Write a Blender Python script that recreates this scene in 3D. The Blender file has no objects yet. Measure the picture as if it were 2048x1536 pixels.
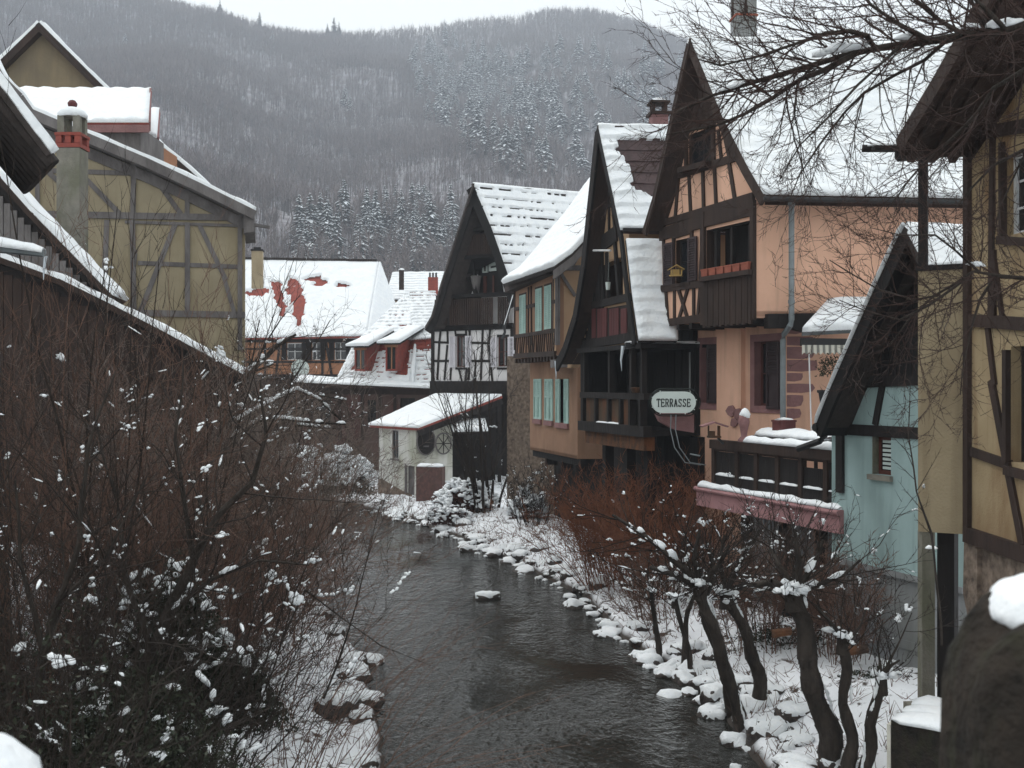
import bpy, math, random
import numpy as np
from mathutils import Vector, Matrix, noise
from mathutils.geometry import tessellate_polygon
F = 2200.0; CX = 1024.0; HY = 768.0; H = 5.2          # focal length in photo pixels, principal point, eye height above the water
SC = bpy.context.scene
COL = SC.collection
ORG = {}
rnd = random.Random(7)
def W(px, py, Y): return Vector(((px-CX)/F*Y, Y, H+(HY-py)/F*Y))
def tag(o, label=None, cat=None, group=None, kind=None):
    if label: o['label'] = label
    if cat: o['category'] = cat
    if group: o['group'] = group
    if kind: o['kind'] = kind
    return o
def thing(name, loc, label, cat, group=None):
    o = bpy.data.objects.new(name, None); COL.objects.link(o)
    o.location = loc; o.empty_display_size = .2
    ORG[o.name] = Vector(loc)
    return tag(o, label, cat, group)
def setuv(me, uvs):
    l = me.uv_layers.new(name='UVMap')
    a = np.array(uvs, dtype=np.float32)
    idx = np.zeros(len(me.loops), dtype=np.int32); me.loops.foreach_get('vertex_index', idx)
    l.data.foreach_set('uv', a[idx].ravel())
class MB:
    def __init__(s): s.v = []; s.f = []; s.m = []; s.uv = None
    def add(s, vs, fs, mi=0):
        b = len(s.v); s.v.extend([tuple(p) for p in vs])
        for f in fs: s.f.append(tuple(i+b for i in f)); s.m.append(mi)
    def prism(s, pts, back, mi=0):
        n = len(pts); b = [Vector(p)+back for p in pts]
        fs = [tuple(range(n)), tuple(range(2*n-1, n-1, -1))]
        for i in range(n): j = (i+1) % n; fs.append((i, i+n, j+n, j))
        s.add(list(pts)+b, fs, mi)
    def box(s, c, sx, sy, sz, rz=0, mi=0):
        cs, sn = math.cos(rz), math.sin(rz); P = []
        for x, y in ((-1,-1),(1,-1),(1,1),(-1,1)):
            dx, dy = x*sx/2, y*sy/2
            P.append(Vector((c[0]+dx*cs-dy*sn, c[1]+dx*sn+dy*cs, c[2]-sz/2)))
        s.prism(P, Vector((0,0,sz)), mi)
    def bar(s, a, b, w, h, mi=0):
        a = Vector(a); b = Vector(b); d = (b-a).normalized()
        up = Vector((0,0,1)) if abs(d.z) < .95 else Vector((1,0,0))
        x = d.cross(up).normalized()*w/2; y = x.cross(d).normalized()*h/2
        s.prism([a-x-y, a+x-y, a+x+y, a-x+y], b-a, mi)
    def tube(s, pts, rs, n=8, mi=0, caps=True):
        pts = [Vector(p) for p in pts]
        if not hasattr(rs, '__len__'): rs = [rs]*len(pts)
        V = []; fs = []
        for i, p in enumerate(pts):
            d = (pts[min(i+1, len(pts)-1)]-pts[max(i-1, 0)]).normalized()
            up = Vector((0,0,1)) if abs(d.z) < .9 else Vector((1,0,0))
            x = d.cross(up).normalized(); y = x.cross(d)
            for k in range(n):
                a = 2*math.pi*k/n; V.append(p+(x*math.cos(a)+y*math.sin(a))*rs[i])
        for i in range(len(pts)-1):
            for k in range(n):
                j = (k+1) % n; fs.append((i*n+k, i*n+j, (i+1)*n+j, (i+1)*n+k))
        if caps: fs += [tuple(range(n-1, -1, -1)), tuple(range((len(pts)-1)*n, len(pts)*n))]
        s.add(V, fs, mi)
    def lathe(s, c, prof, n=16, mi=0):
        V = []; fs = []
        for r, z in prof:
            for k in range(n):
                a = 2*math.pi*k/n; V.append((c[0]+r*math.cos(a), c[1]+r*math.sin(a), c[2]+z))
        for i in range(len(prof)-1):
            for k in range(n):
                j = (k+1) % n; fs.append((i*n+k, i*n+j, (i+1)*n+j, (i+1)*n+k))
        fs += [tuple(range(n-1, -1, -1)), tuple(range((len(prof)-1)*n, len(prof)*n))]
        s.add(V, fs, mi)
    def build(s, name, mats, parent=None, smooth=False, label=None):
        if not isinstance(mats, (list, tuple)): mats = [mats]
        me = bpy.data.meshes.new(name)
        og = ORG[parent.name] if parent else Vector((0,0,0))
        me.from_pydata([tuple(Vector(p)-og) for p in s.v], [], s.f)
        for m in mats: me.materials.append(m)
        if len(mats) > 1: me.polygons.foreach_set('material_index', s.m)
        if smooth: me.polygons.foreach_set('use_smooth', [True]*len(me.polygons))
        if s.uv: setuv(me, s.uv)
        me.update()
        o = bpy.data.objects.new(name, me); COL.objects.link(o)
        if parent: o.parent = parent
        ORG[o.name] = og
        if label: o['label'] = label
        return o
def npmesh(name, V, Fs, mats, parent=None, smooth=False, mi=None, org=None):
    """V (n,3) array, Fs list of (k, array of faces (m,k))"""
    me = bpy.data.meshes.new(name)
    og = np.array(ORG[parent.name] if parent else (org or (0,0,0)), dtype=np.float32)
    V = np.asarray(V, dtype=np.float32)-og
    me.vertices.add(len(V)); me.vertices.foreach_set('co', V.ravel())
    loops = np.concatenate([f.ravel() for f in Fs]).astype(np.int32)
    cnt = np.concatenate([np.full(len(f), f.shape[1], dtype=np.int32) for f in Fs])
    st = np.concatenate([[0], np.cumsum(cnt)[:-1]]).astype(np.int32)
    me.loops.add(len(loops)); me.loops.foreach_set('vertex_index', loops)
    me.polygons.add(len(cnt)); me.polygons.foreach_set('loop_start', st)
    try: me.polygons.foreach_set('loop_total', cnt)
    except Exception: pass
    if not isinstance(mats, (list, tuple)): mats = [mats]
    for m in mats: me.materials.append(m)
    if mi is not None: me.polygons.foreach_set('material_index', np.asarray(mi, dtype=np.int32))
    if smooth: me.polygons.foreach_set('use_smooth', np.ones(len(cnt), dtype=bool))
    me.update(calc_edges=True); me.validate()
    o = bpy.data.objects.new(name, me); COL.objects.link(o)
    if parent: o.parent = parent
    elif org: o.location = org
    ORG[o.name] = Vector(og)
    return o
class Pl:
    """a vertical plane through two plan points given as (pixel column, depth); u runs from the first to the second, n faces the viewer"""
    def __init__(s, x0, Y0, x1, Y1):
        s.a = Vector(((x0-CX)/F*Y0, Y0, 0)); b = Vector(((x1-CX)/F*Y1, Y1, 0))
        s.L = (b-s.a).length; s.u = (b-s.a).normalized()
        s.n = Vector((s.u.y, -s.u.x, 0))
        if s.n.dot(-s.a) < 0: s.n = -s.n
    def shift(s, o):
        q = Pl.__new__(Pl); q.a = s.a+s.n*o; q.u = s.u; q.n = s.n; q.L = s.L; return q
    def tz(s, px, py, off=0):
        a = s.a+s.n*off; dx = (px-CX)/F
        # a.x + t ux = dx*Y ; a.y + t uy = Y
        t = (dx*a.y-a.x)/(s.u.x-dx*s.u.y); Y = a.y+t*s.u.y
        return t, H+(HY-py)/F*Y
    def P(s, t, z, off=0): return s.a+s.u*t+s.n*off+Vector((0,0,z))
    def pt(s, px, py, off=0):
        t, z = s.tz(px, py, off); return s.P(t, z, off)
    def poly(s, mb, pts, o0, o1, mi=0):
        mb.prism([s.P(*s.tz(*p), o1) for p in pts], s.n*(o0-o1), mi)
    def tzpoly(s, mb, tzs, o0, o1, mi=0):
        mb.prism([s.P(t, z, o1) for t, z in tzs], s.n*(o0-o1), mi)
    def beamtz(s, mb, a, b, w, o0=0, o1=.035, mi=0):
        o1 += rnd.random()*.008
        d = Vector((b[0]-a[0], b[1]-a[1])).normalized()*(w/2); q = (-d.y, d.x)
        s.tzpoly(mb, [(a[0]+q[0], a[1]+q[1]), (b[0]+q[0], b[1]+q[1]), (b[0]-q[0], b[1]-q[1]), (a[0]-q[0], a[1]-q[1])], o0, o1, mi)
    def beam(s, mb, a, b, w, o0=0, o1=.035, mi=0): s.beamtz(mb, s.tz(*a), s.tz(*b), w, o0, o1, mi)
    def rect(s, x0, y0, x1, y1):
        xc = (x0+x1)/2; t0 = s.tz(x0, 0)[0]; t1 = s.tz(x1, 0)[0]
        return min(t0, t1), s.tz(xc, y1)[1], max(t0, t1), s.tz(xc, y0)[1]
    def rbox(s, mb, r, o0, o1, mi=0):
        t0, z0, t1, z1 = r; s.tzpoly(mb, [(t0, z0), (t1, z0), (t1, z1), (t0, z1)], o0, o1, mi)
    def wall(s, mb, outer, holes=(), th=.3, mi=0, mi_rev=None):
        """outer: (t,z) list, holes: (t0,z0,t1,z1); real openings with reveals"""
        loops = [list(outer)]+[[(r[0], r[1]), (r[2], r[1]), (r[2], r[3]), (r[0], r[3])] for r in holes]
        flat = [p for l in loops for p in l]
        tris = tessellate_polygon([[Vector((p[0], p[1], 0)) for p in l] for l in loops])
        n = len(flat)
        mb.add([s.P(p[0], p[1], 0) for p in flat]+[s.P(p[0], p[1], -th) for p in flat],
               [tuple(t) for t in tris]+[tuple(i+n for i in t) for t in tris], mi)
        b = 0
        for li, l in enumerate(loops):
            k = len(l); vs = [s.P(p[0], p[1], 0) for p in l]+[s.P(p[0], p[1], -th) for p in l]
            mb.add(vs, [(i, (i+1) % k, (i+1) % k+k, i+k) for i in range(k)], mi if (li == 0 or mi_rev is None) else mi_rev)
# ---------------------------------------------------------------- materials
def nt(m):
    m.use_nodes = True; t = m.node_tree; t.nodes.clear(); return t
def mat(name, c1, c2=None, scale=3.0, rough=.85, bump=.0, bscale=None, stretch=(1,1,1), stain=None, sscale=.6, samt=.5, detail=6, spec=.3, coord='Object', lo=.35, hi=.65):
    m = bpy.data.materials.new(name); t = nt(m); N = t.nodes; L = t.links
    out = N.new('ShaderNodeOutputMaterial'); b = N.new('ShaderNodeBsdfPrincipled'); L.new(b.outputs[0], out.inputs[0])
    b.inputs['Roughness'].default_value = rough; b.inputs['Specular IOR Level'].default_value = spec
    tc = N.new('ShaderNodeTexCoord'); mp = N.new('ShaderNodeMapping'); mp.inputs['Scale'].default_value = stretch
    L.new(tc.outputs[coord], mp.inputs[0])
    c2 = c2 or tuple(x*.75 for x in c1)
    n1 = N.new('ShaderNodeTexNoise'); n1.inputs['Scale'].default_value = scale; n1.inputs['Detail'].default_value = detail; n1.inputs['Roughness'].default_value = .6
    L.new(mp.outputs[0], n1.inputs['Vector'])
    r = N.new('ShaderNodeMapRange'); r.inputs[1].default_value = lo; r.inputs[2].default_value = hi; L.new(n1.outputs[0], r.inputs[0])
    mx = N.new('ShaderNodeMix'); mx.data_type = 'RGBA'; mx.inputs[6].default_value = (*c1, 1); mx.inputs[7].default_value = (*c2, 1)
    L.new(r.outputs[0], mx.inputs[0]); col = mx.outputs[2]
    if stain:
        n2 = N.new('ShaderNodeTexNoise'); n2.inputs['Scale'].default_value = sscale; n2.inputs['Detail'].default_value = 8; n2.inputs['Distortion'].default_value = .4
        m2 = N.new('ShaderNodeMapping'); m2.inputs['Location'].default_value = (3.1, 7.7, 1.3); m2.inputs['Scale'].default_value = (1.4, 1.4, .5); L.new(tc.outputs[coord], m2.inputs[0]); L.new(m2.outputs[0], n2.inputs['Vector'])
        r2 = N.new('ShaderNodeMapRange'); r2.inputs[1].default_value = .47; r2.inputs[2].default_value = .66; r2.inputs[4].default_value = samt; L.new(n2.outputs[0], r2.inputs[0])
        m3 = N.new('ShaderNodeMix'); m3.data_type = 'RGBA'; m3.inputs[7].default_value = (*stain, 1)
        L.new(r2.outputs[0], m3.inputs[0]); L.new(col, m3.inputs[6]); col = m3.outputs[2]
    if stain:      # faint vertical run marks
        n4 = N.new('ShaderNodeTexNoise'); n4.inputs['Scale'].default_value = 1; n4.inputs['Detail'].default_value = 4
        m5 = N.new('ShaderNodeMapping'); m5.inputs['Scale'].default_value = (5.5, 5.5, .45); L.new(tc.outputs[coord], m5.inputs[0]); L.new(m5.outputs[0], n4.inputs['Vector'])
        r4 = N.new('ShaderNodeMapRange'); r4.inputs[1].default_value = .52; r4.inputs[2].default_value = .75; r4.inputs[4].default_value = samt*.55; L.new(n4.outputs[0], r4.inputs[0])
        m6 = N.new('ShaderNodeMix'); m6.data_type = 'RGBA'; m6.inputs[7].default_value = (*[q*.8 for q in stain], 1); L.new(r4.outputs[0], m6.inputs[0]); L.new(col, m6.inputs[6]); col = m6.outputs[2]
    L.new(col, b.inputs['Base Color'])
    if bump:
        n3 = N.new('ShaderNodeTexNoise'); n3.inputs['Scale'].default_value = bscale or scale*6; n3.inputs['Detail'].default_value = 5
        L.new(mp.outputs[0], n3.inputs['Vector'])
        bp = N.new('ShaderNodeBump'); bp.inputs['Strength'].default_value = bump; bp.inputs['Distance'].default_value = .05
        L.new(n3.outputs[0], bp.inputs['Height']); L.new(bp.outputs[0], b.inputs['Normal'])
    return m
M = {}
M['snow'] = mat('snow', (.86,.88,.89), (.79,.82,.85), 4, .7, .6, 11, spec=.2)
M['snowdirt'] = mat('snow_with_leaf_litter', (.84,.86,.88), (.78,.80,.83), 5, .75, .5, 14, stain=(.05,.035,.028), sscale=3.2, samt=.95)
M['peach'] = mat('peach_plaster', (.76,.465,.335), (.68,.405,.285), 1.2, .9, .25, 60, stain=(.36,.22,.155), sscale=.6, samt=.5)
M['peach2'] = mat('shaded_peach_render', (.62,.36,.24), (.55,.31,.20), 1.0, .9, .2, 60)
M['teal'] = mat('teal_plaster', (.36,.48,.475), (.31,.42,.415), .9, .9, .2, 70, stain=(.15,.21,.20), sscale=.7, samt=.55)
M['greyplinth'] = mat('grey_render', (.30,.31,.32), (.22,.23,.24), 1.2, .9, .25, 30, stain=(.14,.145,.12), sscale=.8, samt=.6)
M['ochre'] = mat('ochre_plaster', (.37,.285,.17), (.30,.225,.13), 1.4, .9, .3, 40, stain=(.17,.085,.035), sscale=.75, samt=.95)
M['ochre2'] = mat('weathered_ochre_render', (.37,.30,.195), (.29,.23,.145), 1.1, .9, .3, 30, stain=(.17,.125,.075), sscale=.5, samt=.75)
M['ochre3'] = mat('dull_ochre_infill', (.36,.305,.205), (.29,.245,.165), 1.3, .9, .2, 40, stain=(.21,.165,.09), sscale=.5, samt=.5)
M['rear'] = mat('drab_render', (.24,.19,.115), (.19,.15,.10), 1.0, .9, .2, 20, stain=(.13,.11,.08), sscale=.6, samt=.6)
M['brown'] = mat('brown_plaster', (.33,.195,.125), (.27,.155,.10), 1.0, .9, .25, 40, stain=(.16,.095,.06), sscale=.5, samt=.55)
M['tan'] = mat('tan_plaster', (.43,.29,.18), (.37,.245,.15), 1.0, .9, .2, 40)
M['white'] = mat('white_plaster', (.74,.72,.73), (.68,.66,.66), 1.2, .9, .2, 40, stain=(.5,.5,.46), sscale=.6, samt=.3)
M['hutwhite'] = mat('mossy_whitewash', (.74,.73,.69), (.66,.65,.61), 1.4, .9, .3, 30, stain=(.38,.38,.28), sscale=.7, samt=.75)
M['wood'] = mat('dark_timber', (.021,.017,.016), (.011,.009,.009), 2.5, .8, .35, 12, stretch=(1,1,.25))
M['wood2'] = mat('brown_timber', (.044,.026,.020), (.024,.015,.012), 2.5, .8, .35, 12, stretch=(1,1,.3))
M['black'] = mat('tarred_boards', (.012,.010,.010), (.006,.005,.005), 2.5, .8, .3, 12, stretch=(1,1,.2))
M['grey_timber'] = mat('weathered_grey_timber', (.19,.175,.172), (.11,.10,.098), 3, .9, .5, 14, stretch=(1,1,.4))
M['redpanel'] = mat('oxblood_panel', (.12,.035,.035), (.08,.025,.025), 2.5, .75, .2, 12, stretch=(1,1,.2))
M['mustard'] = mat('faded_mustard_panel', (.075,.05,.03), (.05,.033,.022), 2.0, .8, .2, 12, stretch=(1,1,.3), stain=(.16,.05,.015), sscale=1.5, samt=.5)
M['tile'] = mat('red_clay_tile', (.30,.065,.045), (.22,.05,.04), 6, .8, .4, 9, stain=(.16,.06,.05), sscale=1.5, samt=.5)
M['browntile'] = mat('brown_tile', (.085,.055,.055), (.06,.042,.042), 5, .75, .3, 10)
M['darktile'] = mat('dark_old_tile', (.045,.035,.032), (.025,.02,.018), 6, .8, .4, 9)
M['sandstone'] = mat('pink_sandstone', (.29,.155,.15), (.22,.115,.115), 3, .85, .4, 20, stain=(.17,.09,.085), sscale=1.2, samt=.5)
M['pinkslab'] = mat('painted_pink_concrete', (.40,.215,.22), (.34,.18,.185), 2, .8, .2, 30, stain=(.22,.11,.11), sscale=1, samt=.5)
M['rubble'] = mat('rubble_stone', (.26,.20,.155), (.10,.075,.06), 7, .9, .8, 8, detail=8)
M['concrete'] = mat('concrete', (.24,.225,.19), (.17,.16,.135), 4, .9, .4, 30, stain=(.10,.105,.06), sscale=1.5, samt=.6)
M['metal'] = mat('zinc', (.20,.23,.24), (.15,.17,.18), 4, .45, .0, spec=.5)
M['iron'] = mat('dark_iron', (.02,.02,.022), (.012,.012,.012), 5, .5)
M['glass'] = mat('dark_pane', (.012,.014,.017), (.02,.022,.026), 1, .08, spec=.6)
M['shutter_brown'] = mat('brown_shutter_paint', (.045,.03,.032), (.03,.02,.022), 5, .6)
M['shutter_mint'] = mat('mint_shutter_paint', (.40,.56,.51), (.32,.47,.43), 4, .7, stain=(.25,.33,.3), sscale=2, samt=.4)
M['shutter_white'] = mat('pale_shutter_paint', (.66,.64,.68), (.58,.56,.6), 4, .7)
M['frame_white'] = mat('white_paint', (.62,.62,.62), (.52,.52,.52), 4, .6)
M['frame_red'] = mat('redwood_frame', (.11,.035,.025), (.08,.025,.02), 4, .6)
M['curtain'] = mat('curtain', (.45,.47,.48), (.36,.38,.40), 6, .9)
M['orange'] = mat('orange_plaster', (.36,.175,.095), (.29,.135,.075), 1.2, .9, .2, 30)
M['terracotta'] = mat('terracotta', (.31,.095,.06), (.24,.07,.045), 5, .8)
M['yellowwood'] = mat('yellow_wood', (.50,.34,.12), (.42,.27,.09), 5, .7)
M['rust'] = mat('rusty_wood', (.12,.058,.03), (.05,.032,.024), 4, .9, .5, stain=(.22,.085,.03), sscale=3, samt=.6)
M['sign'] = mat('sign_enamel', (.60,.67,.64), (.57,.64,.61), 2, .35, spec=.5)
M['letter'] = mat('black_letter', (.015,.02,.018), rough=.6)
M['rock'] = mat('wet_dark_rock', (.075,.06,.052), (.035,.028,.026), 4, .6, .7, 12)
M['bark'] = mat('dark_bark', (.052,.041,.034), (.020,.016,.013), 8, .9, .9, 18, stretch=(1,1,.4))
M['twig'] = mat('dark_twig', (.034,.024,.019), (.018,.013,.010), 6, .85)
M['twig_brown'] = mat('brown_twig', (.175,.098,.070), (.085,.050,.038), 3, .85)
M['twig_grey'] = mat('greyish_twig', (.21,.165,.14), (.11,.086,.073), 2, .85)
M['twig_red'] = mat('russet_twig', (.25,.098,.048), (.13,.052,.030), 2.5, .85)
M['twig_over'] = mat('purplish_twig', (.060,.034,.028), (.032,.02,.017), 6, .85)
M['leaf'] = mat('dark_ivy_leaf', (.016,.024,.013), (.026,.030,.013), 9, .55, spec=.3)
M['leaf_brown'] = mat('withered_leaf', (.09,.03,.02), (.05,.025,.018), 9, .8)
M['parapet'] = mat('dark_mossy_sandstone', (.034,.026,.020), (.013,.011,.009), 9, .95, .8, 25, stain=(.03,.03,.016), sscale=6, samt=.7)
M['ice'] = mat('ice', (.62,.68,.72), (.5,.55,.6), 3, .15, spec=.5)
M['yard'] = mat('white_board', (.66,.64,.56), (.5,.48,.42), 5, .8)
M['metalroof'] = mat('corrugated_sheet', (.16,.17,.18), (.09,.10,.10), 4, .5, .0)
# ---------------------------------------------------------------- roofs
def lerp(a, b, k): return a+(b-a)*k
def nz(x, y, z=0.0): return noise.noise(Vector((x, y, z)))
def roof(parent, rows, mtile, thick=.11, course=0, camp=.03, wav=.02, du=.18, dv=.1, bare=None, slab=.09, seed=0., name='roof', snow=True, edge=.03, tmat=None, corr=0):
    """rows: (A,B) pairs from eave to ridge.  A slab of tiles with a separate blanket of snow on top."""
    rows = [(Vector(a), Vector(b)) for a, b in rows]
    cum = [0.0]
    for i in range(1, len(rows)):
        cum.append(cum[-1]+(((rows[i][0]-rows[i-1][0]).length+(rows[i][1]-rows[i-1][1]).length)/2))
    Lv = cum[-1]; Lu = max((r[1]-r[0]).length for r in rows)
    nu = max(2, min(150, int(Lu/du))); nv = max(2, min(170, int(Lv/dv)))
    def at(u, v):
        d = v*Lv; i = 0
        while i < len(cum)-2 and d > cum[i+1]: i += 1
        k = (d-cum[i])/(cum[i+1]-cum[i]) if cum[i+1] > cum[i] else 0
        return lerp(lerp(rows[i][0], rows[i][1], u), lerp(rows[i+1][0], rows[i+1][1], u), k)
    e = 1e-3
    nrm = []
    for j in range(nv+1):
        v = j/nv; a = at(.5, max(0, v-.03)); b = at(.5, min(1, v+.03))
        n = (at(1, v)-at(0, v)) if (at(1, v)-at(0, v)).length > 1e-4 else (at(1, max(0,v-.1))-at(0, max(0,v-.1)))
        n = n.cross(b-a).normalized()
        nrm.append(n if n.z > 0 else -n)
    # tiles
    mb = MB(); tv = []; uv = []
    jn = [int(round(c/Lv*nv)) for c in cum]
    for i, r in enumerate(rows):
        n = nrm[min(nv, jn[i])]
        tv += [r[0], r[1], r[0]-n*slab, r[1]-n*slab]
    fs = []
    for i in range(len(rows)-1):
        a = i*4; b = a+4
        fs += [(a, a+1, b+1, b), (a+3, a+2, b+2, b+3), (a+2, a, b, b+2), (a+1, a+3, b+3, b+1)]
    fs += [(2, 3, 1, 0), (len(rows)*4-4, len(rows)*4-3, len(rows)*4-1, len(rows)*4-2)]
    mb.add(tv, fs)
    if course and bare:    # raised tile courses where the tiles show
        k = 0.0
        while k < Lv:
            v0 = k/Lv; v1 = min(1, (k+course)/Lv)
            n = nrm[min(nv, int(v0*nv))]
            m = 28
            for q in range(m):
                u0, u1 = q/m, (q+1)/m
                z0, z1 = .045+.012*math.sin(q*2.4), .045+.012*math.sin(q*2.4+1.2)
                mb.add([at(u0, v0)+n*z0, at(u1, v0)+n*z1, at(u1, v1)+n*.012, at(u0, v1)+n*.012, at(u0, v0)+n*.002, at(u1, v0)+n*.002], [(0,1,2,3), (4,5,1,0)])
            k += course
    ro = mb.build(name, mtile, parent)
    if not snow: return ro
    V = []; T = []
    for j in range(nv+1):
        v = j/nv; d = v*Lv
        for i in range(nu+1):
            u = i/nu; x = u*Lu
            t = thick*(1+.35*nz(x*.6+seed, d*.6, seed))+wav*nz(x*2.3+seed, d*2.3, 4+seed)
            if course:
                ph = ((d+.05*nz(x*1.1, d*.4, 9+seed)) % course)/course
                t += camp*(1-ph)-camp*.4 + .3*camp*math.sin(x*6.3+3*nz(d,seed))*(1-ph)
            if corr: t += .03*math.sin(x*2*math.pi/corr)
            bd = bare(x, d, u, v) if bare else 0
            if bd > 0: t = -.02
            if edge and (i in (0, nu) or j in (0, nv)): t *= .75
            V.append(at(u, v)+nrm[j]*t); T.append(t)
    n1 = nu+1; fs = []
    for j in range(nv):
        for i in range(nu):
            q = (j*n1+i, j*n1+i+1, (j+1)*n1+i+1, (j+1)*n1+i)
            if max(T[k] for k in q) > 0: fs.append(q)
    # rim of the blanket
    rim = [i for i in range(n1)]+[j*n1+nu for j in range(1, nv+1)]+[nv*n1+i for i in range(nu-1, -1, -1)]+[j*n1 for j in range(nv-1, 0, -1)]
    b = len(V)
    for k in rim:
        j, i = divmod(k, n1); V.append(at(i/nu, j/nv)+nrm[j]*-.012)
    for q in range(len(rim)):
        w = (q+1) % len(rim)
        if max(T[rim[q]], T[rim[w]]) > 0: fs.append((rim[q], b+q, b+w, rim[w]))
    ms = MB(); ms.add(V, fs)
    ms.build('snow', M['snow'], ro, smooth=True)
    return ro
def snowstrip(parent, pts, w, h, name='snow', seed=0, seg=.12):
    """a rounded lumpy strip of snow lying along a polyline of world points"""
    P = [Vector(pts[0])]
    for a, b in zip(pts, pts[1:]):
        a = Vector(a); b = Vector(b); n = max(1, int((b-a).length/seg))
        P += [a.lerp(b, (i+1)/n) for i in range(n)]
    V = []; fs = []; m = 7
    for i, p in enumerate(P):
        d = (P[min(i+1, len(P)-1)]-P[max(0, i-1)]); d.z = 0
        if d.length < 1e-5: d = Vector((1,0,0))
        s = d.normalized().cross(Vector((0,0,1)))
        e = .55 if i in (0, len(P)-1) else 1
        hh = h*e*(1+.45*nz(p.x*3+seed, p.y*3, p.z*3)); ww = w*e*(1+.25*nz(p.x*2.2, p.y*2.2+seed, 5))
        for k in range(m):
            a = math.pi*k/(m-1); V.append(p+s*(math.cos(a)*ww/2)+Vector((0,0,math.sin(a)*hh)))
    for i in range(len(P)-1):
        for k in range(m-1): fs.append((i*m+k, i*m+k+1, (i+1)*m+k+1, (i+1)*m+k))
        fs.append((i*m, (i+1)*m, (i+1)*m+m-1, i*m+m-1))
    fs += [tuple(range(m)), tuple(range((len(P)-1)*m, len(P)*m))[::-1]]
    mb = MB(); mb.add(V, fs); return mb.build(name, M['snow'], parent, smooth=True)
# ---------------------------------------------------------------- windows and shutters
def shutter(P, win, r, m, o0=.03, o1=.075, name='shutter', louvre=1.0):
    t0, z0, t1, z1 = r; mb = MB(); w = t1-t0; h = z1-z0; fr = min(.06, w*.2)
    P.rbox(mb, (t0, z0, t0+fr, z1), o0, o1); P.rbox(mb, (t1-fr, z0, t1, z1), o0, o1)
    P.rbox(mb, (t0+fr, z1-fr, t1-fr, z1), o0, o1); P.rbox(mb, (t0+fr, z0, t1-fr, z0+fr), o0, o1)
    P.rbox(mb, (t0+fr, z0+fr, t1-fr, z1-fr), o0, o0+.012)
    zl = z1-fr-(h-2*fr)*louvre; n = max(4, int((z1-fr-zl)/.055))
    for i in range(n):
        z = zl+(i+.3)*(z1-fr-zl)/n; d = (z1-fr-zl)/n*.55
        a = [P.P(t0+fr, z, o1-.004), P.P(t1-fr, z, o1-.004), P.P(t1-fr, z+d, o0+.014), P.P(t0+fr, z+d, o0+.014)]
        mb.prism(a, Vector((0,0,.012)))
    if louvre < 1: P.rbox(mb, (t0+fr, zl-fr, t1-fr, zl), o0, o1-.003)
    return mb.build(name, m, win)
def window(P, parent, r, fm, mull=1, bars=1, depth=.14, sh=None, shm=None, sill=None, sm=None, surround=None, fw=.05, curtain=None, louvre=1.0, sho=.03):
    """r=(t0,z0,t1,z1) of an opening already cut in the wall"""
    t0, z0, t1, z1 = r; mb = MB(); o0, o1 = -depth-.03, -depth+.03
    P.rbox(mb, (t0, z0, t0+fw, z1), o0, o1); P.rbox(mb, (t1-fw, z0, t1, z1), o0, o1)
    P.rbox(mb, (t0+fw, z1-fw, t1-fw, z1), o0, o1); P.rbox(mb, (t0+fw, z0, t1-fw, z0+fw), o0, o1)
    for i in range(mull):
        t = t0+(t1-t0)*(i+1)/(mull+1); P.rbox(mb, (t-fw*.5, z0+fw, t+fw*.5, z1-fw), o0, o1-.004)
    for i in range(bars):
        z = z0+(z1-z0)*(i+1)/(bars+1); P.rbox(mb, (t0+fw, z-.014, t1-fw, z+.014), o0+.012, o1-.012)
    if surround:
        s = surround
        P.rbox(mb, (t0-s, z0-s, t0, z1+s), -.02, .022, 1); P.rbox(mb, (t1, z0-s, t1+s, z1+s), -.02, .022, 1)
        P.rbox(mb, (t0, z1, t1, z1+s), -.02, .022, 1); P.rbox(mb, (t0, z0-s, t1, z0), -.02, .024, 1)
    w = mb.build('window', [fm, sm or M['sandstone']], parent)
    g = MB(); P.rbox(g, (t0+fw*.5, z0+fw*.5, t1-fw*.5, z1-fw*.5), o0+.02, o0+.034); g.build('pane', M['glass'], w)
    if curtain:
        g = MB(); 
        for a, b in curtain: P.rbox(g, (t0+(t1-t0)*a, z0+.05, t0+(t1-t0)*b, z1-.05), o0+.036, o0+.042)
        g.build('curtain', M['curtain'], w)
    if sill:
        g = MB(); P.rbox(g, (t0-.05, z0-sill, t1+.05, z0-.002), -depth+.035, .07); g.build('sill', sm or M['sandstone'], w)
    for q in (sh or []): shutter(P, w, q, shm, sho, sho+.045, louvre=louvre)
    return w
def gable_tz(P, verge, tL, tR, zb, drop=.12):
    """wall outline under a verge polyline (already in t,z, t rising) between tL and tR, down to zb"""
    V = sorted(verge)
    def zv(t):
        for (a, za), (b, zb_) in zip(V, V[1:]):
            if a <= t <= b: return za+(zb_-za)*(t-a)/(b-a)
        return V[0][1] if t < V[0][0] else V[-1][1]
    return [(tL, zb), (tR, zb), (tR, zv(tR)-drop)]+[(t, z-drop) for t, z in reversed(V) if tL < t < tR]+[(tL, zv(tL)-drop)], zv
EXPOSURE = 0.50
HAZE = .00055
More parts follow.
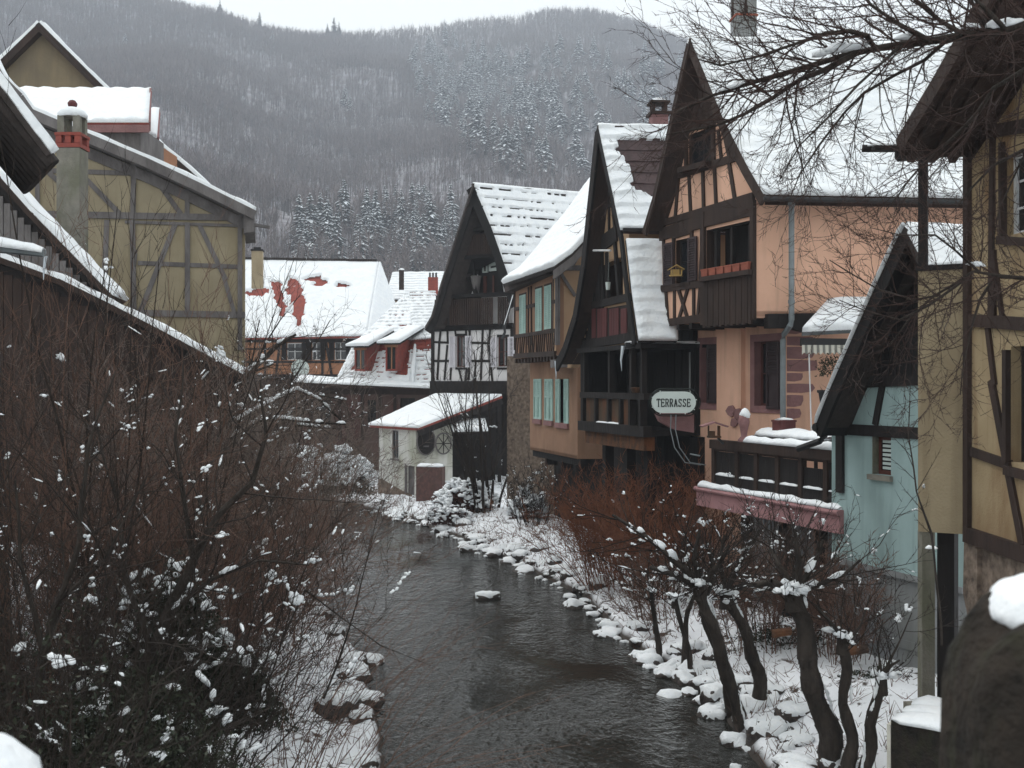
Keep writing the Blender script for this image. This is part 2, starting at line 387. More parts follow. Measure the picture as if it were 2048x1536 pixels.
# ================================================================ camera, sky, sun, air
cam = bpy.data.cameras.new('camera'); co = bpy.data.objects.new('camera', cam); COL.objects.link(co)
co.location = (0, 0, H); co.rotation_euler = (math.radians(90), 0, 0)
cam.sensor_width = 36; cam.lens = 36*F/2048; cam.clip_end = 6000; cam.clip_start = .1
cam.dof.use_dof = True; cam.dof.focus_distance = 24; cam.dof.aperture_fstop = 4.2
SC.camera = co
SC.view_settings.view_transform = 'Standard'; SC.view_settings.look = 'None'; SC.view_settings.gamma = 1
SC.view_settings.exposure = EXPOSURE
SC.cycles.max_bounces = 6; SC.cycles.diffuse_bounces = 3; SC.cycles.glossy_bounces = 2; SC.cycles.volume_bounces = 2
SC.cycles.transparent_max_bounces = 6; SC.cycles.use_denoising = True; SC.cycles.caustics_reflective = False; SC.cycles.caustics_refractive = False
w = bpy.data.worlds.new('World'); SC.world = w; w.use_nodes = True; t = w.node_tree; t.nodes.clear()
EL, ROT = 58, -50
sky = t.nodes.new('ShaderNodeTexSky'); sky.sky_type = 'NISHITA'; sky.sun_disc = False
sky.sun_elevation = math.radians(EL); sky.sun_rotation = math.radians(ROT); sky.dust_density = 6; sky.air_density = 1.2; sky.ozone_density = 1; sky.altitude = 300
hs = t.nodes.new('ShaderNodeHueSaturation'); hs.inputs['Saturation'].default_value = .12
# an even layer of cloud under that sky
mxn = t.nodes.new('ShaderNodeMix'); mxn.data_type = 'RGBA'; mxn.inputs[0].default_value = .70
mxn.inputs[7].default_value = (8.1, 8.5, 8.45, 1)
bg = t.nodes.new('ShaderNodeBackground'); bg.inputs[1].default_value = .12
wo = t.nodes.new('ShaderNodeOutputWorld')
t.links.new(sky.outputs[0], hs.inputs['Color']); t.links.new(hs.outputs[0], mxn.inputs[6]); t.links.new(mxn.outputs[2], bg.inputs[0]); t.links.new(bg.outputs[0], wo.inputs[0])
sl = bpy.data.lights.new('sun', 'SUN'); sl.energy = .7; sl.angle = math.radians(40); sl.color = (1, .97, .93)
so = bpy.data.objects.new('sun', sl); COL.objects.link(so); so.location = (-20, -10, 60)
az = math.radians(ROT)
sd = Vector((math.sin(az)*math.cos(math.radians(EL)), math.cos(az)*math.cos(math.radians(EL)), math.sin(math.radians(EL))))
so.rotation_euler = sd.to_track_quat('Z', 'Y').to_euler()
# ================================================================ ground with the river cut into it
RIV = np.array([(2.2,0,3.0),(1.6,8,2.7),(1.0,12.5,2.5),(.85,15,2.45),(.45,18.6,2.75),(-.3,21.5,2.6),(-1.35,26,3.15),(-2.75,31,2.95),(-4.15,36,2.6),(-5.7,40.5,2.25),(-7.3,44,1.9),(-9.6,48.5,1.7),(-13,52.5,1.9),(-22,57,2.4),(-45,60,3)])
def sdist(X, Y):
    best = np.full(X.shape, 1e9); side = np.zeros(X.shape)
    for a, b in zip(RIV, RIV[1:]):
        dx, dy = b[0]-a[0], b[1]-a[1]; L2 = dx*dx+dy*dy
        k = np.clip(((X-a[0])*dx+(Y-a[1])*dy)/L2, 0, 1)
        d = np.hypot(X-a[0]-k*dx, Y-a[1]-k*dy)-(a[2]+k*(b[2]-a[2]))
        cr = dx*(Y-a[1])-dy*(X-a[0])
        m = d < best; best = np.where(m, d, best); side = np.where(m, np.sign(cr), side)
    return best, side          # side > 0: left bank
def sm(a, b, x):
    k = np.clip((x-a)/(b-a), 0, 1); return k*k*(3-2*k)
rng = np.random.default_rng(5)
def vnoise(X, Y, s, seed=0):
    """cheap smooth value noise"""
    r = np.random.default_rng(seed).random((256, 256)); x = X*s+1000; y = Y*s+1000
    xi = np.floor(x).astype(int); yi = np.floor(y).astype(int); fx = x-xi; fy = y-yi
    fx = fx*fx*(3-2*fx); fy = fy*fy*(3-2*fy)
    g = lambda i, j: r[(xi+i) % 256, (yi+j) % 256]
    return (g(0,0)*(1-fx)+g(1,0)*fx)*(1-fy)+(g(0,1)*(1-fx)+g(1,1)*fx)*fy-.5
RIDGE = [(-1500,-330),(-700,-250),(0,-78),(200,-38),(380,14),(430,22),(480,42),(530,58),(600,66),(700,68),(760,66),(850,60),(940,42),(1020,30),(1100,22),(1180,27),(1280,50),(1370,80),(1500,128),(1700,178),(2100,260),(2700,330),(3600,400)]
def hillz(X, Y):
    px = CX+F*X/np.maximum(Y, 1)
    ry = np.interp(px, [p[0] for p in RIDGE], [p[1] for p in RIDGE])
    Yr = np.interp(px, [-600, 500, 900, 1300, 2600], [820, 860, 1010, 1020, 1000])
    zr = (HY-ry)/F*Yr
    k = np.clip((Y-105)/(Yr-105), 0, 1.15)
    z = zr*np.where(k < 1, k**1.3, 1-(k-1)*.4)
    # a side valley between the near spur and the farther, higher hill
    lx = np.interp(Y, [300, 500, 700, 1000], [1330, 1150, 930, 800]); v = np.exp(-((px-lx)/90)**2)
    z = z-14*v*np.clip(k, 0, 1)*(1-np.clip(k, 0, 1))*4
    env = np.clip(k*4, 0, 1)*np.clip((1.0-k)*5, .25, 1)
    return z+env*(22*vnoise(X, Y, .011, 3)+9*vnoise(X, Y, .03, 4)+3*vnoise(X, Y, .09, 5))
def groundz(X, Y):
    d, s = sdist(X, Y)
    X = np.asarray(X, float); Y = np.asarray(Y, float)
    bed = -.10-.45*sm(0, 1.3, -d)
    top = np.where(s > 0, .22+.55*sm(.2, 2.5, d)+1.0*sm(3.0, 7, d), .16+.42*sm(.3, 2.4, d)+.45*sm(3.2, 6.5, d))
    flat = (s > 0) & (Y < 18)
    top = np.where(flat, .20+.22*sm(.2, 2.2, d)+.9*sm(2.6, 6, d), top)
    z = np.where(d < 0, bed, bed+(top-bed)*sm(-.02, .22, d))
    near = np.clip(1-d/14, .15, 1)*sm(-.2, .3, d)
    z = z+near*(.16*vnoise(X, Y, 1.1, 11)+.12*vnoise(X, Y, 2.7, 12)+.06*vnoise(X, Y, 6, 13))
    z = z+sm(55, 90, Y)*.4
    return z
def gz(x, y): return float(groundz(np.array([x]), np.array([y]))[0])
def grid(xs, ys, zf):
    X, Y = np.meshgrid(xs, ys); Z = zf(X, Y); n = len(xs); m = len(ys)
    V = np.stack([X, Y, Z], -1).reshape(-1, 3)
    i = (np.arange(m-1)[:, None]*n+np.arange(n-1)[None, :]).ravel()
    return V, np.stack([i, i+1, i+n+1, i+n], -1)
xs = np.concatenate([np.linspace(-900, -60, 24), np.linspace(-55, -14, 30), np.arange(-13, 8, .13), np.linspace(8.3, 40, 30), np.linspace(50, 900, 22)])
ys = np.concatenate([np.linspace(-25, 5, 14), np.arange(6, 16, .16), np.arange(16, 36, .13), np.arange(36, 60, .2), np.linspace(60.5, 130, 40)])
V, Fq = grid(xs, ys, groundz)
gm = bpy.data.materials.new('snowy_ground'); t = nt(gm); N = t.nodes; L = t.links
out = N.new('ShaderNodeOutputMaterial'); b = N.new('ShaderNodeBsdfPrincipled'); L.new(b.outputs[0], out.inputs[0]); b.inputs['Roughness'].default_value = .75; b.inputs['Specular IOR Level'].default_value = .25
tc = N.new('ShaderNodeTexCoord'); sp = N.new('ShaderNodeSeparateXYZ'); L.new(tc.outputs['Object'], sp.inputs[0])
n1 = N.new('ShaderNodeTexNoise'); n1.inputs['Scale'].default_value = 2.6; n1.inputs['Detail'].default_value = 9; n1.inputs['Roughness'].default_value = .68; L.new(tc.outputs['Object'], n1.inputs['Vector'])
r1 = N.new('ShaderNodeMapRange'); r1.inputs[1].default_value = .565; r1.inputs[2].default_value = .63; L.new(n1.outputs[0], r1.inputs[0])
mx = N.new('ShaderNodeMix'); mx.data_type = 'RGBA'; mx.inputs[6].default_value = (.80,.82,.85,1); mx.inputs[7].default_value = (.055,.04,.03,1); L.new(r1.outputs[0], mx.inputs[0])
r2 = N.new('ShaderNodeMapRange'); r2.inputs[1].default_value = .06; r2.inputs[2].default_value = .16; r2.inputs[3].default_value = 1; r2.inputs[4].default_value = 0; L.new(sp.outputs[2], r2.inputs[0])
m2 = N.new('ShaderNodeMix'); m2.data_type = 'RGBA'; m2.inputs[7].default_value = (.045,.036,.03,1); L.new(r2.outputs[0], m2.inputs[0]); L.new(mx.outputs[2], m2.inputs[6]); L.new(m2.outputs[2], b.inputs['Base Color'])
# dark brown mixed over the snow colour below the dense thicket
la = N.new('ShaderNodeMapRange'); la.inputs[1].default_value = -3.7; la.inputs[2].default_value = -4.5; L.new(sp.outputs[0], la.inputs[0])
lb_ = N.new('ShaderNodeMapRange'); lb_.inputs[1].default_value = 19; lb_.inputs[2].default_value = 16; L.new(sp.outputs[1], lb_.inputs[0])
lm = N.new('ShaderNodeMath'); lm.operation = 'MULTIPLY'; L.new(la.outputs[0], lm.inputs[0]); L.new(lb_.outputs[0], lm.inputs[1])
r3 = N.new('ShaderNodeMapRange'); r3.inputs[1].default_value = .36; r3.inputs[2].default_value = .46; L.new(n1.outputs[0], r3.inputs[0])
lm2 = N.new('ShaderNodeMath'); lm2.operation = 'MULTIPLY'; L.new(lm.outputs[0], lm2.inputs[0]); L.new(r3.outputs[0], lm2.inputs[1])
m4 = N.new('ShaderNodeMix'); m4.data_type = 'RGBA'; m4.inputs[7].default_value = (.04,.03,.022,1); L.new(lm2.outputs[0], m4.inputs[0]); L.new(m2.outputs[2], m4.inputs[6]); L.new(m4.outputs[2], b.inputs['Base Color'])
bp = N.new('ShaderNodeBump'); bp.inputs['Strength'].default_value = .6; bp.inputs['Distance'].default_value = .12; L.new(n1.outputs[0], bp.inputs['Height']); L.new(bp.outputs[0], b.inputs['Normal'])
g = npmesh('ground', V, [Fq], gm, smooth=True); g['kind'] = 'structure'
# ---- river
wm = bpy.data.materials.new('river_water'); t = nt(wm); N = t.nodes; L = t.links
out = N.new('ShaderNodeOutputMaterial'); b = N.new('ShaderNodeBsdfPrincipled'); L.new(b.outputs[0], out.inputs[0])
b.inputs['Base Color'].default_value = (.020,.020,.017,1); b.inputs['Roughness'].default_value = .06; b.inputs['Specular IOR Level'].default_value = .5; b.inputs['IOR'].default_value = 1.333
tc = N.new('ShaderNodeTexCoord')
def wn(sc, st, rot, det):
    mp = N.new('ShaderNodeMapping'); mp.inputs['Scale'].default_value = st; mp.inputs['Rotation'].default_value = (0,0,rot); L.new(tc.outputs['Object'], mp.inputs[0])
    n = N.new('ShaderNodeTexNoise'); n.inputs['Scale'].default_value = sc; n.inputs['Detail'].default_value = det; n.inputs['Distortion'].default_value = .6; L.new(mp.outputs[0], n.inputs['Vector']); return n
a1 = wn(2.7, (1,.75,1), .45, 4); a2 = wn(10, (1,.7,1), .3, 5); a3 = wn(.42, (1,.55,1), .3, 3)
ma = N.new('ShaderNodeMath'); ma.operation = 'MULTIPLY_ADD'; ma.inputs[1].default_value = .5; L.new(a2.outputs[0], ma.inputs[0]); L.new(a1.outputs[0], ma.inputs[2])
rr = N.new('ShaderNodeMapRange'); rr.inputs[1].default_value = .38; rr.inputs[2].default_value = .62; rr.inputs[3].default_value = .12; rr.inputs[4].default_value = 1.0; L.new(a3.outputs[0], rr.inputs[0])
bp = N.new('ShaderNodeBump'); bp.inputs['Distance'].default_value = .13; L.new(rr.outputs[0], bp.inputs['Strength']); L.new(ma.outputs[0], bp.inputs['Height']); L.new(bp.outputs[0], b.inputs['Normal'])
V, Fq = grid(np.linspace(-46, 9, 60), np.linspace(-3, 64, 70), lambda X, Y: 0*X)
g = npmesh('river', V, [Fq], wm, smooth=True); g['kind'] = 'structure'
# ---- hills
ax = np.linspace(-.95, .85, 260); yy = np.concatenate([np.linspace(100, 500, 90), np.linspace(506, 1130, 90)])
A, Y = np.meshgrid(ax, yy); X = A*Y; Z = hillz(X, Y)-.3
i = (np.arange(len(yy)-1)[:, None]*len(ax)+np.arange(len(ax)-1)[None, :]).ravel(); n = len(ax)
hm = mat('forest_floor_snow', (.40,.40,.43), (.16,.14,.145), .12, .95, 0, detail=8, lo=.30, hi=.62)
g = npmesh('hills', np.stack([X, Y, Z], -1).reshape(-1, 3), [np.stack([i, i+1, i+n+1, i+n], -1)], hm, smooth=True); g['kind'] = 'structure'
# ---- bare beech wood: one mass
def inview(X, Y, Z, m=130):
    px = CX+F*X/Y; py = HY-F*(Z-H)/Y
    return px, py, (px > -m) & (px < 1440+m) & (py < 640) & (py > -150)
rg = np.random.default_rng(21)
def scatter(n, lo=.01, hi=1.0):
    px = rg.uniform(-160, 1560, n); Y = 130+np.sqrt(rg.random(n))*900
    X = (px-CX)/F*Y; return X, Y, hillz(X, Y)
X, Y, Z = scatter(78000)
px, py, ok = inview(X, Y, Z)
cline = np.interp(px, [780, 830, 1000, 1190, 1300, 1420], [-200, 60, 200, 350, 420, 470])   # conifers stand above this line on the farther hill
zone = (px > 815) & (py < np.interp(px, [815, 860, 1000, 1190, 1420], [60, 260, 330, 400, 470])) & (py > np.interp(px, [815, 1000, 1100, 1420], [100, 60, 85, 120]))
dens = .84+.75*vnoise(X, Y, .02, 31)+.5*vnoise(X, Y, .006, 32)
keep = ok & (rg.random(len(X)) < np.where(zone, .55, dens))
X, Y, Z = X[keep], Y[keep], Z[keep]; n = len(X)
h = rg.uniform(6.5, 11.5, n)
Vs = []; Fs3 = []; Fs4 = []; mi4 = []; base = 0
ang = rg.uniform(0, np.pi, n); r = rg.uniform(.07, .14, n)
for q in range(2):        # two crossed tapered blades make a trunk
    dx = np.cos(ang+q*np.pi/2)*r; dy = np.sin(ang+q*np.pi/2)*r; lean = rg.normal(0, .35, n)
    v = np.stack([np.stack([X-dx, Y-dy, Z-.5], -1), np.stack([X+dx, Y+dy, Z-.5], -1), np.stack([X+dx*.35+lean, Y+dy*.35, Z+h*.8], -1), np.stack([X-dx*.35+lean, Y-dy*.35, Z+h*.8], -1)], 1)
    Vs.append(v.reshape(-1, 3)); Fs4.append(base+np.arange(n*4).reshape(-1, 4)); base += 4*n
NB = 16
for q in range(NB):
    zb = Z+h*rg.uniform(.38, .8, n); a = rg.uniform(0, 2*np.pi, n); ln = h*rg.uniform(.20, .40, n); up = rg.uniform(.35, 1.3, n)
    hx = np.cos(a)*ln*.62; hy = np.sin(a)*ln*.62; wd = rg.uniform(.06, .15, n)
    v = np.stack([np.stack([X-np.sin(a)*wd, Y+np.cos(a)*wd, zb], -1), np.stack([X+np.sin(a)*wd, Y-np.cos(a)*wd, zb+.1], -1), np.stack([X+hx, Y+hy, zb+ln*up], -1)], 1)
    Vs.append(v.reshape(-1, 3)); Fs3.append(base+np.arange(n*3).reshape(-1, 3)); base += 3*n
mi = np.concatenate([np.zeros(2*n, int), np.ones(NB*n, int)])
mt = mat('beech_trunks', (.11,.10,.097), (.07,.063,.061), .5, .95); mtw = mat('beech_twigs', (.20,.168,.162), (.14,.117,.112), .05, .95)
g = npmesh('bare_forest', np.concatenate(Vs), [np.concatenate(Fs4), np.concatenate(Fs3)], [mt, mtw], mi=mi); tag(g, 'bare grey brown winter wood covering the slopes of the hills', 'forest', kind='stuff')
# ---- snowy conifers, each its own tree
mneed = mat('spruce_needles', (.035,.046,.044), (.05,.06,.056), .6, .9); msn = mat('snow_on_needles', (.86,.89,.92), (.78,.82,.86), .8, .9); mtr = mat('spruce_trunk', (.045,.035,.03), rough=.95)
def conifer(seed, snow, wide):
    r_ = random.Random(seed); mb = MB()
    mb.tube([(0,0,-.03), (0,0,.5), (0,0,.97)], [.016, .010, .003], 5, 0)
    nt_ = 15
    for k in range(nt_):
        z = .16+.80*(k/(nt_-1))**.95; R = wide*(1-z)**.85*(.75+.5*r_.random())+.012
        m = 9 if k < 9 else 6; a0 = r_.random()*6
        for q in range(m):
            a = a0+q*2*math.pi/m+r_.uniform(-.25, .25); L_ = R*r_.uniform(.65, 1.2); w_ = L_*.30+.006; dz = -L_*r_.uniform(.25, .6)
            c, s = math.cos(a), math.sin(a); zz = z+r_.uniform(-.02, .02)
            def pt(l, w, d, o=0): return (c*l-s*w, s*l+c*w, zz+d+o)
            p = [pt(0, 0, .0), pt(L_*.55, w_, dz*.55-.012), pt(L_, w_*.25, dz), pt(L_, -w_*.25, dz), pt(L_*.55, -w_, dz*.55-.012), pt(L_*.55, 0, dz*.35)]
            mb.add(p, [(0,1,5), (1,2,3,5), (5,3,4), (0,5,4)], 1)
            if r_.random() < snow:
                f = r_.uniform(.55, 1.0); l0 = L_*r_.uniform(.2, .5)
                mb.add([pt(l0, w_*f*.7, dz*l0/L_*.7, .012), pt(L_*.97, w_*.3*f, dz*.9, .012), pt(L_*.97, -w_*.3*f, dz*.9, .012), pt(l0, -w_*f*.7, dz*l0/L_*.7, .012), pt((l0+L_)/2, 0, dz*.55, .02)], [(0,1,4), (1,2,4), (2,3,4), (3,0,4)], 2)
    return mb
protos = {}
def plant(key, seed, snow, wide, pos, h, label, group):
    if key not in protos:
        o = conifer(seed, snow, wide).build('conifer', [mtr, mneed, msn]); protos[key] = o
    else:
        o = protos[key].copy(); COL.objects.link(o)
    o.location = pos; o.scale = (h, h, h); o.rotation_euler = (0, 0, rnd.random()*6.28)
    tag(o, label, 'tree', group)
def on_hill(px, py):
    """the point of the hillside seen at this spot"""
    lo = None
    Ys = np.linspace(135, 1060, 700); Xs = (px-CX)/F*Ys; zs = hillz(Xs, Ys); yy_ = HY-F*(zs-H)/Ys
    ix = np.where(yy_ <= py)[0]
    k = ix[0] if len(ix) else int(np.argmin(yy_)); return Vector((Xs[k], Ys[k], zs[k]-.4))
rc = random.Random(77)
for i, (x, y, hh) in enumerate([(440,30,13),(462,34,9),(486,44,10),(519,56,15),(530,62,9),(574,66,9),(655,76,13),(668,78,17),(678,76,14),(1010,40,7),(1270,52,9),(1216,36,6)]):
    plant('r%d' % (i % 2), 100+i % 2, .1, .26, on_hill(x, y), hh*1.25, 'dark conifer standing up from the skyline of the hill', 'conifers along the skyline')
for i in range(78):
    x = rc.uniform(596, 905); y = rc.uniform(450, 556) if i > 16 else rc.uniform(420, 470)
    if x < 640: y = max(y, 500)
    plant('g%d' % (i % 3), 200+i % 3, .8, .30, on_hill(x, y), rc.uniform(8, 14.5), 'snow laden spruce in the dark grove at the foot of the hill', 'spruces in the grove behind the red roofed house')
for i in range(235):
    x = rc.uniform(820, 1400); top = np.interp(x, [815, 1000, 1100, 1420], [120, 90, 110, 130]); bot = np.interp(x, [815, 860, 1000, 1190, 1420], [130, 270, 340, 400, 430])
    y = top+(bot-top)*rc.random()**.9
    if x < 850 and rc.random() < .4: continue
    if i % 3 == 0: x = 850+(x-820)*.35; y = rc.uniform(90, 230)+max(0, x-900)*.35
    plant('h%d' % (i % 3), 300+i % 3, .9, .31, on_hill(x, y), rc.uniform(13, 22), 'frosted conifer scattered over the upper slope of the farther hill', 'conifers on the farther hill')
for i, (x, y) in enumerate([(690,215),(700,235),(250,110),(545,100)]):
    plant('h%d' % (i % 3), 300, .3, .25, on_hill(x, y), 14, 'lone dark conifer among the bare beeches on the nearer slope', 'lone conifers on the nearer slope')
# ---- air
hz = MB(); hz.box((0, 560, 215), 2300, 1240, 434); hz.f = [f[::-1] for f in hz.f]
hmz = bpy.data.materials.new('air'); t = nt(hmz); out = t.nodes.new('ShaderNodeOutputMaterial'); pv = t.nodes.new('ShaderNodeVolumePrincipled')
pv.inputs['Color'].default_value = (.80,.86,.95,1); pv.inputs['Density'].default_value = HAZE; pv.inputs['Anisotropy'].default_value = 0
t.links.new(pv.outputs[0], out.inputs['Volume'])
o = hz.build('haze', hmz); o['kind'] = 'stuff'
# ================================================================ right bank houses
def zdir(dx, dy): return Vector((dx, dy, 0)).normalized()
def gable_roofs(parent, P, oh, left, right, R, Lr, mt, **kw):
    """left: pixels eave->apex on the overhang plane, right: pixels apex->eave; the ridge runs along R"""
    Lp = [P.pt(x, y, oh) for x, y in left]; Rp = [P.pt(x, y, oh) for x, y in right]
    kl = dict(kw); kl.pop('bare', None); kl['course'] = 0
    a = roof(parent, [(p, p+R*Lr) for p in Lp], mt, **kl)
    b = roof(parent, [(p, p+R*Lr) for p in reversed(Rp)], mt, **kw)
    return Lp, Rp
def bargeboard(parent, P, oh, pts, w, m, name='bargeboard', th=.05, mb=None):
    mb2 = mb or MB(); tz = [P.tz(x, y, oh) for x, y in pts]
    for a, b in zip(tz, tz[1:]):
        P.beamtz(mb2, (a[0], a[1]-w*.5-.03), (b[0], b[1]-w*.5-.03), w, oh-th, oh+.012)
    return mb2 if mb else mb2.build(name, m, parent)
# ---------------------------------------------------------------- peach house
PG = Pl(1508, 23.5, 1325, 26.9)            # jettied gable front
PL = Pl(1572, 24.0, 1385, 27.45)           # ground floor front, set back
RP = zdir(1, .10)
c0 = PG.P(0, 0); 
peach = thing('half_timbered_house', (c0.x+1, c0.y+1.5, .9), 'peach half-timbered gabled house with a brown balcony, tallest on the right bank', 'house')
OH = .42
left = [(1288,457),(1308,392),(1378,76)]; right = [(1378,76),(1444,236),(1492,330),(1526,389)]
Lp, Rp = gable_roofs(peach, PG, OH, left, right, RP, 9.5, M['wood2'], thick=.11, wav=.035, du=.14, dv=.07, slab=.13, course=.36, camp=.028)
bb = bargeboard(peach, PG, OH, left, .20, M['wood2'], mb=MB()); bargeboard(peach, PG, OH, right, .22, M['wood2'], mb=bb); bb.build('bargeboard', M['wood2'], peach)
verge = [tuple(PG.tz(x, y, OH)) for x, y in left]+[tuple(PG.tz(x, y, OH)) for x, y in right[1:]]
tL, zb = PG.tz(1325, 652); tR = 0.0; tL, tR = min(tL, 0), max(tL, 0)
outer, zv = gable_tz(PG, verge, tL, tR, zb, .16)
hw = PG.rect(1352, 478, 1381, 566); hb = PG.rect(1413, 450, 1506, 545); ha = PG.rect(1378, 262, 1424, 336)
mb = MB(); PG.wall(mb, outer, [hw, hb, ha], .28, 0, 1)
# upper side wall, continuing to the right at a right angle, and the jetty floor
q = PG.P(0, 0, 0); zt = PG.tz(1526, 389, OH)[1]-.05
mb.prism([q+Vector((0,0,zb+.0)), q+RP*9.3+Vector((0,0,zb)), q+RP*9.3+Vector((0,0,zt)), q+Vector((0,0,zt))], Vector((-.03,.29,0)))
jb = [PG.P(tL, zb+.02), PG.P(tR, zb+.02), PG.P(tR, zb+.02)+RP*4, PG.P(tL, zb+.02)+RP*4]
mb.prism(jb, Vector((0,0,.12)))
mb.build('upper_wall', [M['peach'], M['wood2']], peach)
# dark interior behind the openings
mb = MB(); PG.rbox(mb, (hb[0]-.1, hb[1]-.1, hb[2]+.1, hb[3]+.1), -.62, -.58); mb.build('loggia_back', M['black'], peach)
# ground floor
mb = MB(); zj = PL.tz(1572, 652)[1]
zj = zb+.06
r1 = PL.rect(1402, 688, 1437, 806); r2 = PL.rect(1510, 682, 1560, 812)
tt = PL.tz(1385, 0)[0]; ts = sorted([0, tt*1.12])
PL.wall(mb, [(ts[0], .2), (ts[1], .2), (ts[1], zj), (ts[0], zj)], [r1, r2], .3, 0, 1)
cl = PL.P(0, 0, 0)
mb.prism([cl+Vector((0,0,.2)), cl+RP*8+Vector((0,0,.2)), cl+RP*8+Vector((0,0,zj)), cl+Vector((0,0,zj))], Vector((-.03,.29,0)))
tp = PL.tz(1490, 0)[0]
PL.tzpoly(mb, [(min(tp, tt*1.12), .2), (max(tp, tt*1.12), .2), (max(tp, tt*1.12), zj), (min(tp, tt*1.12), zj)][0:4] if False else [(tp, .2), (PL.tz(1441,0)[0], .2), (PL.tz(1441,0)[0], zj), (tp, zj)], -.02, .11)
mb.build('lower_wall', [M['peach'], M['sandstone']], peach)
# timbering of the gable
mb = MB(); B = lambda a, b, w, o=.035: PG.beam(mb, a, b, w, -.02, o)
B((1322,470),(1509,409),.30,.06); B((1322,448),(1509,392),.16,.05)
B((1336,358),(1486,311),.17,.05); B((1325,578),(1412,567),.17,.05); B((1325,647),(1412,635),.18,.05)
B((1351,445),(1358,357),.10); B((1383,437),(1379,350),.10); B((1409,428),(1407,338),.10); B((1434,420),(1430,330),.10); B((1472,405),(1459,322),.11)
B((1358,350),(1366,258),.09); B((1375,350),(1374,255),.12,.05); B((1429,330),(1428,245),.12,.05); B((1444,318),(1438,262),.09); B((1460,316),(1447,258),.09); B((1468,312),(1452,270),.07)
B((1372,262),(1432,243),.12,.055)
B((1331,570),(1328,465),.09); B((1349,575),(1349,462),.11,.045); B((1385,566),(1385,445),.11,.045); B((1402,560),(1408,440),.10)
B((1337,645),(1333,580),.09); B((1350,643),(1350,578),.09); B((1358,643),(1378,574),.09); B((1378,640),(1358,576),.09,.045); B((1389,640),(1389,572),.09); B((1396,640),(1402,570),.09)
B((1409,650),(1409,425),.15,.07); B((1508,640),(1508,400),.12,.07); B((1412,546),(1508,527),.13,.06); B((1412,440),(1508,415),.34,.05)
B((1348,470),(1386,458),.2,.055)
mb.build('timber_framing', M['wood2'], peach)
# boarded apex
mb = MB(); a = [PG.tz(1352, 258), PG.tz(1447, 244)]
at_ = max(verge, key=lambda p: p[1])
PG.tzpoly(mb, [(a[1][0]+.02, a[1][1]), (a[0][0], a[0][1]), (at_[0], at_[1]-.3)], -.02, .05)
for k in range(9):
    t_ = lerp(a[1][0], a[0][0], (k+.5)/9); zt_ = zv(t_)-.35
    if zt_ > a[0][1]+.2: PG.rbox(mb, (t_-.02, a[0][1], t_+.02, zt_), .045, .065)
mb.build('boarded_gable_top', M['wood2'], peach)
mb = MB(); PG.beam(mb, (1370,342), (1426,328), .12, 0, .22); mb.build('sill_board', M['wood2'], peach)
# windows
hinge = lambda x0, y0, x1, y1: PG.rect(x0, y0, x1, y1)
window(PG, peach, hw, M['wood'], 1, 1, .16, sh=[PG.rect(1331,486,1350,570), PG.rect(1380,474,1397,562)], shm=M['shutter_brown'], curtain=[(.0,.35)], sill=.07, sm=M['wood2'])
window(PG, peach, ha, M['wood'], 1, 0, .12)
mb = MB()
for x in (1424, 1455, 1491): PG.beam(mb, (x, 548), (x, 448), .09, -.2, -.1)
PG.beam(mb, (1420,458), (1508,437), .10, -.2, -.09)
mb.build('balcony_post', M['wood'], peach)
# slatted balcony panel and its flower boxes
mb = MB(); r = PG.rect(1411, 557, 1508, 652)
n = 17
for k in range(n):
    t0 = r[0]+(r[2]-r[0])*k/n; t1 = r[0]+(r[2]-r[0])*(k+.86)/n
    PG.rbox(mb, (t0, r[1]+.03*(k % 2), t1, r[3]), .03, .09+.006*(k % 2))
PG.rbox(mb, (r[0], r[1]+.12, r[2], r[1]+.3), .0, .05); PG.rbox(mb, (r[0]-.03, r[3], r[2]+.03, r[3]+.11), -.02, .17)
mb.build('balcony_panel', M['wood2'], peach)
for k in range(6):
    t0 = r[0]+(r[2]-r[0])*k/6+.02; t1 = r[0]+(r[2]-r[0])*(k+1)/6-.02
    m2 = MB(); PG.tzpoly(m2, [(t0+.02, r[3]+.115), (t1-.02, r[3]+.115), (t1, r[3]+.27), (t0, r[3]+.27)], -.03, .14)
    PG.tzpoly(m2, [(t0-.01, r[3]+.25), (t1+.01, r[3]+.25), (t1+.01, r[3]+.28), (t0-.01, r[3]+.28)], -.04, .15)
    o = m2.build('flower_box', M['terracotta']); tag(o, 'terracotta flower box on the brown balcony of the peach house', 'flower box', 'terracotta boxes along the balcony')
# lower windows: stone surrounds, one brown shutter each
for rr_, sh_ in ((r1, PL.rect(1418,690,1438,806)), (r2, PL.rect(1537,684,1562,818))):
    window(PL, peach, rr_, M['frame_red'], 1, 1, .2, sh=[sh_], shm=M['shutter_brown'], surround=.16, sm=M['sandstone'], louvre=.42)
# corbel beam under the jetty, joists
mb = MB()
p0 = PG.P(0, zb-.02, 0)
mb.bar(p0+RP*.25+Vector((0,-.06,-.06)), p0+RP*2.2+Vector((0,-.06,-.02)), .3, .30)
mb.bar(p0+RP*.25+Vector((.2,-.1,-.06)), p0+RP*1.0+Vector((0.2,-.1,-.22)), .24, .2)
for x in (1360, 1385, 1418, 1440, 1465, 1490): 
    t_ = PG.tz(x, 650)[0]; PG.rbox(mb, (t_-.06, zb-.13, t_+.06, zb-.005), -1.0, .06)
mb.build('jetty_beam', M['wood'], peach)
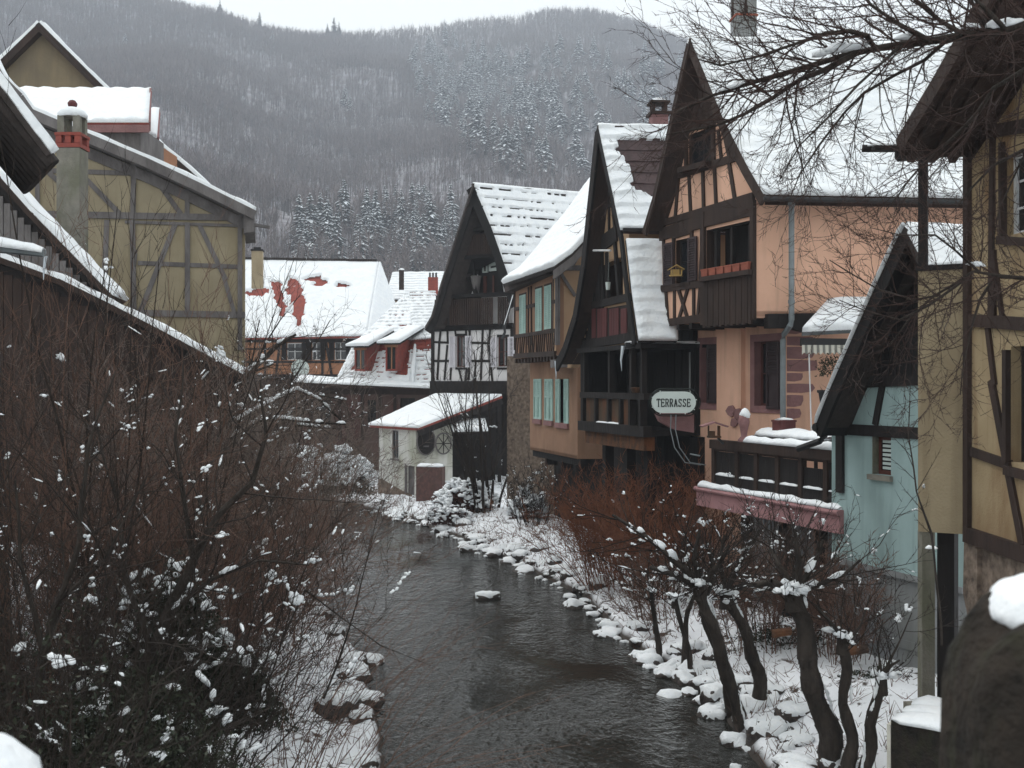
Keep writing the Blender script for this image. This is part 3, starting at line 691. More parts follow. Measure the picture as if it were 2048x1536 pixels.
# rubble quoins of the corner
zz = 1.2; k = 0; rq = random.Random(3)
while zz < zj-.1:
    hh = rq.uniform(.17, .27); ww = rq.choice([.32, .42, .62, .70, .36])
    if rq.random() < .85:
        b = cl+RP*.02+Vector((0,-.012,zz)); pts = []
        for (u_, v_) in ((0,0),(ww*.5,-.01),(ww*.93,.02),(ww,hh*.5),(ww*.95,hh*.92),(ww*.4,hh*.97),(0,hh*.95)):
            pts.append(b+RP*(u_+rq.uniform(-.02,.02)*(u_ > 0))+Vector((0,0,v_)))
        mb = MB(); mb.prism(pts, Vector((0,.05,0))); mb.build('quoin_stone', M['sandstone'], peach)
    zz += hh+rq.uniform(.02, .06)
for (x, y, s) in ((1472,822,.2),(1486,828,.2),(1478,845,.16),(1492,842,.15)):
    t_, z_ = PL.tz(x, y); mb = MB(); PL.tzpoly(mb, [(t_+s*math.cos(q)*rq.uniform(.8,1.1), z_+s*.7*math.sin(q)) for q in np.linspace(0, 5.6, 7)], .05, .15); mb.build('exposed_stone', M['sandstone'], peach)
# gutter and downpipe
mb = MB(); e0 = Rp[-1]+Vector((0,-.09,-.1)); 
g_ = MB(); g_.tube([e0+Vector((0,.03,.0)), e0+RP*9.3+Vector((0,.03,.0))], .055, 8); g_.build('gutter', M['iron'], peach)
d0 = W(1583, 396, 23.1)
mb.tube([d0, W(1583, 420, 23.25), W(1583, 640, 23.25), W(1581, 650, 23.25), W(1568, 668, 23.55), W(1566, 680, 23.6), W(1566, 846, 23.6)], .062, 8)
for y in (405, 600): mb.tube([W(1583, y, 23.25), W(1583, y+7, 23.25)], .075, 8)
mb.build('downpipe', M['metal'], peach)
# boarded closet below the gable, left
mb = MB(); PC = PL.shift(.14); rc_ = PC.rect(1322, 660, 1386, 860)
n = 9
for k in range(n): PC.rbox(mb, (lerp(rc_[0], rc_[2], k/n), rc_[1], lerp(rc_[0], rc_[2], (k+.93)/n), rc_[3]), -.16, .012*(k % 2))
mb.build('boarded_closet', M['black'], peach)
mb = MB(); PC.rbox(mb, (rc_[0]-.1, rc_[3], rc_[2]+.25, rc_[3]+.05), -.5, .3); mb.build('closet_roof', M['metalroof'], peach)
# dark undercroft wall, left of the peach wall
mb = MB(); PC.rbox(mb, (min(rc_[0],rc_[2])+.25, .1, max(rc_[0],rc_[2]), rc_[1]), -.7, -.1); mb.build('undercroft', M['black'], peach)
# stone bracket under the sign
mb = MB(); PS = Pl(1320, 24.75, 1392, 24.75)
PS.tzpoly(mb, [PS.tz(x, y) for x, y in ((1318,828),(1390,828),(1390,866),(1352,860),(1326,845))], -.9, -.12); mb.build('stone_bracket', M['sandstone'], peach)
# chimneys
def chimney(parent, c, w, d, z0, z1, mb_, mcap, pots=0, name='chimney'):
    m = MB(); m.box((c[0], c[1], (z0+z1)/2), w, d, z1-z0, .1); o = m.build(name, mb_, parent)
    m = MB(); m.box((c[0], c[1], z1+.04), w+.14, d+.14, .08, .1)
    for k in range(4): m.box((c[0]+(w/2-.06)*(1 if k % 2 else -1), c[1]+(d/2-.06)*(1 if k > 1 else -1), z1+.2), .1, .1, .26, .1)
    m.box((c[0], c[1], z1+.36), w+.1, d+.1, .06, .1); m.build('cap', mcap, o)
    snowstrip(o, [(c[0]-w*.45, c[1], z1+.39), (c[0]+w*.45, c[1], z1+.39)], d*.9, .12)
    return o
a = W(1487, 40, 27); m = MB(); m.box((a.x, a.y, W(0, 45, 27).z), .5, .5, 1.3, .1); o = m.build('chimney', M['greyplinth'], peach)
m = MB(); m.box((a.x, a.y, W(0, 36, 27).z), .56, .56, .05, .1); m.build('cornice', M['terracotta'], o)
m = MB(); m.tube([(a.x, a.y, W(0,34,27).z), (a.x, a.y, W(0,-30,27).z)], [.30,.26], 4); m.build('pot', M['wood2'], o)
# ---- awning and snowy canopy on the peach house side wall
o = roof(peach, [(W(1604, 664, 22.3), W(1775, 655, 22.3)), (W(1655, 606, 23.3), W(1790, 598, 23.3))], M['metalroof'], thick=.14, corr=.17, wav=.03, name='canopy')
mb = MB(); mb.bar(W(1602, 684, 22.5), W(1720, 686, 22.5), .16, .16)
mb.build('awning_case', M['iron'], peach)
ma_ = bpy.data.materials.new('striped_canvas'); t = nt(ma_); N = t.nodes; L = t.links
out = N.new('ShaderNodeOutputMaterial'); b = N.new('ShaderNodeBsdfPrincipled'); L.new(b.outputs[0], out.inputs[0]); b.inputs['Roughness'].default_value = .9
tc = N.new('ShaderNodeTexCoord'); wv = N.new('ShaderNodeTexWave'); wv.inputs['Scale'].default_value = 2.6; L.new(tc.outputs['Object'], wv.inputs[0])
rp_ = N.new('ShaderNodeValToRGB'); rp_.color_ramp.interpolation = 'CONSTANT'; rp_.color_ramp.elements[0].color = (.50,.48,.42,1); rp_.color_ramp.elements[1].position = .55; rp_.color_ramp.elements[1].color = (.17,.17,.15,1)
L.new(wv.outputs[1], rp_.inputs[0]); L.new(rp_.outputs[0], b.inputs['Base Color'])
mb = MB(); n = 40; V = []
for k in range(n+1):
    x = lerp(1604, 1716, k/n); yb = 707+2.5*math.cos(k/n*math.pi*2*12)
    V += [W(x, 690, 22.42), W(x, yb, 22.40), W(x, yb, 22.38), W(x, 690, 22.40)]
mb.add(V, [q for k in range(n) for q in ((4*k,4*k+4,4*k+5,4*k+1),(4*k+2,4*k+6,4*k+7,4*k+3),(4*k+1,4*k+5,4*k+6,4*k+2))]); mb.build('awning_valance', ma_, peach)
mb = MB(); mb.tube([W(1618, 708, 22.4), W(1623, 870, 22.4)], .014, 6); o = mb.build('awning_crank', M['frame_white'], peach)
# ---------------------------------------------------------------- sign
sg = thing('terrace_sign', W(1347, 805, 24.4), 'white oval enamel sign reading TERRASSE above the stone bracket', 'sign')
S = Pl(1302, 24.55, 1392, 24.55)
def oval(cx, cy, w, h, n=14):
    r = h/2; pts = []
    for s_, c_ in ((1, cx+w/2-r), (-1, cx-w/2+r)):
        for k in range(n+1):
            a = -math.pi/2+math.pi*k/n; pts.append((c_+s_*r*math.cos(a), cy+s_*r*math.sin(a)))
    return pts
c_ = S.tz(1347, 804.5); ww, hh = 88/F*24.55, 43/F*24.55
mb = MB(); S.tzpoly(mb, oval(*c_, ww, hh), -.03, .06); mb.build('board', M['sign'], sg)
mb = MB(); ov = oval(*c_, ww+.05, hh+.05); mb.tube([S.P(a, z, .05) for a, z in ov]+[S.P(*ov[0], .05)], .016, 6); ov = oval(c_[0]+.03, c_[1], ww+.16, hh+.13); mb.tube([S.P(a, z, -.02) for a, z in ov]+[S.P(*ov[0], -.02)], .014, 6); mb.build('rim', M['letter'], sg)
mb = MB()
for i, (a, z) in enumerate(oval(*c_, ww+.03, hh+.03)):
    if i % 4 == 0: mb.box(S.P(a, z, .075), .022, .022, .022)
mb.build('rivet', M['sign'], sg)
G = {'T': [((0,1),(1,1)),((.5,0),(.5,1)),((.3,0),(.7,0)),((0,.8),(0,1)),((1,.8),(1,1))],
     'E': [((.12,0),(.12,1)),((0,1),(.9,1)),((0,0),(.95,0)),((.12,.52),(.7,.52)),((.9,.8),(.9,1)),((.95,0),(.95,.22)),((.7,.42),(.7,.62))],
     'R': [((.12,0),(.12,1)),((0,0),(.3,0)),((0,1),(.6,1)),((.6,1),(.85,.88)),((.85,.88),(.85,.64)),((.85,.64),(.6,.5)),((.12,.5),(.6,.5)),((.5,.5),(.88,0)),((.8,0),(1,0))],
     'A': [((.1,0),(.5,1)),((.5,1),(.9,0)),((.27,.36),(.73,.36)),((0,0),(.25,0)),((.75,0),(1,0))],
     'S': [((.85,.78),(.7,.96)),((.7,.96),(.35,1)),((.35,1),(.12,.82)),((.12,.82),(.2,.6)),((.2,.6),(.75,.42)),((.75,.42),(.88,.22)),((.88,.22),(.68,.03)),((.68,.03),(.3,.02)),((.3,.02),(.1,.2)),((.85,.75),(.85,1)),((.1,0),(.1,.24))]}
mb = MB(); xs_ = S.tz(1313, 0)[0]; xe_ = S.tz(1382, 0)[0]
if xs_ > xe_: pass
n = 8; adv = (xe_-xs_)/n; lh = 15/F*24.55; zb_ = S.tz(1347, 813)[1]
for i, ch in enumerate('TERRASSE'):
    for a, b2 in G[ch]:
        S.beamtz(mb, (xs_+adv*(i+a[0]*.74), zb_+a[1]*lh), (xs_+adv*(i+b2[0]*.74), zb_+b2[1]*lh), .021, .055, .068)
mb.build('lettering', M['letter'], sg)
mb = MB()
for k, (x0, x1) in enumerate(((1342, 1352), (1352, 1362))):
    mb.tube([W(x0, 828, 24.5), W(x0-1, 860, 24.45), W(x1-3, 895, 24.4), W(x1+18, 925, 24.4), W(x1+50, 930, 24.5)], .012, 5)
mb.tube([W(1380, 908, 24.4), W(1400, 912, 24.4)], .02, 5); mb.build('cable', M['metal'], sg)
# ---------------------------------------------------------------- terrace
T = Pl(1395, 24.0, 1678, 19.4)
zf = T.tz(1395, 972)[1]; zr = T.tz(1410, 882)[1]
ter = thing('wooden_terrace', T.P(T.L/2, zf-.4, -.5), 'dark slatted terrace balcony on a pink slab left of the pale blue house', 'terrace')
tx = lambda x: T.tz(x, 0)[0]
tA, tB = tx(1393), tx(1680)
mb = MB(); T.rbox(mb, (tA, zf-.42, tB, zf), -1.9, .0); mb.tube([T.P(tA, zf-.05, .03), T.P(tB, zf-.05, .03)], .05, 8); mb.build('slab', M['pinkslab'], ter)
snowstrip(ter, [T.P(tA+.05, zf+.005, -.05), T.P(tB-.05, zf+.005, -.05)], .22, .10, seed=2)
posts = [1411, 1457, 1495, 1537, 1583, 1633, 1676]; off = -.18
mb = MB()
for x in posts: 
    t_ = tx(x); T.rbox(mb, (t_-.06, zf+.012, t_+.06, zr), off-.12, off)
t0, t1 = tx(1408), tx(1682)
T.rbox(mb, (t0, zr-.16, t1, zr+.03), off-.16, off+.05); T.rbox(mb, (t0, zr-.21, t1, zr-.163), off-.1, off-.02)
mb.build('balustrade_frame', M['wood2'], ter)
zl = zf+.27
for i, (xa, xb) in enumerate(zip(posts, posts[1:])):
    a, b = tx(xa)+.07, tx(xb)-.07; mb = MB()
    T.rbox(mb, (a, zf+.02, b, zl), off-.09, off-.02)
    n = 11
    for k in range(n):
        u0 = lerp(a, b, k/n); u1 = lerp(a, b, (k+.8)/n); top = zr-.22-(.0 if i < 4 else .12)
        T.rbox(mb, (u0, zl, u1, top), off-.08, off-.045)
    o = mb.build('slat_panel', M['wood'], ter)
    snowstrip(o, [T.P(a+.03, zl+.004, off-.035), T.P(b-.03, zl+.004, off-.035)], .12, .05, seed=i)
snowstrip(ter, [T.P(tx(1470), zr+.035, off-.06), T.P(tx(1560), zr+.035, off-.06), T.P(tx(1677), zr+.035, off-.06)], .24, .13, seed=5)
# wall and props beneath
mb = MB(); T.rbox(mb, (tA+.5, -.1, tB, zf-.42), -1.8, -.9); mb.build('wall_below', M['greyplinth'], ter)
mb = MB(); rk = random.Random(9)
for k in range(34):
    t_ = lerp(tA+.6, tB-.1, rk.random()); l_ = rk.uniform(.15, .7); r_ = rk.uniform(.012, .035); b_ = T.P(t_, zf-.43, -rk.uniform(.75, .88))
    mb.tube([b_, b_+Vector((0,0,-l_*.5)), b_+Vector((0,0,-l_))], [r_, r_*.7, .003], 5)
mb.build('icicle', M['ice'], ter)
mb = MB()
for x in (1455, 1530, 1600, 1660): t_ = tx(x); T.rbox(mb, (t_-.09, -.1, t_+.09, zf-.42), -.55, -.38)
mb.build('support_post', M['wood'], ter)
# things standing on the terrace
zt_ = zf+.02
def on_t(x, o): return T.P(T.tz(x, 0, o)[0], zf, o)
tb = thing('garden_table', on_t(1600, -1.0), 'snow covered garden table on the terrace behind the railing', 'table')
p = on_t(1530, -.95); q2 = on_t(1665, -.95); mb = MB(); ztab = W(0, 876, (p.y+q2.y)/2+.6).z
mb.prism([p+T.n*.35+Vector((0,0,ztab-zf)), q2+T.n*.35+Vector((0,0,ztab-zf)), q2-T.n*.35+Vector((0,0,ztab-zf)), p-T.n*.35+Vector((0,0,ztab-zf))], Vector((0,0,.04))); mb.build('tabletop', M['wood'], tb)
for u_ in (.06, .94):
    for s in (-.28, .28):
        mb = MB(); b_ = p.lerp(q2, u_)+T.n*s; mb.box((b_.x, b_.y, (zf+ztab)/2), .06, .06, ztab-zf); mb.build('leg', M['wood'], tb)
snowstrip(tb, [p+Vector((0,0,ztab-zf+.04)), q2+Vector((0,0,ztab-zf+.04))], .66, .16, seed=8)
pp = p.lerp(q2, .30)+Vector((0,0,ztab-zf+.03))
pl = thing('planter_box', pp, 'oxblood wooden box with a cap of snow standing on the terrace table', 'planter')
mb = MB(); mb.box(pp+Vector((0,0,.17)), .36, .3, .34, .4); mb.box(pp+Vector((0,0,.33)), .39, .33, .04, .4); mb.build('box', M['redpanel'], pl); snowstrip(pl, [pp+Vector((-.16,-.07,.35)), pp+Vector((.16,.07,.35))], .3, .06)
b_ = on_t(1488, -.35); st = thing('carved_post', b_, 'small carved stone post with a knob of snow behind the terrace rail', 'garden ornament')
zz = W(0, 884, b_.y).z-zf; mb = MB(); mb.lathe((b_.x, b_.y, zf), [(.1,0),(.09,zz-.1),(.13,zz),(.13,zz+.05),(.06,zz+.12),(.09,zz+.3),(.12,zz+.42),(.1,zz+.55),(.04,zz+.62)], 12); mb.build('post', M['sandstone'], st, smooth=True)
mb = MB(); mb.lathe((b_.x+.02, b_.y, zf), [(.10,zz+.5),(.12,zz+.58),(.06,zz+.68),(.01,zz+.71)], 10); mb.build('snow', M['snow'], st, smooth=True)
b_ = on_t(1478, -.5); mb = MB(); mb.tube([b_+Vector((0,0,.3)), W(1485, 845, b_.y)], .018, 6); o = mb.build('marker_stake', M['frame_white']); tag(o, 'thin white stake beside the carved post on the terrace', 'stake')
# bird feeder on a slanted arm
fb = W(1428, 862, 22.9); fd = thing('bird_feeder', fb, 'wooden bird feeder with wide roof on an arm beside the terrace', 'bird feeder')
mb = MB(); mb.prism([fb+Vector((-.26,-.16,.08)), fb+Vector((0,-.16,.17)), fb+Vector((0,-.16,.20)), fb+Vector((-.28,-.16,.11))], Vector((0,.34,0))); mb.prism([fb+Vector((.26,-.16,.08)), fb+Vector((0,-.16,.17)), fb+Vector((0,-.16,.20)), fb+Vector((.28,-.16,.11))], Vector((0,.34,0))); mb.build('roof', M['sandstone'], fd)
mb = MB(); mb.box(fb+Vector((0,0,-.12)), .26, .24, .04); mb.box(fb+Vector((-.1,.08,0)), .03, .03, .22); mb.box(fb+Vector((.1,.08,0)), .03, .03, .22); mb.box(fb+Vector((.1,-.08,0)), .03, .03, .22); mb.box(fb+Vector((-.05,.0,-.05)), .12, .16, .1); mb.build('tray', M['mustard'], fd)
mb = MB(); mb.bar(fb+Vector((.08,0,-.14)), W(1447, 888, 22.9), .06, .05); mb.build('arm', M['iron'], fd)
# bird house on the sill of the peach window
bh = PG.pt(1352, 543, .16); b2h = thing('bird_house', bh, 'little yellow wooden bird house on the sill of the shuttered window', 'bird house')
mb = MB(); mb.box(bh+Vector((0,0,-.10)), .30, .22, .025, -.3); 
for dx in (-.12, .12): mb.box(bh+Vector((dx,-.06,-.03)), .03, .03, .14)
mb.box(bh+Vector((0,.03,-.02)), .16, .1, .14); mb.build('box', M['yellowwood'], b2h)
mb = MB()
for s in (-1, 1): mb.prism([bh+Vector((s*.18,-.12,.03)), bh+Vector((0,-.12,.14)), bh+Vector((0,-.12,.16)), bh+Vector((s*.19,-.12,.05))], Vector((0,.24,0)))
mb.build('roof', M['yellowwood'], b2h)
# tall planter with a shrub by the side wall
pb = on_t(1660, -1.9); pb.z = 0; pz = W(0, 820, pb.y).z; pth = thing('tapered_planter', (pb.x, pb.y, zf), 'tall dark tapered planter with a small evergreen shrub by the peach side wall', 'planter')
zt2 = W(0, 780, pb.y).z; mb = MB(); mb.lathe((pb.x, pb.y, 0), [(.12,zf),(.15,pz-.2),(.24,zt2-.06),(.27,zt2-.05),(.27,zt2)], 4); mb.build('pot', M['iron'], pth)
# ---------------------------------------------------------------- pale blue house
PT = Pl(1684, 19.45, 1926, 16.7)
RT = zdir(1, .35)
teal = thing('pale_blue_house', PT.P(1.6, .4), 'pale blue rendered house with a steep dark gable over the grey plinth', 'house')
OT = .62
left = [(1634,848),(1660,782),(1712,664),(1808,452)]; right = [(1808,452),(1840,520),(1880,600),(1930,700)]
left_w = [PT.pt(x, y, OT) for x, y in left]
ap = left_w[-1]; mir = []
for p_ in reversed(left_w[:-1]):
    d_ = (p_-ap); mir.append(ap-PT.u*(d_.dot(PT.u))*1.0+Vector((0,0,d_.z)))
roof(teal, [(p_, p_+RT*7) for p_ in left_w], M['darktile'], thick=.09, wav=.03, slab=.12)
roof(teal, [(p_, p_+RT*7) for p_ in reversed([ap]+mir)], M['darktile'], thick=.14, wav=.03, slab=.12, course=.4, camp=.012)
vt = [(PT.u.dot(p_-PT.a), p_.z) for p_ in left_w+mir]
tl, zbt = PT.tz(1684, 1128); tr = PT.tz(1926, 0)[0]
zbt = PT.tz(1715, 1128)[1]
zw = PT.tz(1690, 858)[1]
hwin = PT.rect(1744, 874, 1782, 950)
outer, zv2 = gable_tz(PT, vt, tl, tr, zbt, .2)
mb = MB(); PT.wall(mb, outer, [hwin], .35); 
q = PT.P(tl, 0); mb.prism([q+Vector((0,0,zbt)), q+RT*6+Vector((0,0,zbt)), q+RT*6+Vector((0,0,zw)), q+Vector((0,0,zw))], Vector((.1,-.28,0))*-1); mb.build('wall', M['teal'], teal)
mb = MB(); PT.rbox(mb, (tl+.02, -.3, tr, zbt-.002), -.5, -.05); mb.build('plinth', M['greyplinth'], teal)
mb = MB(); PT.rbox(mb, (tl-.05, zbt-.07, tr, zbt+.03), -.1, .018); PT.beam(mb, (1725, 1268), (1845, 1300), .14, -.06, -.035); mb.build('drip_ledge', M['greyplinth'], teal)
mb = MB(); PT.beam(mb, (1684, 858), (1860, 868), .19, -.02, .04); PT.beam(mb, (1768, 762), (1752, 850), .13); PT.beam(mb, (1712, 764), (1850, 756), .22, -.02, .05); PT.beam(mb, (1683, 864), (1683, 985), .18, -.02, .06)
mb.build('timber_framing', M['wood'], teal)
# boarded upper gable
mb = MB(); zlo = PT.tz(1760, 752)[1]; ta, tb_ = [PT.tz(x, 752)[0] for x in (1710, 1880)]
n = 22
for k in range(n):
    t0 = lerp(ta, tb_, k/n); t1 = lerp(ta, tb_, (k+.95)/n); z0, z1 = zv2(t0)-.22, zv2(t1)-.22
    if min(z0, z1) > zlo+.05: PT.tzpoly(mb, [(t0, zlo), (t1, zlo), (t1, z1), (t0, z0)], -.02, .05+.012*(k % 2))
mb.build('gable_boards', M['black'], teal)
# soffit boards under the overhang
mb = MB()
for a, b in zip(left_w, left_w[1:]): mb.prism([a-Vector((0,0,.14)), b-Vector((0,0,.14)), b-PT.n*OT-Vector((0,0,.14)), a-PT.n*OT-Vector((0,0,.14))], Vector((0,0,-.07)))
bargeboard(teal, PT, OT, left, .26, M['black'], mb=mb); mb.build('bargeboard', M['black'], teal)
snowstrip(teal, [p_+Vector((0,0,.02))+PT.n*.02 for p_ in left_w], .14, .07, seed=4)
w_ = window(PT, teal, hwin, M['frame_red'], 0, 0, .16, sill=.09, sm=M['concrete'], fw=.07)
mb = MB()
for k in range(7):
    z = lerp(hwin[1], hwin[3], (k+1.2)/8.6); PT.rbox(mb, (hwin[0]+.12, z, hwin[2]-.08, z+.045), -.15, -.125)
mb.build('blind', M['sign'], w_)
mb = MB(); PT.rbox(mb, (hwin[2]-.005 if PT.tz(1744,0)[0] > PT.tz(1782,0)[0] else hwin[0]-.0, hwin[1], (hwin[2]+.0 if PT.tz(1744,0)[0] > PT.tz(1782,0)[0] else hwin[0])+.012, hwin[3]), -.33, -.005); mb.build('reveal', M['concrete'], w_)
# down pipe elbow onto the terrace
mb = MB(); mb.tube([left_w[0]+Vector((.05,0,-.1)), W(1650, 858, 19.9), W(1649, 872, 19.9), W(1640, 882, 19.95), W(1596, 898, 20.4)], .06, 8); mb.tube([left_w[0]+Vector((-.05,0,-.06)), left_w[0]+RT*3+Vector((-.05,0,-.06))], .07, 8); mb.build('gutter', M['iron'], teal)
for k, (xa, ya, xb, yb, Yd) in enumerate(((1684, 1305, 1735, 1297, 17.6), (1545, 1268, 1582, 1262, 18.6))):
    mb = MB(); a, b = W(xa, ya, Yd), W(xb, yb, Yd); mb.tube([a, b], .07, 10); o = mb.build('rusty_pipe', M['rust']); tag(o, ['rusty pipe stub jutting from the grey plinth right of the thick willow', 'rusty pipe stub jutting from the plinth left of the thick willow'][k], 'pipe')
# ---------------------------------------------------------------- ochre house
PO = Pl(1936, 14.45, 2150, 12.05)
och = thing('ochre_house', PO.P(1.5, .6), 'ochre half-timbered house at the right edge with stained plaster and dark overhanging eaves', 'house')
# annex wall facing the viewer
PA = Pl(1836, 14.75, 1936, 14.45)
ann_top = PA.tz(1886, 540)[1]; ann_bot = PA.tz(1886, 1066)[1]
mb = MB(); PA.rbox(mb, (0, ann_bot, PA.L, ann_top), -1.1, 0); mb.build('annex', M['ochre2'], och)
mb = MB(); PA.rbox(mb, (-.04, ann_top, PA.L, ann_top+.07), -1.14, .03); PA.rbox(mb, (0, ann_top+.07, .115, PA.tz(1845, 292)[1]), -.12, 0)
PA.rbox(mb, (-.3, PA.tz(1845, 312)[1], PA.L, PA.tz(1845, 290)[1]), -.25, .004); mb.build('porch_post', M['wood'], och)
snowstrip(och, [PA.P(.12, ann_top+.07, -.1), PA.P(PA.L, ann_top+.07, -.1)], .12, .05)
# main front
o2, z0, z1 = .0, PO.tz(1940, 1075)[1], PO.tz(1940, -60)[1]
tN = PO.L
w1 = PO.rect(2010, 300, 2075, 465); w2 = PO.rect(2022, 690, 2120, 930)
VO = [PO.tz(x, y, 0) for x, y in ((1922, 300), (2000, 85), (2080, -110), (2150, -280))]
outer, _ = gable_tz(PO, VO, 0, tN, z0, .0)
mb = MB(); PO.wall(mb, outer, [w1, w2], .3); mb.build('wall', M['ochre'], och)
mb = MB(); PO.rbox(mb, (-.02, -.2, tN, z0), -.4, -.03); PO.tzpoly(mb, [(-.08, z0-.75), (.3, z0-1.6), (.3, z0-.08), (-.05, z0-.03)], -.3, .03); mb.build('rubble_base', M['rubble'], och)
mb = MB(); B = lambda a, b, w, o=.035: PO.beam(mb, a, b, w, -.02, o)
B((1939,1072),(1939,250),.125,.06); B((1936,1068),(2150,1140),.20,.07); B((1945,903),(2022,930),.12); B((1940,640),(2150,655),.16,.05); B((1945,270),(2150,235),.16,.05)
B((1990,640),(1990,500),.09); B((1992,520),(2010,650),.06); B((1985,760),(2048,1090),.13); B((1978,655),(1992,770),.09); B((2018,700),(2018,925),.09,.06); B((1988,262),(1984,640),.10); B((2008,285),(2008,480),.07,.05); B((2078,285),(2078,480),.07,.05); B((2000,480),(2090,486),.1,.055); B((2015,940),(2150,975),.11,.055)
mb.build('timber_framing', M['wood2'], och)
window(PO, och, w1, M['frame_white'], 1, 2, .14, curtain=[(.0,.12)]); window(PO, och, w2, M['wood'], 1, 1, .16)
# overhanging roof above
PV = PO.shift(.95)
vr = [PV.pt(x, y) for x, y in ((1797, 276), (1868, 158), (1960, -4), (2060, -190))]
RO = PO.n*-1
apx = vr[-1]
roof(och, [(p_, p_+RO*6) for p_ in vr], M['wood2'], thick=.13, slab=.16)
mb = MB()
for a, b in zip(vr, vr[1:]):
    mb.prism([a-Vector((0,0,.17)), b-Vector((0,0,.17)), b+RO*1.3-Vector((0,0,.17)), a+RO*1.3-Vector((0,0,.17))], Vector((0,0,-.06)))
for k in range(5):
    o_ = RO*(.15+.28*k); mb.bar(vr[0]+o_-Vector((0,0,.27)), vr[-1]+o_-Vector((0,0,.27)), .09, .12)
bb = [PV.tz(x, y) for x, y in ((1797, 276), (1868, 158), (1960, -4), (2060, -190))]
for a, b in zip(bb, bb[1:]): PV.beamtz(mb, (a[0], a[1]-.12), (b[0], b[1]-.12), .24, -.06, .01)
mb.build('eaves', M['wood2'], och)
mb = MB(); mb.tube([W(1724, 297, 14.6), W(1900, 297, 14.3)], .05, 8); mb.box((W(1830,297,14.4)), 1.1, .16, .05, 0); mb.build('gutter', M['black'], och)
snowstrip(och, [W(1735, 293, 14.55), W(1830, 292, 14.4)], .12, .04)
# side wall boards closing the attic beyond the annex
mb = MB(); PA.rbox(mb, (PA.L*.55, PA.tz(1900, 290)[1], PA.L+.3, PA.tz(1900, 90)[1]), -.9, -.8); mb.build('attic_boards', M['wood2'], och)
# concrete post carrying the annex
mb = MB(); a = PA.P(.09, 0, -.1); zg = W(0, 1424, 14.6).z
mb.box((a.x, a.y, (zg+ann_bot)/2), .17, .17, ann_bot-zg); cp = mb.build('concrete_post', M['concrete'], och)
mb = MB(); PA.rbox(mb, (.18, zg-.2, .40, ann_bot), -.9, -.45); mb.build('passage_wall', M['wood'], och)
mb = MB(); mb.box((a.x+.12, a.y+.05, zg-.09), .62, .5, .2, .1); mb.build('footing', M['concrete'], och); snowstrip(och, [(a.x-.1, a.y-.12, zg+.01), (a.x+.4, a.y-.08, zg+.01)], .2, .05)
# retaining wall at the foot, right
rw = thing('retaining_wall', W(1835, 1490, 12.6), 'low mossy retaining wall with white edge below the concrete post', 'wall')
PRW = Pl(1780, 12.9, 1990, 12.2); mb = MB(); zt3 = PRW.tz(1835, 1450)[1]; PRW.rbox(mb, (.012, -.3, PRW.L, zt3), -1.2, 0); mb.build('wall', M['parapet'], rw)
mb = MB(); PRW.rbox(mb, (-.03, -.3, .01, zt3-.05), -1.2, .02); mb.build('edge', M['yard'], rw)
for o_ in (-.15, -.5, -.85): snowstrip(rw, [PRW.P(.02, zt3, o_), PRW.P(PRW.L, zt3, o_)], .5, .09, seed=o_)
# ================================================================ middle houses
# ---------------------------------------------------------------- tall dark timber house
PD = Pl(1262, 27.9, 1122, 33.0)
RD = zdir(1, .10)
dark = thing('dark_timber_house', PD.P(2.5, .6), 'narrow dark timber house with very steep gable, open gallery and half bare brown tile roof', 'house')
OD = .45
left = [(1112,722),(1128,690),(1150,620),(1166,520),(1195,250)]; right = [(1195,250),(1242,470),(1254,580),(1268,680)]
Ld = [PD.pt(x, y, OD) for x, y in left]; Rd = [PD.pt(x, y, OD) for x, y in right]
roof(dark, [(p, p+RD*6) for p in Ld], M['wood2'], snow=False, slab=.12)
def bare_d(x, d, u, v):
    # tiles bare on the upper part away from the verge
    dd = d; e = .25*nz(x*1.3, d*1.3, 3)+.10*nz(x*4, d*4, 8)
    a = (x > .72+e*.6) and (3.05+e*1.2+max(0, .25*(x-1.6)) < dd < 5.15)
    return 1 if a else 0
# upper roof ends at a step, a lower roof continues below
k = 1
mid = PD.pt(1240, 462, OD)
up_rows = [(p, p+RD*6) for p in [mid, PD.pt(1226, 392, OD), Rd[0]]]
roof(dark, up_rows, M['browntile'], thick=.10, course=.36, camp=.07, wav=.035, du=.09, dv=.05, bare=None if False else (lambda x, d, u, v: 1 if (x > .50+.18*nz(x*1.3,d*1.3,3)+.1*nz(x*4,d*4,8) and d > 1.30+.22*nz(x*1.5,d,4)+.14*nz(x*5,d*5,2)-.15*min(x,2) and d < 2.90+.06*nz(x*5,d,7)) else 0), slab=.12)
lo = [(p+Vector((.10,-.10,-.02)), p+RD*q_+Vector((.10,-.10,-.02))) for p, q_ in ((Rd[3], .95), (Rd[2], 1.15), (PD.pt(1243, 478, OD), 1.3))]
roof(dark, lo, M['darktile'], thick=.10, course=.34, camp=.05, wav=.03, du=.09, dv=.05, slab=.12, name='lower_roof')
mb = MB(); a = PD.pt(1241, 464, OD)+Vector((.05,-.16,.03)); mb.bar(a, a+RD*1.4, .10, .09); mb.build('step_board', M['wood'], dark)
mb = bargeboard(dark, PD, OD, left, .3, M['black'], mb=MB()); bargeboard(dark, PD, OD, right, .16, M['metal'], mb=mb); 
mb.build('bargeboard', M['black'], dark)
vd = [tuple(PD.tz(x, y, OD)) for x, y in left+right[1:]]
tl, tr = sorted([PD.tz(1258, 0)[0], PD.tz(1135, 0)[0]])
zfl = PD.tz(1262, 690)[1]
ho = PD.rect(1190, 520, 1246, 604)
outer, zvd = gable_tz(PD, vd, tl, tr, zfl, .2)
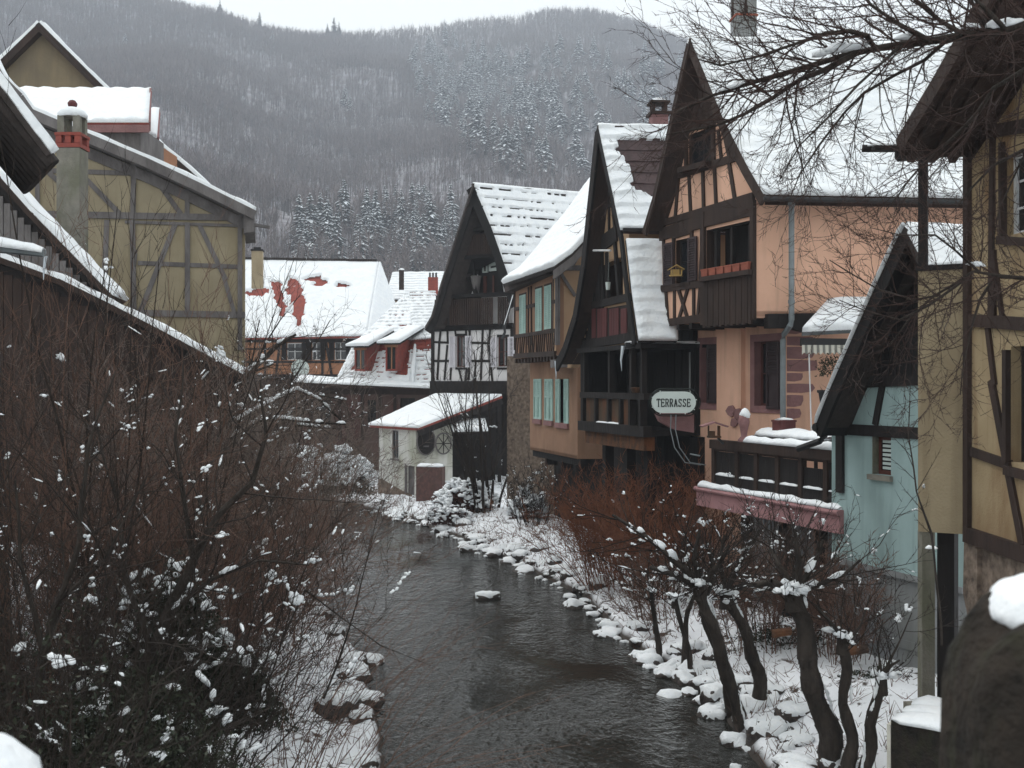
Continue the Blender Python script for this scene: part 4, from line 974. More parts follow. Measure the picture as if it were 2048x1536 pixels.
mb = MB(); PD.wall(mb, outer, [ho], .25); q = PD.P(tl, 0); mb.prism([q+Vector((0,0,zfl)), q+RD*5+Vector((0,0,zfl)), q+RD*5+Vector((0,0,zvd(tl)-.2)), q+Vector((0,0,zvd(tl)-.2))], Vector((0,.25,0))); mb.build('upper_wall', M['tan'], dark)
mb = MB(); B = lambda a, b, w, o=.035: PD.beam(mb, a, b, w, -.02, o)
PD.rbox(mb, (ho[0]-.1, ho[1]-.1, ho[2]+.1, ho[3]+.1), -1.6, -1.5)
# dark boarded left half and the framing
tlw = sorted([PD.tz(1208, 0)[0], PD.tz(1140, 0)[0]])
n = 14
for i in range(n):
    t0, t1 = lerp(tlw[0], tlw[1], i/n), lerp(tlw[0], tlw[1], (i+.94)/n); zz = min(zvd(t0), zvd(t1))-.25
    if zz > zfl+.1: PD.rbox(mb, (t0, zfl, t1, zz), -.02, .03+.01*(i % 2))
B((1194,497),(1236,466),.42,.06); B((1220,480),(1219,380),.10); B((1232,470),(1222,372),.10); B((1204,420),(1228,408),.10)
B((1182,612),(1262,594),.20,.07); B((1170,690),(1268,674),.24,.09); B((1188,612),(1196,500),.13,.07); B((1218,606),(1216,505),.12,.07); B((1241,600),(1232,480),.12,.07)
mb.build('gable_framing', M['wood'], dark)
mb = MB(); r = PD.rect(1178, 617, 1262, 676); PD.rbox(mb, (r[0], r[1]-.02, r[2], r[3]+.02), -.02, .02); mb.build('panel_backing', M['wood'], dark)
mb = MB()
for x0, x1 in ((1186,1194),(1197,1216),(1221,1240),(1244,1256)):
    r = PD.rect(x0, 617, x1, 676); n = 4
    for k in range(n): PD.rbox(mb, (lerp(r[0], r[2], k/n), r[1], lerp(r[0], r[2], (k+.9)/n), r[3]), -.02, .045)
mb.build('gable_panels', M['redpanel'], dark)
mb = MB(); mb.tube([PD.pt(1187, 501, .3), PD.pt(1221, 501, .3)], .03, 6); mb.build('pole', M['frame_white'], dark)
lb = PD.pt(1216, 572, .25); m = MB(); m.lathe((lb.x, lb.y, lb.z-.1), [(.05,0),(.07,.2)], 8); m.tube([lb+Vector((0,0,.1)), lb+Vector((.02,0,.9))], .0025, 4); o = m.build('hanging_lamp', M['sign']); tag(o, 'small white lamp hanging in the dark gable opening', 'lamp')
# gallery
PQ = PD.shift(.15)
rl = [(1166, 786), (1290, 793)]
g0, g1 = sorted([PQ.tz(1164, 0)[0], PQ.tz(1290, 0)[0]])
zrl = PQ.tz(1228, 790)[1]; zgf = PQ.tz(1228, 855)[1]
mb = MB(); PQ.rbox(mb, (g0, zgf-.02, g1, zfl+.05), -1.5, -1.35); PQ.rbox(mb, (g0, zgf-.14, g1, zgf), -1.5, .05); PQ.rbox(mb, (g0, zfl-.12, g1+.1, zfl), -1.5, .12); q = PQ.P(g1, 0, .0); q_in = -PQ.n*1.5; mb.prism([q+Vector((0,0,zgf)), q+q_in+Vector((0,0,zgf)), q+q_in+Vector((0,0,zfl)), q+Vector((0,0,zfl))], PQ.u*.12); mb.build('gallery_back', M['black'], dark)
mb = MB()
for x in (1168, 1219, 1262, 1283): 
    t_ = PQ.tz(x, 0)[0]; PQ.rbox(mb, (t_-.07, zgf, t_+.07, zfl-.12), -.12, .02)
PQ.rbox(mb, (g0-.05, zrl-.10, g1+.05, zrl+.06), -.16, .05); PQ.rbox(mb, (g0-.1, zgf-.16, g1+.1, zgf+.10), -.14, .09)
for x in (1168, 1193, 1219, 1243, 1262, 1283):
    t_ = PQ.tz(x, 0)[0]; PQ.rbox(mb, (t_-.06, zgf+.1, t_+.06, zrl-.1), -.10, .06)
mb.build('gallery_frame', M['wood'], dark)
mb = MB()
for x0, x1 in ((1171,1190),(1196,1216),(1222,1240),(1246,1260)):
    r = PQ.rect(x0, 800, x1, 846); PQ.rbox(mb, (r[0], zgf+.1, r[2], zrl-.1), -.06, -.02)
mb.build('gallery_panels', M['mustard'], dark)
mb = MB(); PQ.rbox(mb, (g0+.1, zgf-.50, g1-.2, zgf-.17), -.3, -.02); mb.build('rotten_beam', M['rust'], dark)
mb = MB(); PQ.rbox(mb, (g0+.2, zgf+.1, g0+.36, zfl-.2), -1.34, -1.3); PQ.rbox(mb, (g0+.9, zgf+.1, g0+1.2, zfl-.3), -1.34, -1.3); PQ.rbox(mb, (g0+2.9, zfl-.5, g0+3.3, zfl-.25), -1.34, -1.3)
mb.build('gallery_trim', M['greyplinth'], dark)
snowstrip(dark, [PQ.P(lerp(g0, g1, .35), zgf+.1, .03), PQ.P(lerp(g0, g1, .72), zgf+.1, .03)], .1, .04)
zg_ = PQ.tz(1265, 690)[1]
mb = MB(); mb.bar(PQ.pt(1250, 690, .35), PQ.pt(1250, 690, .35)+RD*2.2, .14, .12); mb.build('gutter', M['iron'], dark); snowstrip(dark, [PQ.pt(1250, 687, .35), PQ.pt(1250, 687, .35)+RD*2.2], .15, .06)
mb = MB(); c = PQ.pt(1246, 692, .35); mb.tube([c, c-Vector((.05,0,.35)), c-Vector((.03,0,.62))], [.05,.025,.004], 5); c = PD.pt(1112, 722, OD); mb.tube([c, c-Vector((0,0,.3)), c-Vector((0,0,.55))], [.05,.025,.004], 5); mb.build('icicle', M['ice'], dark)
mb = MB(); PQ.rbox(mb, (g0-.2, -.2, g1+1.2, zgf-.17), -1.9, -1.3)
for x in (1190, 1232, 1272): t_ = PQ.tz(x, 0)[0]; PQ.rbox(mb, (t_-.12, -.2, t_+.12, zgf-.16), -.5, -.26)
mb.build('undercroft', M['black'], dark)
fp = PQ.P(PQ.tz(1274, 0)[0], zrl+.07, -.02); m = MB(); m.lathe(fp, [(.13,0),(.19,.12),(.16,.13)], 10); o = m.build('flower_bowl', M['rust']); tag(o, 'rusty flower bowl on the rail of the dark gallery', 'bowl')
a = W(1317, 235, 31.5); ch = chimney(dark, (a.x, a.y), .46, .46, a.z-.5, W(0, 232, 31.5).z, M['sandstone'], M['wood2'])
# ---------------------------------------------------------------- brown house with pale green shutters
PB = Pl(1112, 33.6, 1030, 38.2)
PBL = Pl(1155, 33.0, 1060, 37.8)
RB = zdir(1, .10)
brown = thing('brown_house', PB.P(2, .6), 'brown plastered house with pale green shutters and a smooth sweeping snow roof', 'house')
zj = PB.tz(1068, 714)[1]; ze = PB.tz(1070, 556)[1]
tl, tr = sorted([0, PB.tz(1030, 0)[0]])
hs_ = [PB.rect(1040, 590, 1052, 668), PB.rect(1072, 577, 1084, 662), PB.rect(1090, 571, 1103, 658)]
mb = MB(); PB.wall(mb, [(tl, zj), (tr, zj), (tr, ze), (tl, ze)], hs_, .25); mb.build('upper_wall', M['brown'], brown)
# side gable wall under the curved verge
PSd = Pl(1112, 33.6, 1172, 33.95)
vg = [(1100,545),(1118,516),(1140,486),(1160,458),(1178,440)]
zs_ = [PSd.tz(x, y) for x, y in vg]
mb = MB(); PSd.tzpoly(mb, [(0, zj), (PSd.L, zj), (PSd.L, zs_[-1][1]-.1)]+[(t_, z_-.1) for t_, z_ in reversed(zs_[1:-1])]+[(0, PSd.tz(1112, 520)[1]-.1)], -.25, 0); mb.build('side_wall', M['tan'], brown)
mb = MB(); B = lambda a, b, w, o=.035: PSd.beam(mb, a, b, w, -.02, o)
B((1114,536),(1160,536),.16); B((1120,545),(1150,592),.10); B((1146,530),(1160,505),.09); B((1113,690),(1113,540),.09); B((1118,690),(1118,545),.04)
mb.build('side_framing', M['grey_timber'], brown)
mb = MB(); B = lambda a, b, w, o=.03: PB.beam(mb, a, b, w, -.02, o)
B((1030,700),(1030,560),.12); B((1030,673),(1112,661),.12); B((1030,618),(1040,617),.12); B((1055,614),(1070,610),.12); B((1106,604),(1112,603),.12); B((1057,690),(1058,574),.09); B((1064,690),(1063,572),.08); B((1107,690),(1108,556),.09)
rb = random.Random(4)
for k in range(20):
    x = lerp(1033, 1110, k/19); d = rb.uniform(-3, 3); B((x+d, 710), (x-d*.4, 672-(x-1030)*.14), .06)
B((1030,712),(1112,707),.16,.06)
for k in range(13):
    x = lerp(1033, 1110, k/12); t_ = PB.tz(x, 0)[0]; PB.rbox(mb, (t_-.07, zj-.16, t_+.07, zj-.02), -.5, .05)
PB.beam(mb, (1026,578),(1110,540), .26, -.1, .30)
mb.build('timber_framing', M['wood2'], brown)
for r in hs_:
    mw = (r[0]+r[2])/2
    window(PB, brown, r, M['wood'], 0, 0, .1, sh=[(r[0]-.02, r[1], mw-.01, r[3]), (mw+.01, r[1], r[2]+.02, r[3])], shm=M['shutter_mint'], surround=.06, sm=M['wood2'], sho=-.02)
# sweeping roof: eave along the front, flaring up to the ridge
rows = []
for (xa, ya, oa), (xb, yb, ob) in zip([(1003,566,.55),(1040,520,.1),(1083,468,-1.0),(1120,425,-2.1),(1150,386,-3.2)], [(1108,528,.55),(1128,488,.1),(1150,448,-1.0),(1176,400,-2.1),(1200,352,-3.2)]):
    pass
nb = PB.n
e0 = PB.pt(1006, 570, .5); e1 = PB.pt(1108, 530, .5)
prof = [(0,0),(.55,.42),(1.3,1.25),(2.2,2.45),(3.3,4.0)]
zl0, zl1 = e0.z, e1.z
zav = (zl0+zl1)/2
rows = [(Vector((e0.x, e0.y, zav+h_))-nb*d_*1.05, Vector((e1.x, e1.y, zav+h_))-nb*d_*1.05) for d_, h_ in prof]
roof(brown, rows, M['darktile'], thick=.16, wav=.025, course=.3, camp=.012, du=.12, dv=.06, slab=.12)
mb = MB()
for (a, b), (c, d) in zip(rows, rows[1:]): mb.prism([b-Vector((0,0,.13)), d-Vector((0,0,.13)), d-Vector((0,0,.38)), b-Vector((0,0,.38))], Vector((-.03,-.06,0)))
mb.build('bargeboard', M['grey_timber'], brown)
# lower storey
zb0 = PBL.tz(1155, 918)[1]
h2 = [PBL.rect(1069, 758, 1083, 838), PBL.rect(1091, 758, 1106, 841), PBL.rect(1113, 758, 1137, 846)]
tl, tr = sorted([0, PBL.tz(1060, 0)[0]])
mb = MB(); PBL.wall(mb, [(tl, zb0), (tr, zb0), (tr, zj-.1), (tl, zj-.1)], h2, .25); q = PBL.P(0, 0); mb.prism([q+Vector((0,0,zb0)), q+Vector((1.4,.1,zb0)), q+Vector((1.4,.1,zj-.1)), q+Vector((0,0,zj-.1))], Vector((-.04,.25,0))); mb.prism([PBL.P(tl, zb0), PBL.P(tr, zb0), PBL.P(tr, zb0)+RB*3, PBL.P(tl, zb0)+RB*3], Vector((0,0,.1))); mb.build('lower_wall', M['brown'], brown)
for i, r in enumerate(h2):
    mw = (r[0]+r[2])/2; w3 = (r[2]-r[0])*.32
    sh_ = [(r[0]-.03, r[1], mw-.01, r[3]), (mw+.01, r[1], r[2]+.03, r[3])] if i < 2 else [(r[0]-.04, r[1], r[0]+w3, r[3]), (r[2]-w3, r[1], r[2]+.04, r[3])]
    window(PBL, brown, r, M['wood'], 0, 0, .12, sh=sh_, shm=M['shutter_mint'], sill=.16, sm=M['sandstone'], louvre=.4, sho=-.01)
mb = MB(); PBL.rbox(mb, (tl, zb0-.22, tr, zb0-.002), -1.2, -.1)
for x in (1090, 1120, 1148): t_ = PBL.tz(x, 0)[0]; PBL.rbox(mb, (t_-.07, zb0-.4, t_+.07, zb0-.2), -.4, -.03)
PBL.rbox(mb, (tl-.2, -.2, tr+.4, zb0-.1), -1.6, -1.0); mb.build('floor_beams', M['black'], brown)
mb = MB(); a = W(1030, 0, 36.5); b = W(1155, 0, 33.2)
mb.bar(PB.P(-.6, zj-.26, -.05), PB.P(.3, zj-.26, -.05), .28, .24)
PX = Pl(1122, 33.3, 1172, 33.25); PX.rbox(mb, (0, PX.tz(1140, 718)[1], PX.L, PX.tz(1140, 698)[1]), -.3, 0); mb.build('end_beam', M['grey_timber'], brown)
PXs = [W(1124, 697, 33.2), W(1166, 695, 33.2)]; snowstrip(brown, PXs, .14, .05)
# rubble wall between brown and white houses
PR = Pl(1018, 40.2, 1132, 38.4); rbw = thing('rubble_wall', PR.P(.5, .8), 'rough rubble stone wall below the brown house, beside the white hut yard', 'wall')
mb = MB(); PR.tzpoly(mb, [(-.1, 0), (PR.L, 0), (PR.L, PR.tz(1132, 880)[1]), (PR.tz(1066,0)[0], PR.tz(1066, 880)[1]), (PR.tz(1065,0)[0], PR.tz(1060, 715)[1]), (-.1, PR.tz(1020, 712)[1])], -.5, 0); mb.build('wall', M['rubble'], rbw)
# ---------------------------------------------------------------- white half timbered house
PWt = Pl(865, 50.4, 1027, 48.4)
RW = zdir(1, .5)
wht = thing('white_timbered_house', PWt.P(2, 1), 'black and white half-timbered house with slatted balconies in its black gable', 'house')
OW = .8
left = [(849,654),(862,632),(880,570),(912,468),(945,366)]; right = [(945,366),(985,460),(1020,560),(1034,602)]
Lw = [PWt.pt(x, y, OW) for x, y in left]; Rw = [PWt.pt(x, y, OW) for x, y in right]
roof(wht, [(p, p+RW*5) for p in Lw], M['darktile'], snow=False, slab=.14)
def bare_w(x, d, u, v):
    ph = (d+.03*nz(x*.8, d, 5)) % .46
    return 1 if (ph > .36 and nz(x*4.2, d*1.4, 6)+.35*nz(x*.5, d*.5, 2) > -.02+.25*max(0, x-4)/4) else 0
roof(wht, [(p, p+RW*9) for p in reversed(Rw)], M['darktile'], thick=.10, course=.46, camp=.05, wav=.02, du=.07, dv=.055, bare=bare_w, slab=.14)
tl, tr = 0, PWt.L
zfl = PWt.tz(945, 656)[1]; zb0 = PWt.tz(945, 762)[1]
vw = [tuple(PWt.tz(x, y, OW)) for x, y in left+right[1:]]
hx = [PWt.rect(912, 672, 931, 734), PWt.rect(995, 674, 1016, 733)]
mb = MB(); PWt.wall(mb, [(tl, zb0), (tr, zb0), (tr, zfl), (tl, zfl)], hx, .25); mb.build('lower_wall', M['white'], wht)
hop = PWt.rect(903, 522, 1010, 590)
outer, zvw = gable_tz(PWt, vw, -.15, tr+.15, zfl, .22)
mb = MB(); PWt.wall(mb, outer, [], .1); 
mb = MB()
zop0, zop1 = PWt.tz(945, 590)[1], PWt.tz(945, 520)[1]
o_hi, _ = gable_tz(PWt, vw, PWt.tz(905,0)[0], PWt.tz(1000,0)[0], zop1, .22); PWt.wall(mb, o_hi, [], .12)
PWt.rbox(mb, (PWt.tz(868,0)[0], zfl, PWt.tz(1027,0)[0], zop0-.1), -.9, -.8)
mw_ = MB(); PWt.rbox(mw_, (PWt.tz(958,0)[0], zfl+.15, PWt.tz(1022,0)[0], zop0-.1), -.3, -.2); mw_.build('pale_board', M['white'], wht); mw_ = MB(); PWt.rbox(mw_, (PWt.tz(962,0)[0], PWt.tz(945,508)[1], PWt.tz(978,0)[0], PWt.tz(945,472)[1]), .1, .13); mw_.build('pale_board', M['white'], wht)
mb.build('gable_boards', M['black'], wht)
# recess with white infill, door and hanging things
PWi = PWt.shift(-.45)
oi, _ = gable_tz(PWi, [(t_, z_) for t_, z_ in vw], PWt.tz(872,0)[0], PWt.tz(1026,0)[0], zop0-.2, .5)
mb = MB(); PWi.wall(mb, oi, [], .1); mb.build('loggia_back', M['wood'], wht)
mb = MB()
for pts in (((1006,568),(1018,566),(1022,590),(1008,590)), ((917,592),(930,550),(936,592)), ((938,592),(946,560),(950,592)), ((944,530),(956,530),(956,552),(946,552))): PWi.poly(mb, pts, 0, .03)
mb.build('white_infill', M['white'], wht)
mb = MB(); PWi.poly(mb, ((967,528),(977,527),(977,545),(967,546)), 0, .12); PWi.poly(mb, ((980,526),(999,524),(999,541),(980,543)), 0, .12); mb.build('enamel_plate', M['sign'], wht)
mb = MB(); PWi.poly(mb, ((968,552),(974,552),(974,591),(968,591)), 0, .06); PWi.poly(mb, ((986,551),(989,551),(989,590),(986,590)), 0, .06); mb.build('door_frame', M['frame_red'], wht)
mb = MB(); PWi.poly(mb, ((984,533),(995,531),(995,535),(984,537)), .12, .126); PWi.poly(mb, ((971,531),(974,531),(974,543),(971,543)), .12, .126); mb.build('plate_mark', M['letter'], wht)
m = MB(); c = PWt.pt(952, 592, -.1); m.lathe((c.x, c.y, c.z), [(.12,0),(.16,.3),(.24,.85),(.25,.9)], 10); o = m.build('basket', M['grey_timber']); tag(o, 'tall tapered wicker basket hanging in the loggia of the black gable', 'basket')
mb = MB(); B = lambda a, b, w, o=.05: PWt.beam(mb, a, b, w, -.05, o)
B((862,658),(1027,652),.26,.10); B((880,596),(1022,588),.16,.35); B((920,517),(992,512),.16,.3); B((926,466),(984,457),.16,.3)
B((953,590),(946,522),.12); B((905,590),(918,520),.16); B((1004,590),(994,520),.14); B((953,592),(935,555),.10)
for pts, dx, dy in ((left, 13, 8), (right, -11, 10)):
    tzs = [PWt.tz(x, y, OW) for x, y in pts]
    PWt.tzpoly(mb, [(t_, z_-.12) for t_, z_ in tzs]+[(t_+(.30 if dx > 0 else -.30), z_-.30) for t_, z_ in reversed(tzs)], OW-.09, OW+.012)
mb.build('gable_framing', M['black'], wht)
mb = MB(); rz_ = PWt.rect(876, 600, 1024, 650); n = 34
for k in range(n):
    if rnd.random() < .08: continue
    t0 = lerp(rz_[0], rz_[2], k/n); t1 = lerp(rz_[0], rz_[2], (k+.74)/n); PWt.rbox(mb, (t0, rz_[1], t1, rz_[3]+.06), .25, .29)
mb.build('balcony_boards', M['wood2'], wht); mb = MB()
rz_ = PWt.rect(926, 470, 988, 512); n = 18
for k in range(n):
    t0 = lerp(rz_[0], rz_[2], k/n); t1 = lerp(rz_[0], rz_[2], (k+.74)/n); PWt.rbox(mb, (t0, rz_[1], t1, min(rz_[3], zvw(t0)-.3, zvw(t1)-.3)), .22, .26)
mb.build('balcony_boards', M['wood2'], wht)
mb = MB(); B = lambda a, b, w, o=.03: PWt.beam(mb, a, b, w, -.02, o)
B((866,660),(866,764),.16,.05); B((1025,655),(1025,764),.16,.05); B((866,684),(910,686),.10); B((866,722),(910,722),.11); B((932,685),(990,687),.10); B((932,722),(990,722),.11)
B((882,658),(879,684),.09); B((879,686),(875,760),.10); B((895,658),(896,684),.09); B((895,690),(889,760),.09); B((903,722),(901,760),.09); B((918,738),(924,762),.08); B((934,738),(931,762),.09); B((940,658),(938,760),.09,.04); B((966,656),(962,760),.09,.04); B((981,656),(978,684),.09); B((978,690),(985,762),.09); B((952,724),(948,762),.08); B((910,657),(912,672),.08); B((932,657),(933,672),.08); B((912,670),(932,670),.12,.05); B((912,737),(934,737),.10,.06); B((995,672),(1018,672),.12,.05); B((995,737),(1018,737),.10,.06)
mb.build('timber_framing', M['wood'], wht)
for i, r in enumerate(hx):
    ww = .30; window(PWt, wht, r, M['frame_red'], 1, 1, .14, sh=[(r[0]-ww-.03, r[1]-.02, r[0]-.02, r[3]), (r[2]+.02, r[1]-.02, r[2]+ww+.03, r[3])], shm=M['shutter_white'], curtain=[(.45,.62)])
mb = MB(); PWt.rbox(mb, (-.1, zb0-.6, tr+.3, zb0-.0), -1.5, .08); PWt.rbox(mb, (.1, -.1, tr+.3, zb0-.6), -2.5, -1.2); mb.build('ground_floor', M['wood'], wht)
g0 = Rw[-1]; mb = MB(); mb.tube([W(1026,588,47.5), W(1018,620,47.4), W(1008,652,47.4), W(1010,664,47.4), W(1004,678,47.4)], .06, 7); mb.build('downpipe', M['iron'], wht); snowstrip(wht, [W(1026,590,47.4), W(1008,650,47.3)], .14, .04)
# ---------------------------------------------------------------- whitewashed hut
PH1 = Pl(758, 48.4, 832, 46.0); PH2 = Pl(832, 46.0, 905, 46.6)
hut = thing('whitewashed_hut', PH1.P(1, .7), 'small whitewashed hut with a lean-to snow roof at the water edge', 'hut')
zt0 = PH1.tz(800, 856)[1]; hw1 = PH1.rect(784, 861, 797, 917); hd1 = PH1.rect(813, 932, 829, 1004)
mb = MB(); PH1.wall(mb, [(0, .95), (PH1.L, .3), (PH1.L, zt0), (0, zt0)], [hw1, (hd1[0], .35, hd1[2], hd1[3])], .2)
PH2.tzpoly(mb, [(0, .3), (PH2.L, .3), (PH2.L, PH2.tz(903, 838)[1]), (0, zt0)], -.2, 0); mb.build('wall', M['hutwhite'], hut)
mb = MB(); PH1.tzpoly(mb, [(-.05, -.3), (PH1.L+.0, -.3), (PH1.L+.0, .42), (0, 1.1)], -.3, .04); mb.build('stone_base', M['rubble'], hut)
window(PH1, hut, hw1, M['grey_timber'], 1, 0, .08, sill=.08, sm=M['grey_timber'])
mb = MB(); PH1.rbox(mb, (hd1[0], .3, hd1[2], hd1[3]), -.16, -.1); PH1.rbox(mb, (hd1[0]-.09, .2, hd1[0], hd1[3]+.06), -.02, .04, 0); mb.build('door', M['grey_timber'], hut)
E0, E1 = PH1.pt(737, 850, .35), W(836, 856, 45.6)
ET0, ET1 = W(872, 789, 49.5), W(1004, 791, 47.6)
roof(hut, [(E0, E1), (ET0, ET1)], M['tile'], thick=.10, wav=.03, course=.35, camp=.012, slab=.12, du=.2, dv=.15)
mb = MB(); mb.bar(E1-Vector((0,-.05,.22)), ET1-Vector((0,-.05,.25)), .1, .24); 
PH3 = Pl(905, 46.9, 1000, 47.3); PH3.tzpoly(mb, [(0, .3), (PH3.L, .3), (PH3.L, PH3.tz(1000, 800)[1]), (0, PH3.tz(905, 836)[1])], -1.2, -1.1)
for x in (907, 950, 1000): t_ = PH3.tz(x, 0)[0]; PH3.rbox(mb, (t_-.07, .2, t_+.07, PH3.tz(x, 838-(x-905)*.38)[1]), -.2, -.05)
mb.build('shed_boards', M['wood'], hut)
o = roof(hut, [(W(907, 864, 45.9), W(976, 862, 46.1)), (W(898, 842, 47.2), W(970, 840, 47.4))], M['darktile'], thick=.12, name='low_roof')
# cask lid and wagon wheel hung on the hut
c = PH2.pt(852, 883, .12); dk = thing('round_cask_lid', c, 'big dark round cask lid hung on the white hut wall, rimmed with snow', 'cask lid')
mb = MB(); rr_ = [(math.cos(a), math.sin(a)) for a in np.linspace(0, 2*math.pi, 28)[:-1]]
mb.prism([c+PH2.u*(.40*x)+Vector((0,0,.56*y)) for x, y in rr_], -PH2.n*.10); mb.build('lid', M['wood'], dk)
mb = MB(); mb.tube([c+PH2.u*(.40*x)+Vector((0,0,.56*y)) for x, y in rr_]+[c+PH2.u*.40], .035, 6); mb.bar(c+PH2.u*-.12+Vector((0,0,-.2))+PH2.n*.02, c+PH2.u*.12+Vector((0,0,-.2))+PH2.n*.02, .05, .06); mb.build('hoop', M['grey_timber'], dk)
snowstrip(dk, [c+PH2.u*(.40*math.cos(a))+Vector((0,0,.57*math.sin(a))) for a in np.linspace(.5, 2.6, 9)], .1, .04, seg=.3)
c = PH2.pt(887, 887, .10); wg = thing('wagon_wheel', c, 'weathered spoked wagon wheel leaning on the white hut beside the cask lid', 'wagon wheel')
mb = MB(); mb.tube([c+PH2.u*(.34*x)+Vector((0,0,.44*y)) for x, y in rr_]+[c+PH2.u*.34], .035, 6); mb.build('rim', M['grey_timber'], wg)
mb = MB()
for k in range(8): a = k*math.pi/4; mb.tube([c, c+PH2.u*(.34*math.cos(a))+Vector((0,0,.44*math.sin(a)))], .02, 5)
mb.build('spoke', M['wood'], wg)
# snow capped brick pier in front of the hut
PP = Pl(832, 44.9, 884, 44.7); pier = thing('brick_pier', PP.P(.5, .3), 'short red brown brick pier with a snow cap in front of the hut', 'pier')
mb = MB(); PP.rbox(mb, (0, -.2, PP.L, PP.tz(858, 934)[1]), -.55, 0); mb.build('pier', mat('old_brick', (.16,.085,.075), (.10,.06,.055), 9, .9, .6, 20, stain=(.07,.05,.04), sscale=2, samt=.7), pier)
snowstrip(pier, [PP.P(.0, PP.tz(858, 934)[1], -.27), PP.P(PP.L, PP.tz(858, 934)[1], -.27)], .62, .13)
# ---------------------------------------------------------------- house with the big red and white roof
PM = Pl(470, 66.0, 722, 63.5)
red = thing('red_roofed_house', PM.P(4, 1.5), 'orange half-timbered house under a large snowy roof with bare red patches', 'house')
ze = PM.tz(600, 676)[1]; zr = W(0, 520, 70.5).z
def bare_r(x, d, u, v):
    X = x/Lr_; Dv = d/Ld_
    def bl(cx, cy, rx, ry, rot=0):
        a, b = X-cx, Dv-cy; c, s = math.cos(rot), math.sin(rot); return 1-math.hypot((a*c+b*s)/rx, (-a*s+b*c)/ry)
    f = max(bl(.52,.46,.055,.36,.10), bl(.47,.66,.055,.16), bl(.37,.52,.04,.18,.15), bl(.34,.66,.06,.06), bl(.20,.58,.11,.07), bl(.60,.76,.08,.055,.1), bl(.70,.69,.08,.05,.1), bl(.85,.67,.09,.045), bl(.41,.34,.035,.12))
    f += .55*nz(x*1.1, d*1.1, 3)+.45*nz(x*3.6, d*3.6, 1)
    return 1 if f > .10 or (d > Ld_*.84 and ((d % .3) > .24) and nz(x*3, d*2, 8) > .1) else 0
A0, A1 = W(462, 676, 65.6), W(732, 672, 62.9); B0, B1 = W(470, 520, 71), W(757, 525, 69)
Lr_ = (A1-A0).length; Ld_ = (B0-A0).length
roof(red, [(A0, A1), (B0, B1)], M['tile'], thick=.10, wav=.03, du=.1, dv=.1, bare=bare_r, slab=.15)
# hip end
C1 = W(806, 585, 66)
roof(red, [(A1, W(812, 668, 66.5)), (B1, B1+Vector((.05,.05,0)))], M['tile'], thick=.12, wav=.03, slab=.1, name='hip_roof')
mb = MB(); n = 60
for k in range(n):
    p_ = B0.lerp(B1, k/n); mb.box((p_.x, p_.y-.02, p_.z+.12), .14, .2, .14)
mb.build('ridge_tiles', M['darktile'], red)
hh = [PM.rect(574, 686, 604, 720), PM.rect(624, 684, 641, 720), PM.rect(669, 684, 692, 720)]
zgr = PM.tz(600, 752)[1]
mb = MB(); PM.wall(mb, [(0, zgr), (PM.L, zgr), (PM.L, ze-.1), (0, ze-.1)], hh, .2); mb.build('wall', M['orange'], red)
for r in hh: window(PM, red, r, M['frame_white'], 1, 1, .08, sh=[(r[0]-.33, r[1], r[0]-.01, r[3]), (r[2]+.01, r[1], r[2]+.33, r[3])], shm=M['wood'])
mb = MB(); B = lambda a, b, w, o=.03: PM.beam(mb, a, b, w, -.02, o)
B((490,681),(722,681),.24,.06); B((490,724),(722,724),.13); B((490,698),(722,698),.10); B((490,752),(722,752),.2,.05)
for a, b in ((608,608),(645,645),(652,664),(700,700),(560,552),(615,612),(530,530)): B((a,684),(b,752),.14)
mb.build('timber_framing', M['wood'], red)
mb = MB(); PM.rbox(mb, (0, 0, PM.L, zgr-.1), -1.2, -.4); mb.build('ground_floor', M['wood2'], red)
a = W(515, 540, 64.5); mb = MB(); mb.box((a.x, a.y, W(0,540,64.5).z), .62, .6, W(0,503,64.5).z-W(0,577,64.5).z, .1); o = mb.build('chimney', M['ochre2'], red)
mb = MB(); z_ = W(0,503,64.5).z; mb.box((a.x, a.y, z_+.05), .72, .7, .1, .1); mb.box((a.x, a.y, z_+.17), .4, .3, .14, .1); mb.build('cap', M['wood'], o)
m = MB(); c = W(600, 738, 60); m.lathe((0,0,0), [(.02,0),(.3,.05),(.5,.16)], 16); o = m.build('satellite_dish', M['sign']); o.location = c; o.rotation_euler = (math.radians(80), 0, .2); tag(o, 'pale round satellite dish in front of the orange timbered wall', 'satellite dish')
# mansard wing in front with two dormers
PN = Pl(690, 56.6, 866, 55.2)
man = thing('mansard_house', PN.P(3, 1.5), 'low house with a red tiled mansard roof, two snow topped dormers and dark ground floor', 'house')
ev = lambda x, y, Y: W(x, y, Y)
def bare_t(x, d, u, v): return 1 if ((d % .32) > .24 and nz(x*3, d*2, 8) > .02) else 0
# upper hipped roof
ap0, ap1 = W(818, 584, 59.5), W(872, 584, 58.9)
roof(man, [(W(716, 682, 57.6), W(826, 680, 55.6)), (ap0, ap0+Vector((.06,-.02,0)))], M['tile'], thick=.10, course=.32, camp=.03, du=.09, dv=.06, bare=bare_t, name='hip_roof')
roof(man, [(W(826, 680, 55.6), W(885, 676, 55.4)), (ap0, ap1)], M['tile'], thick=.09, course=.30, camp=.04, du=.08, dv=.06, bare=lambda x, d, u, v: 1 if ((d % .30) > .22 and nz(x*4, d*2, 8) > -.05) else 0, name='roof')
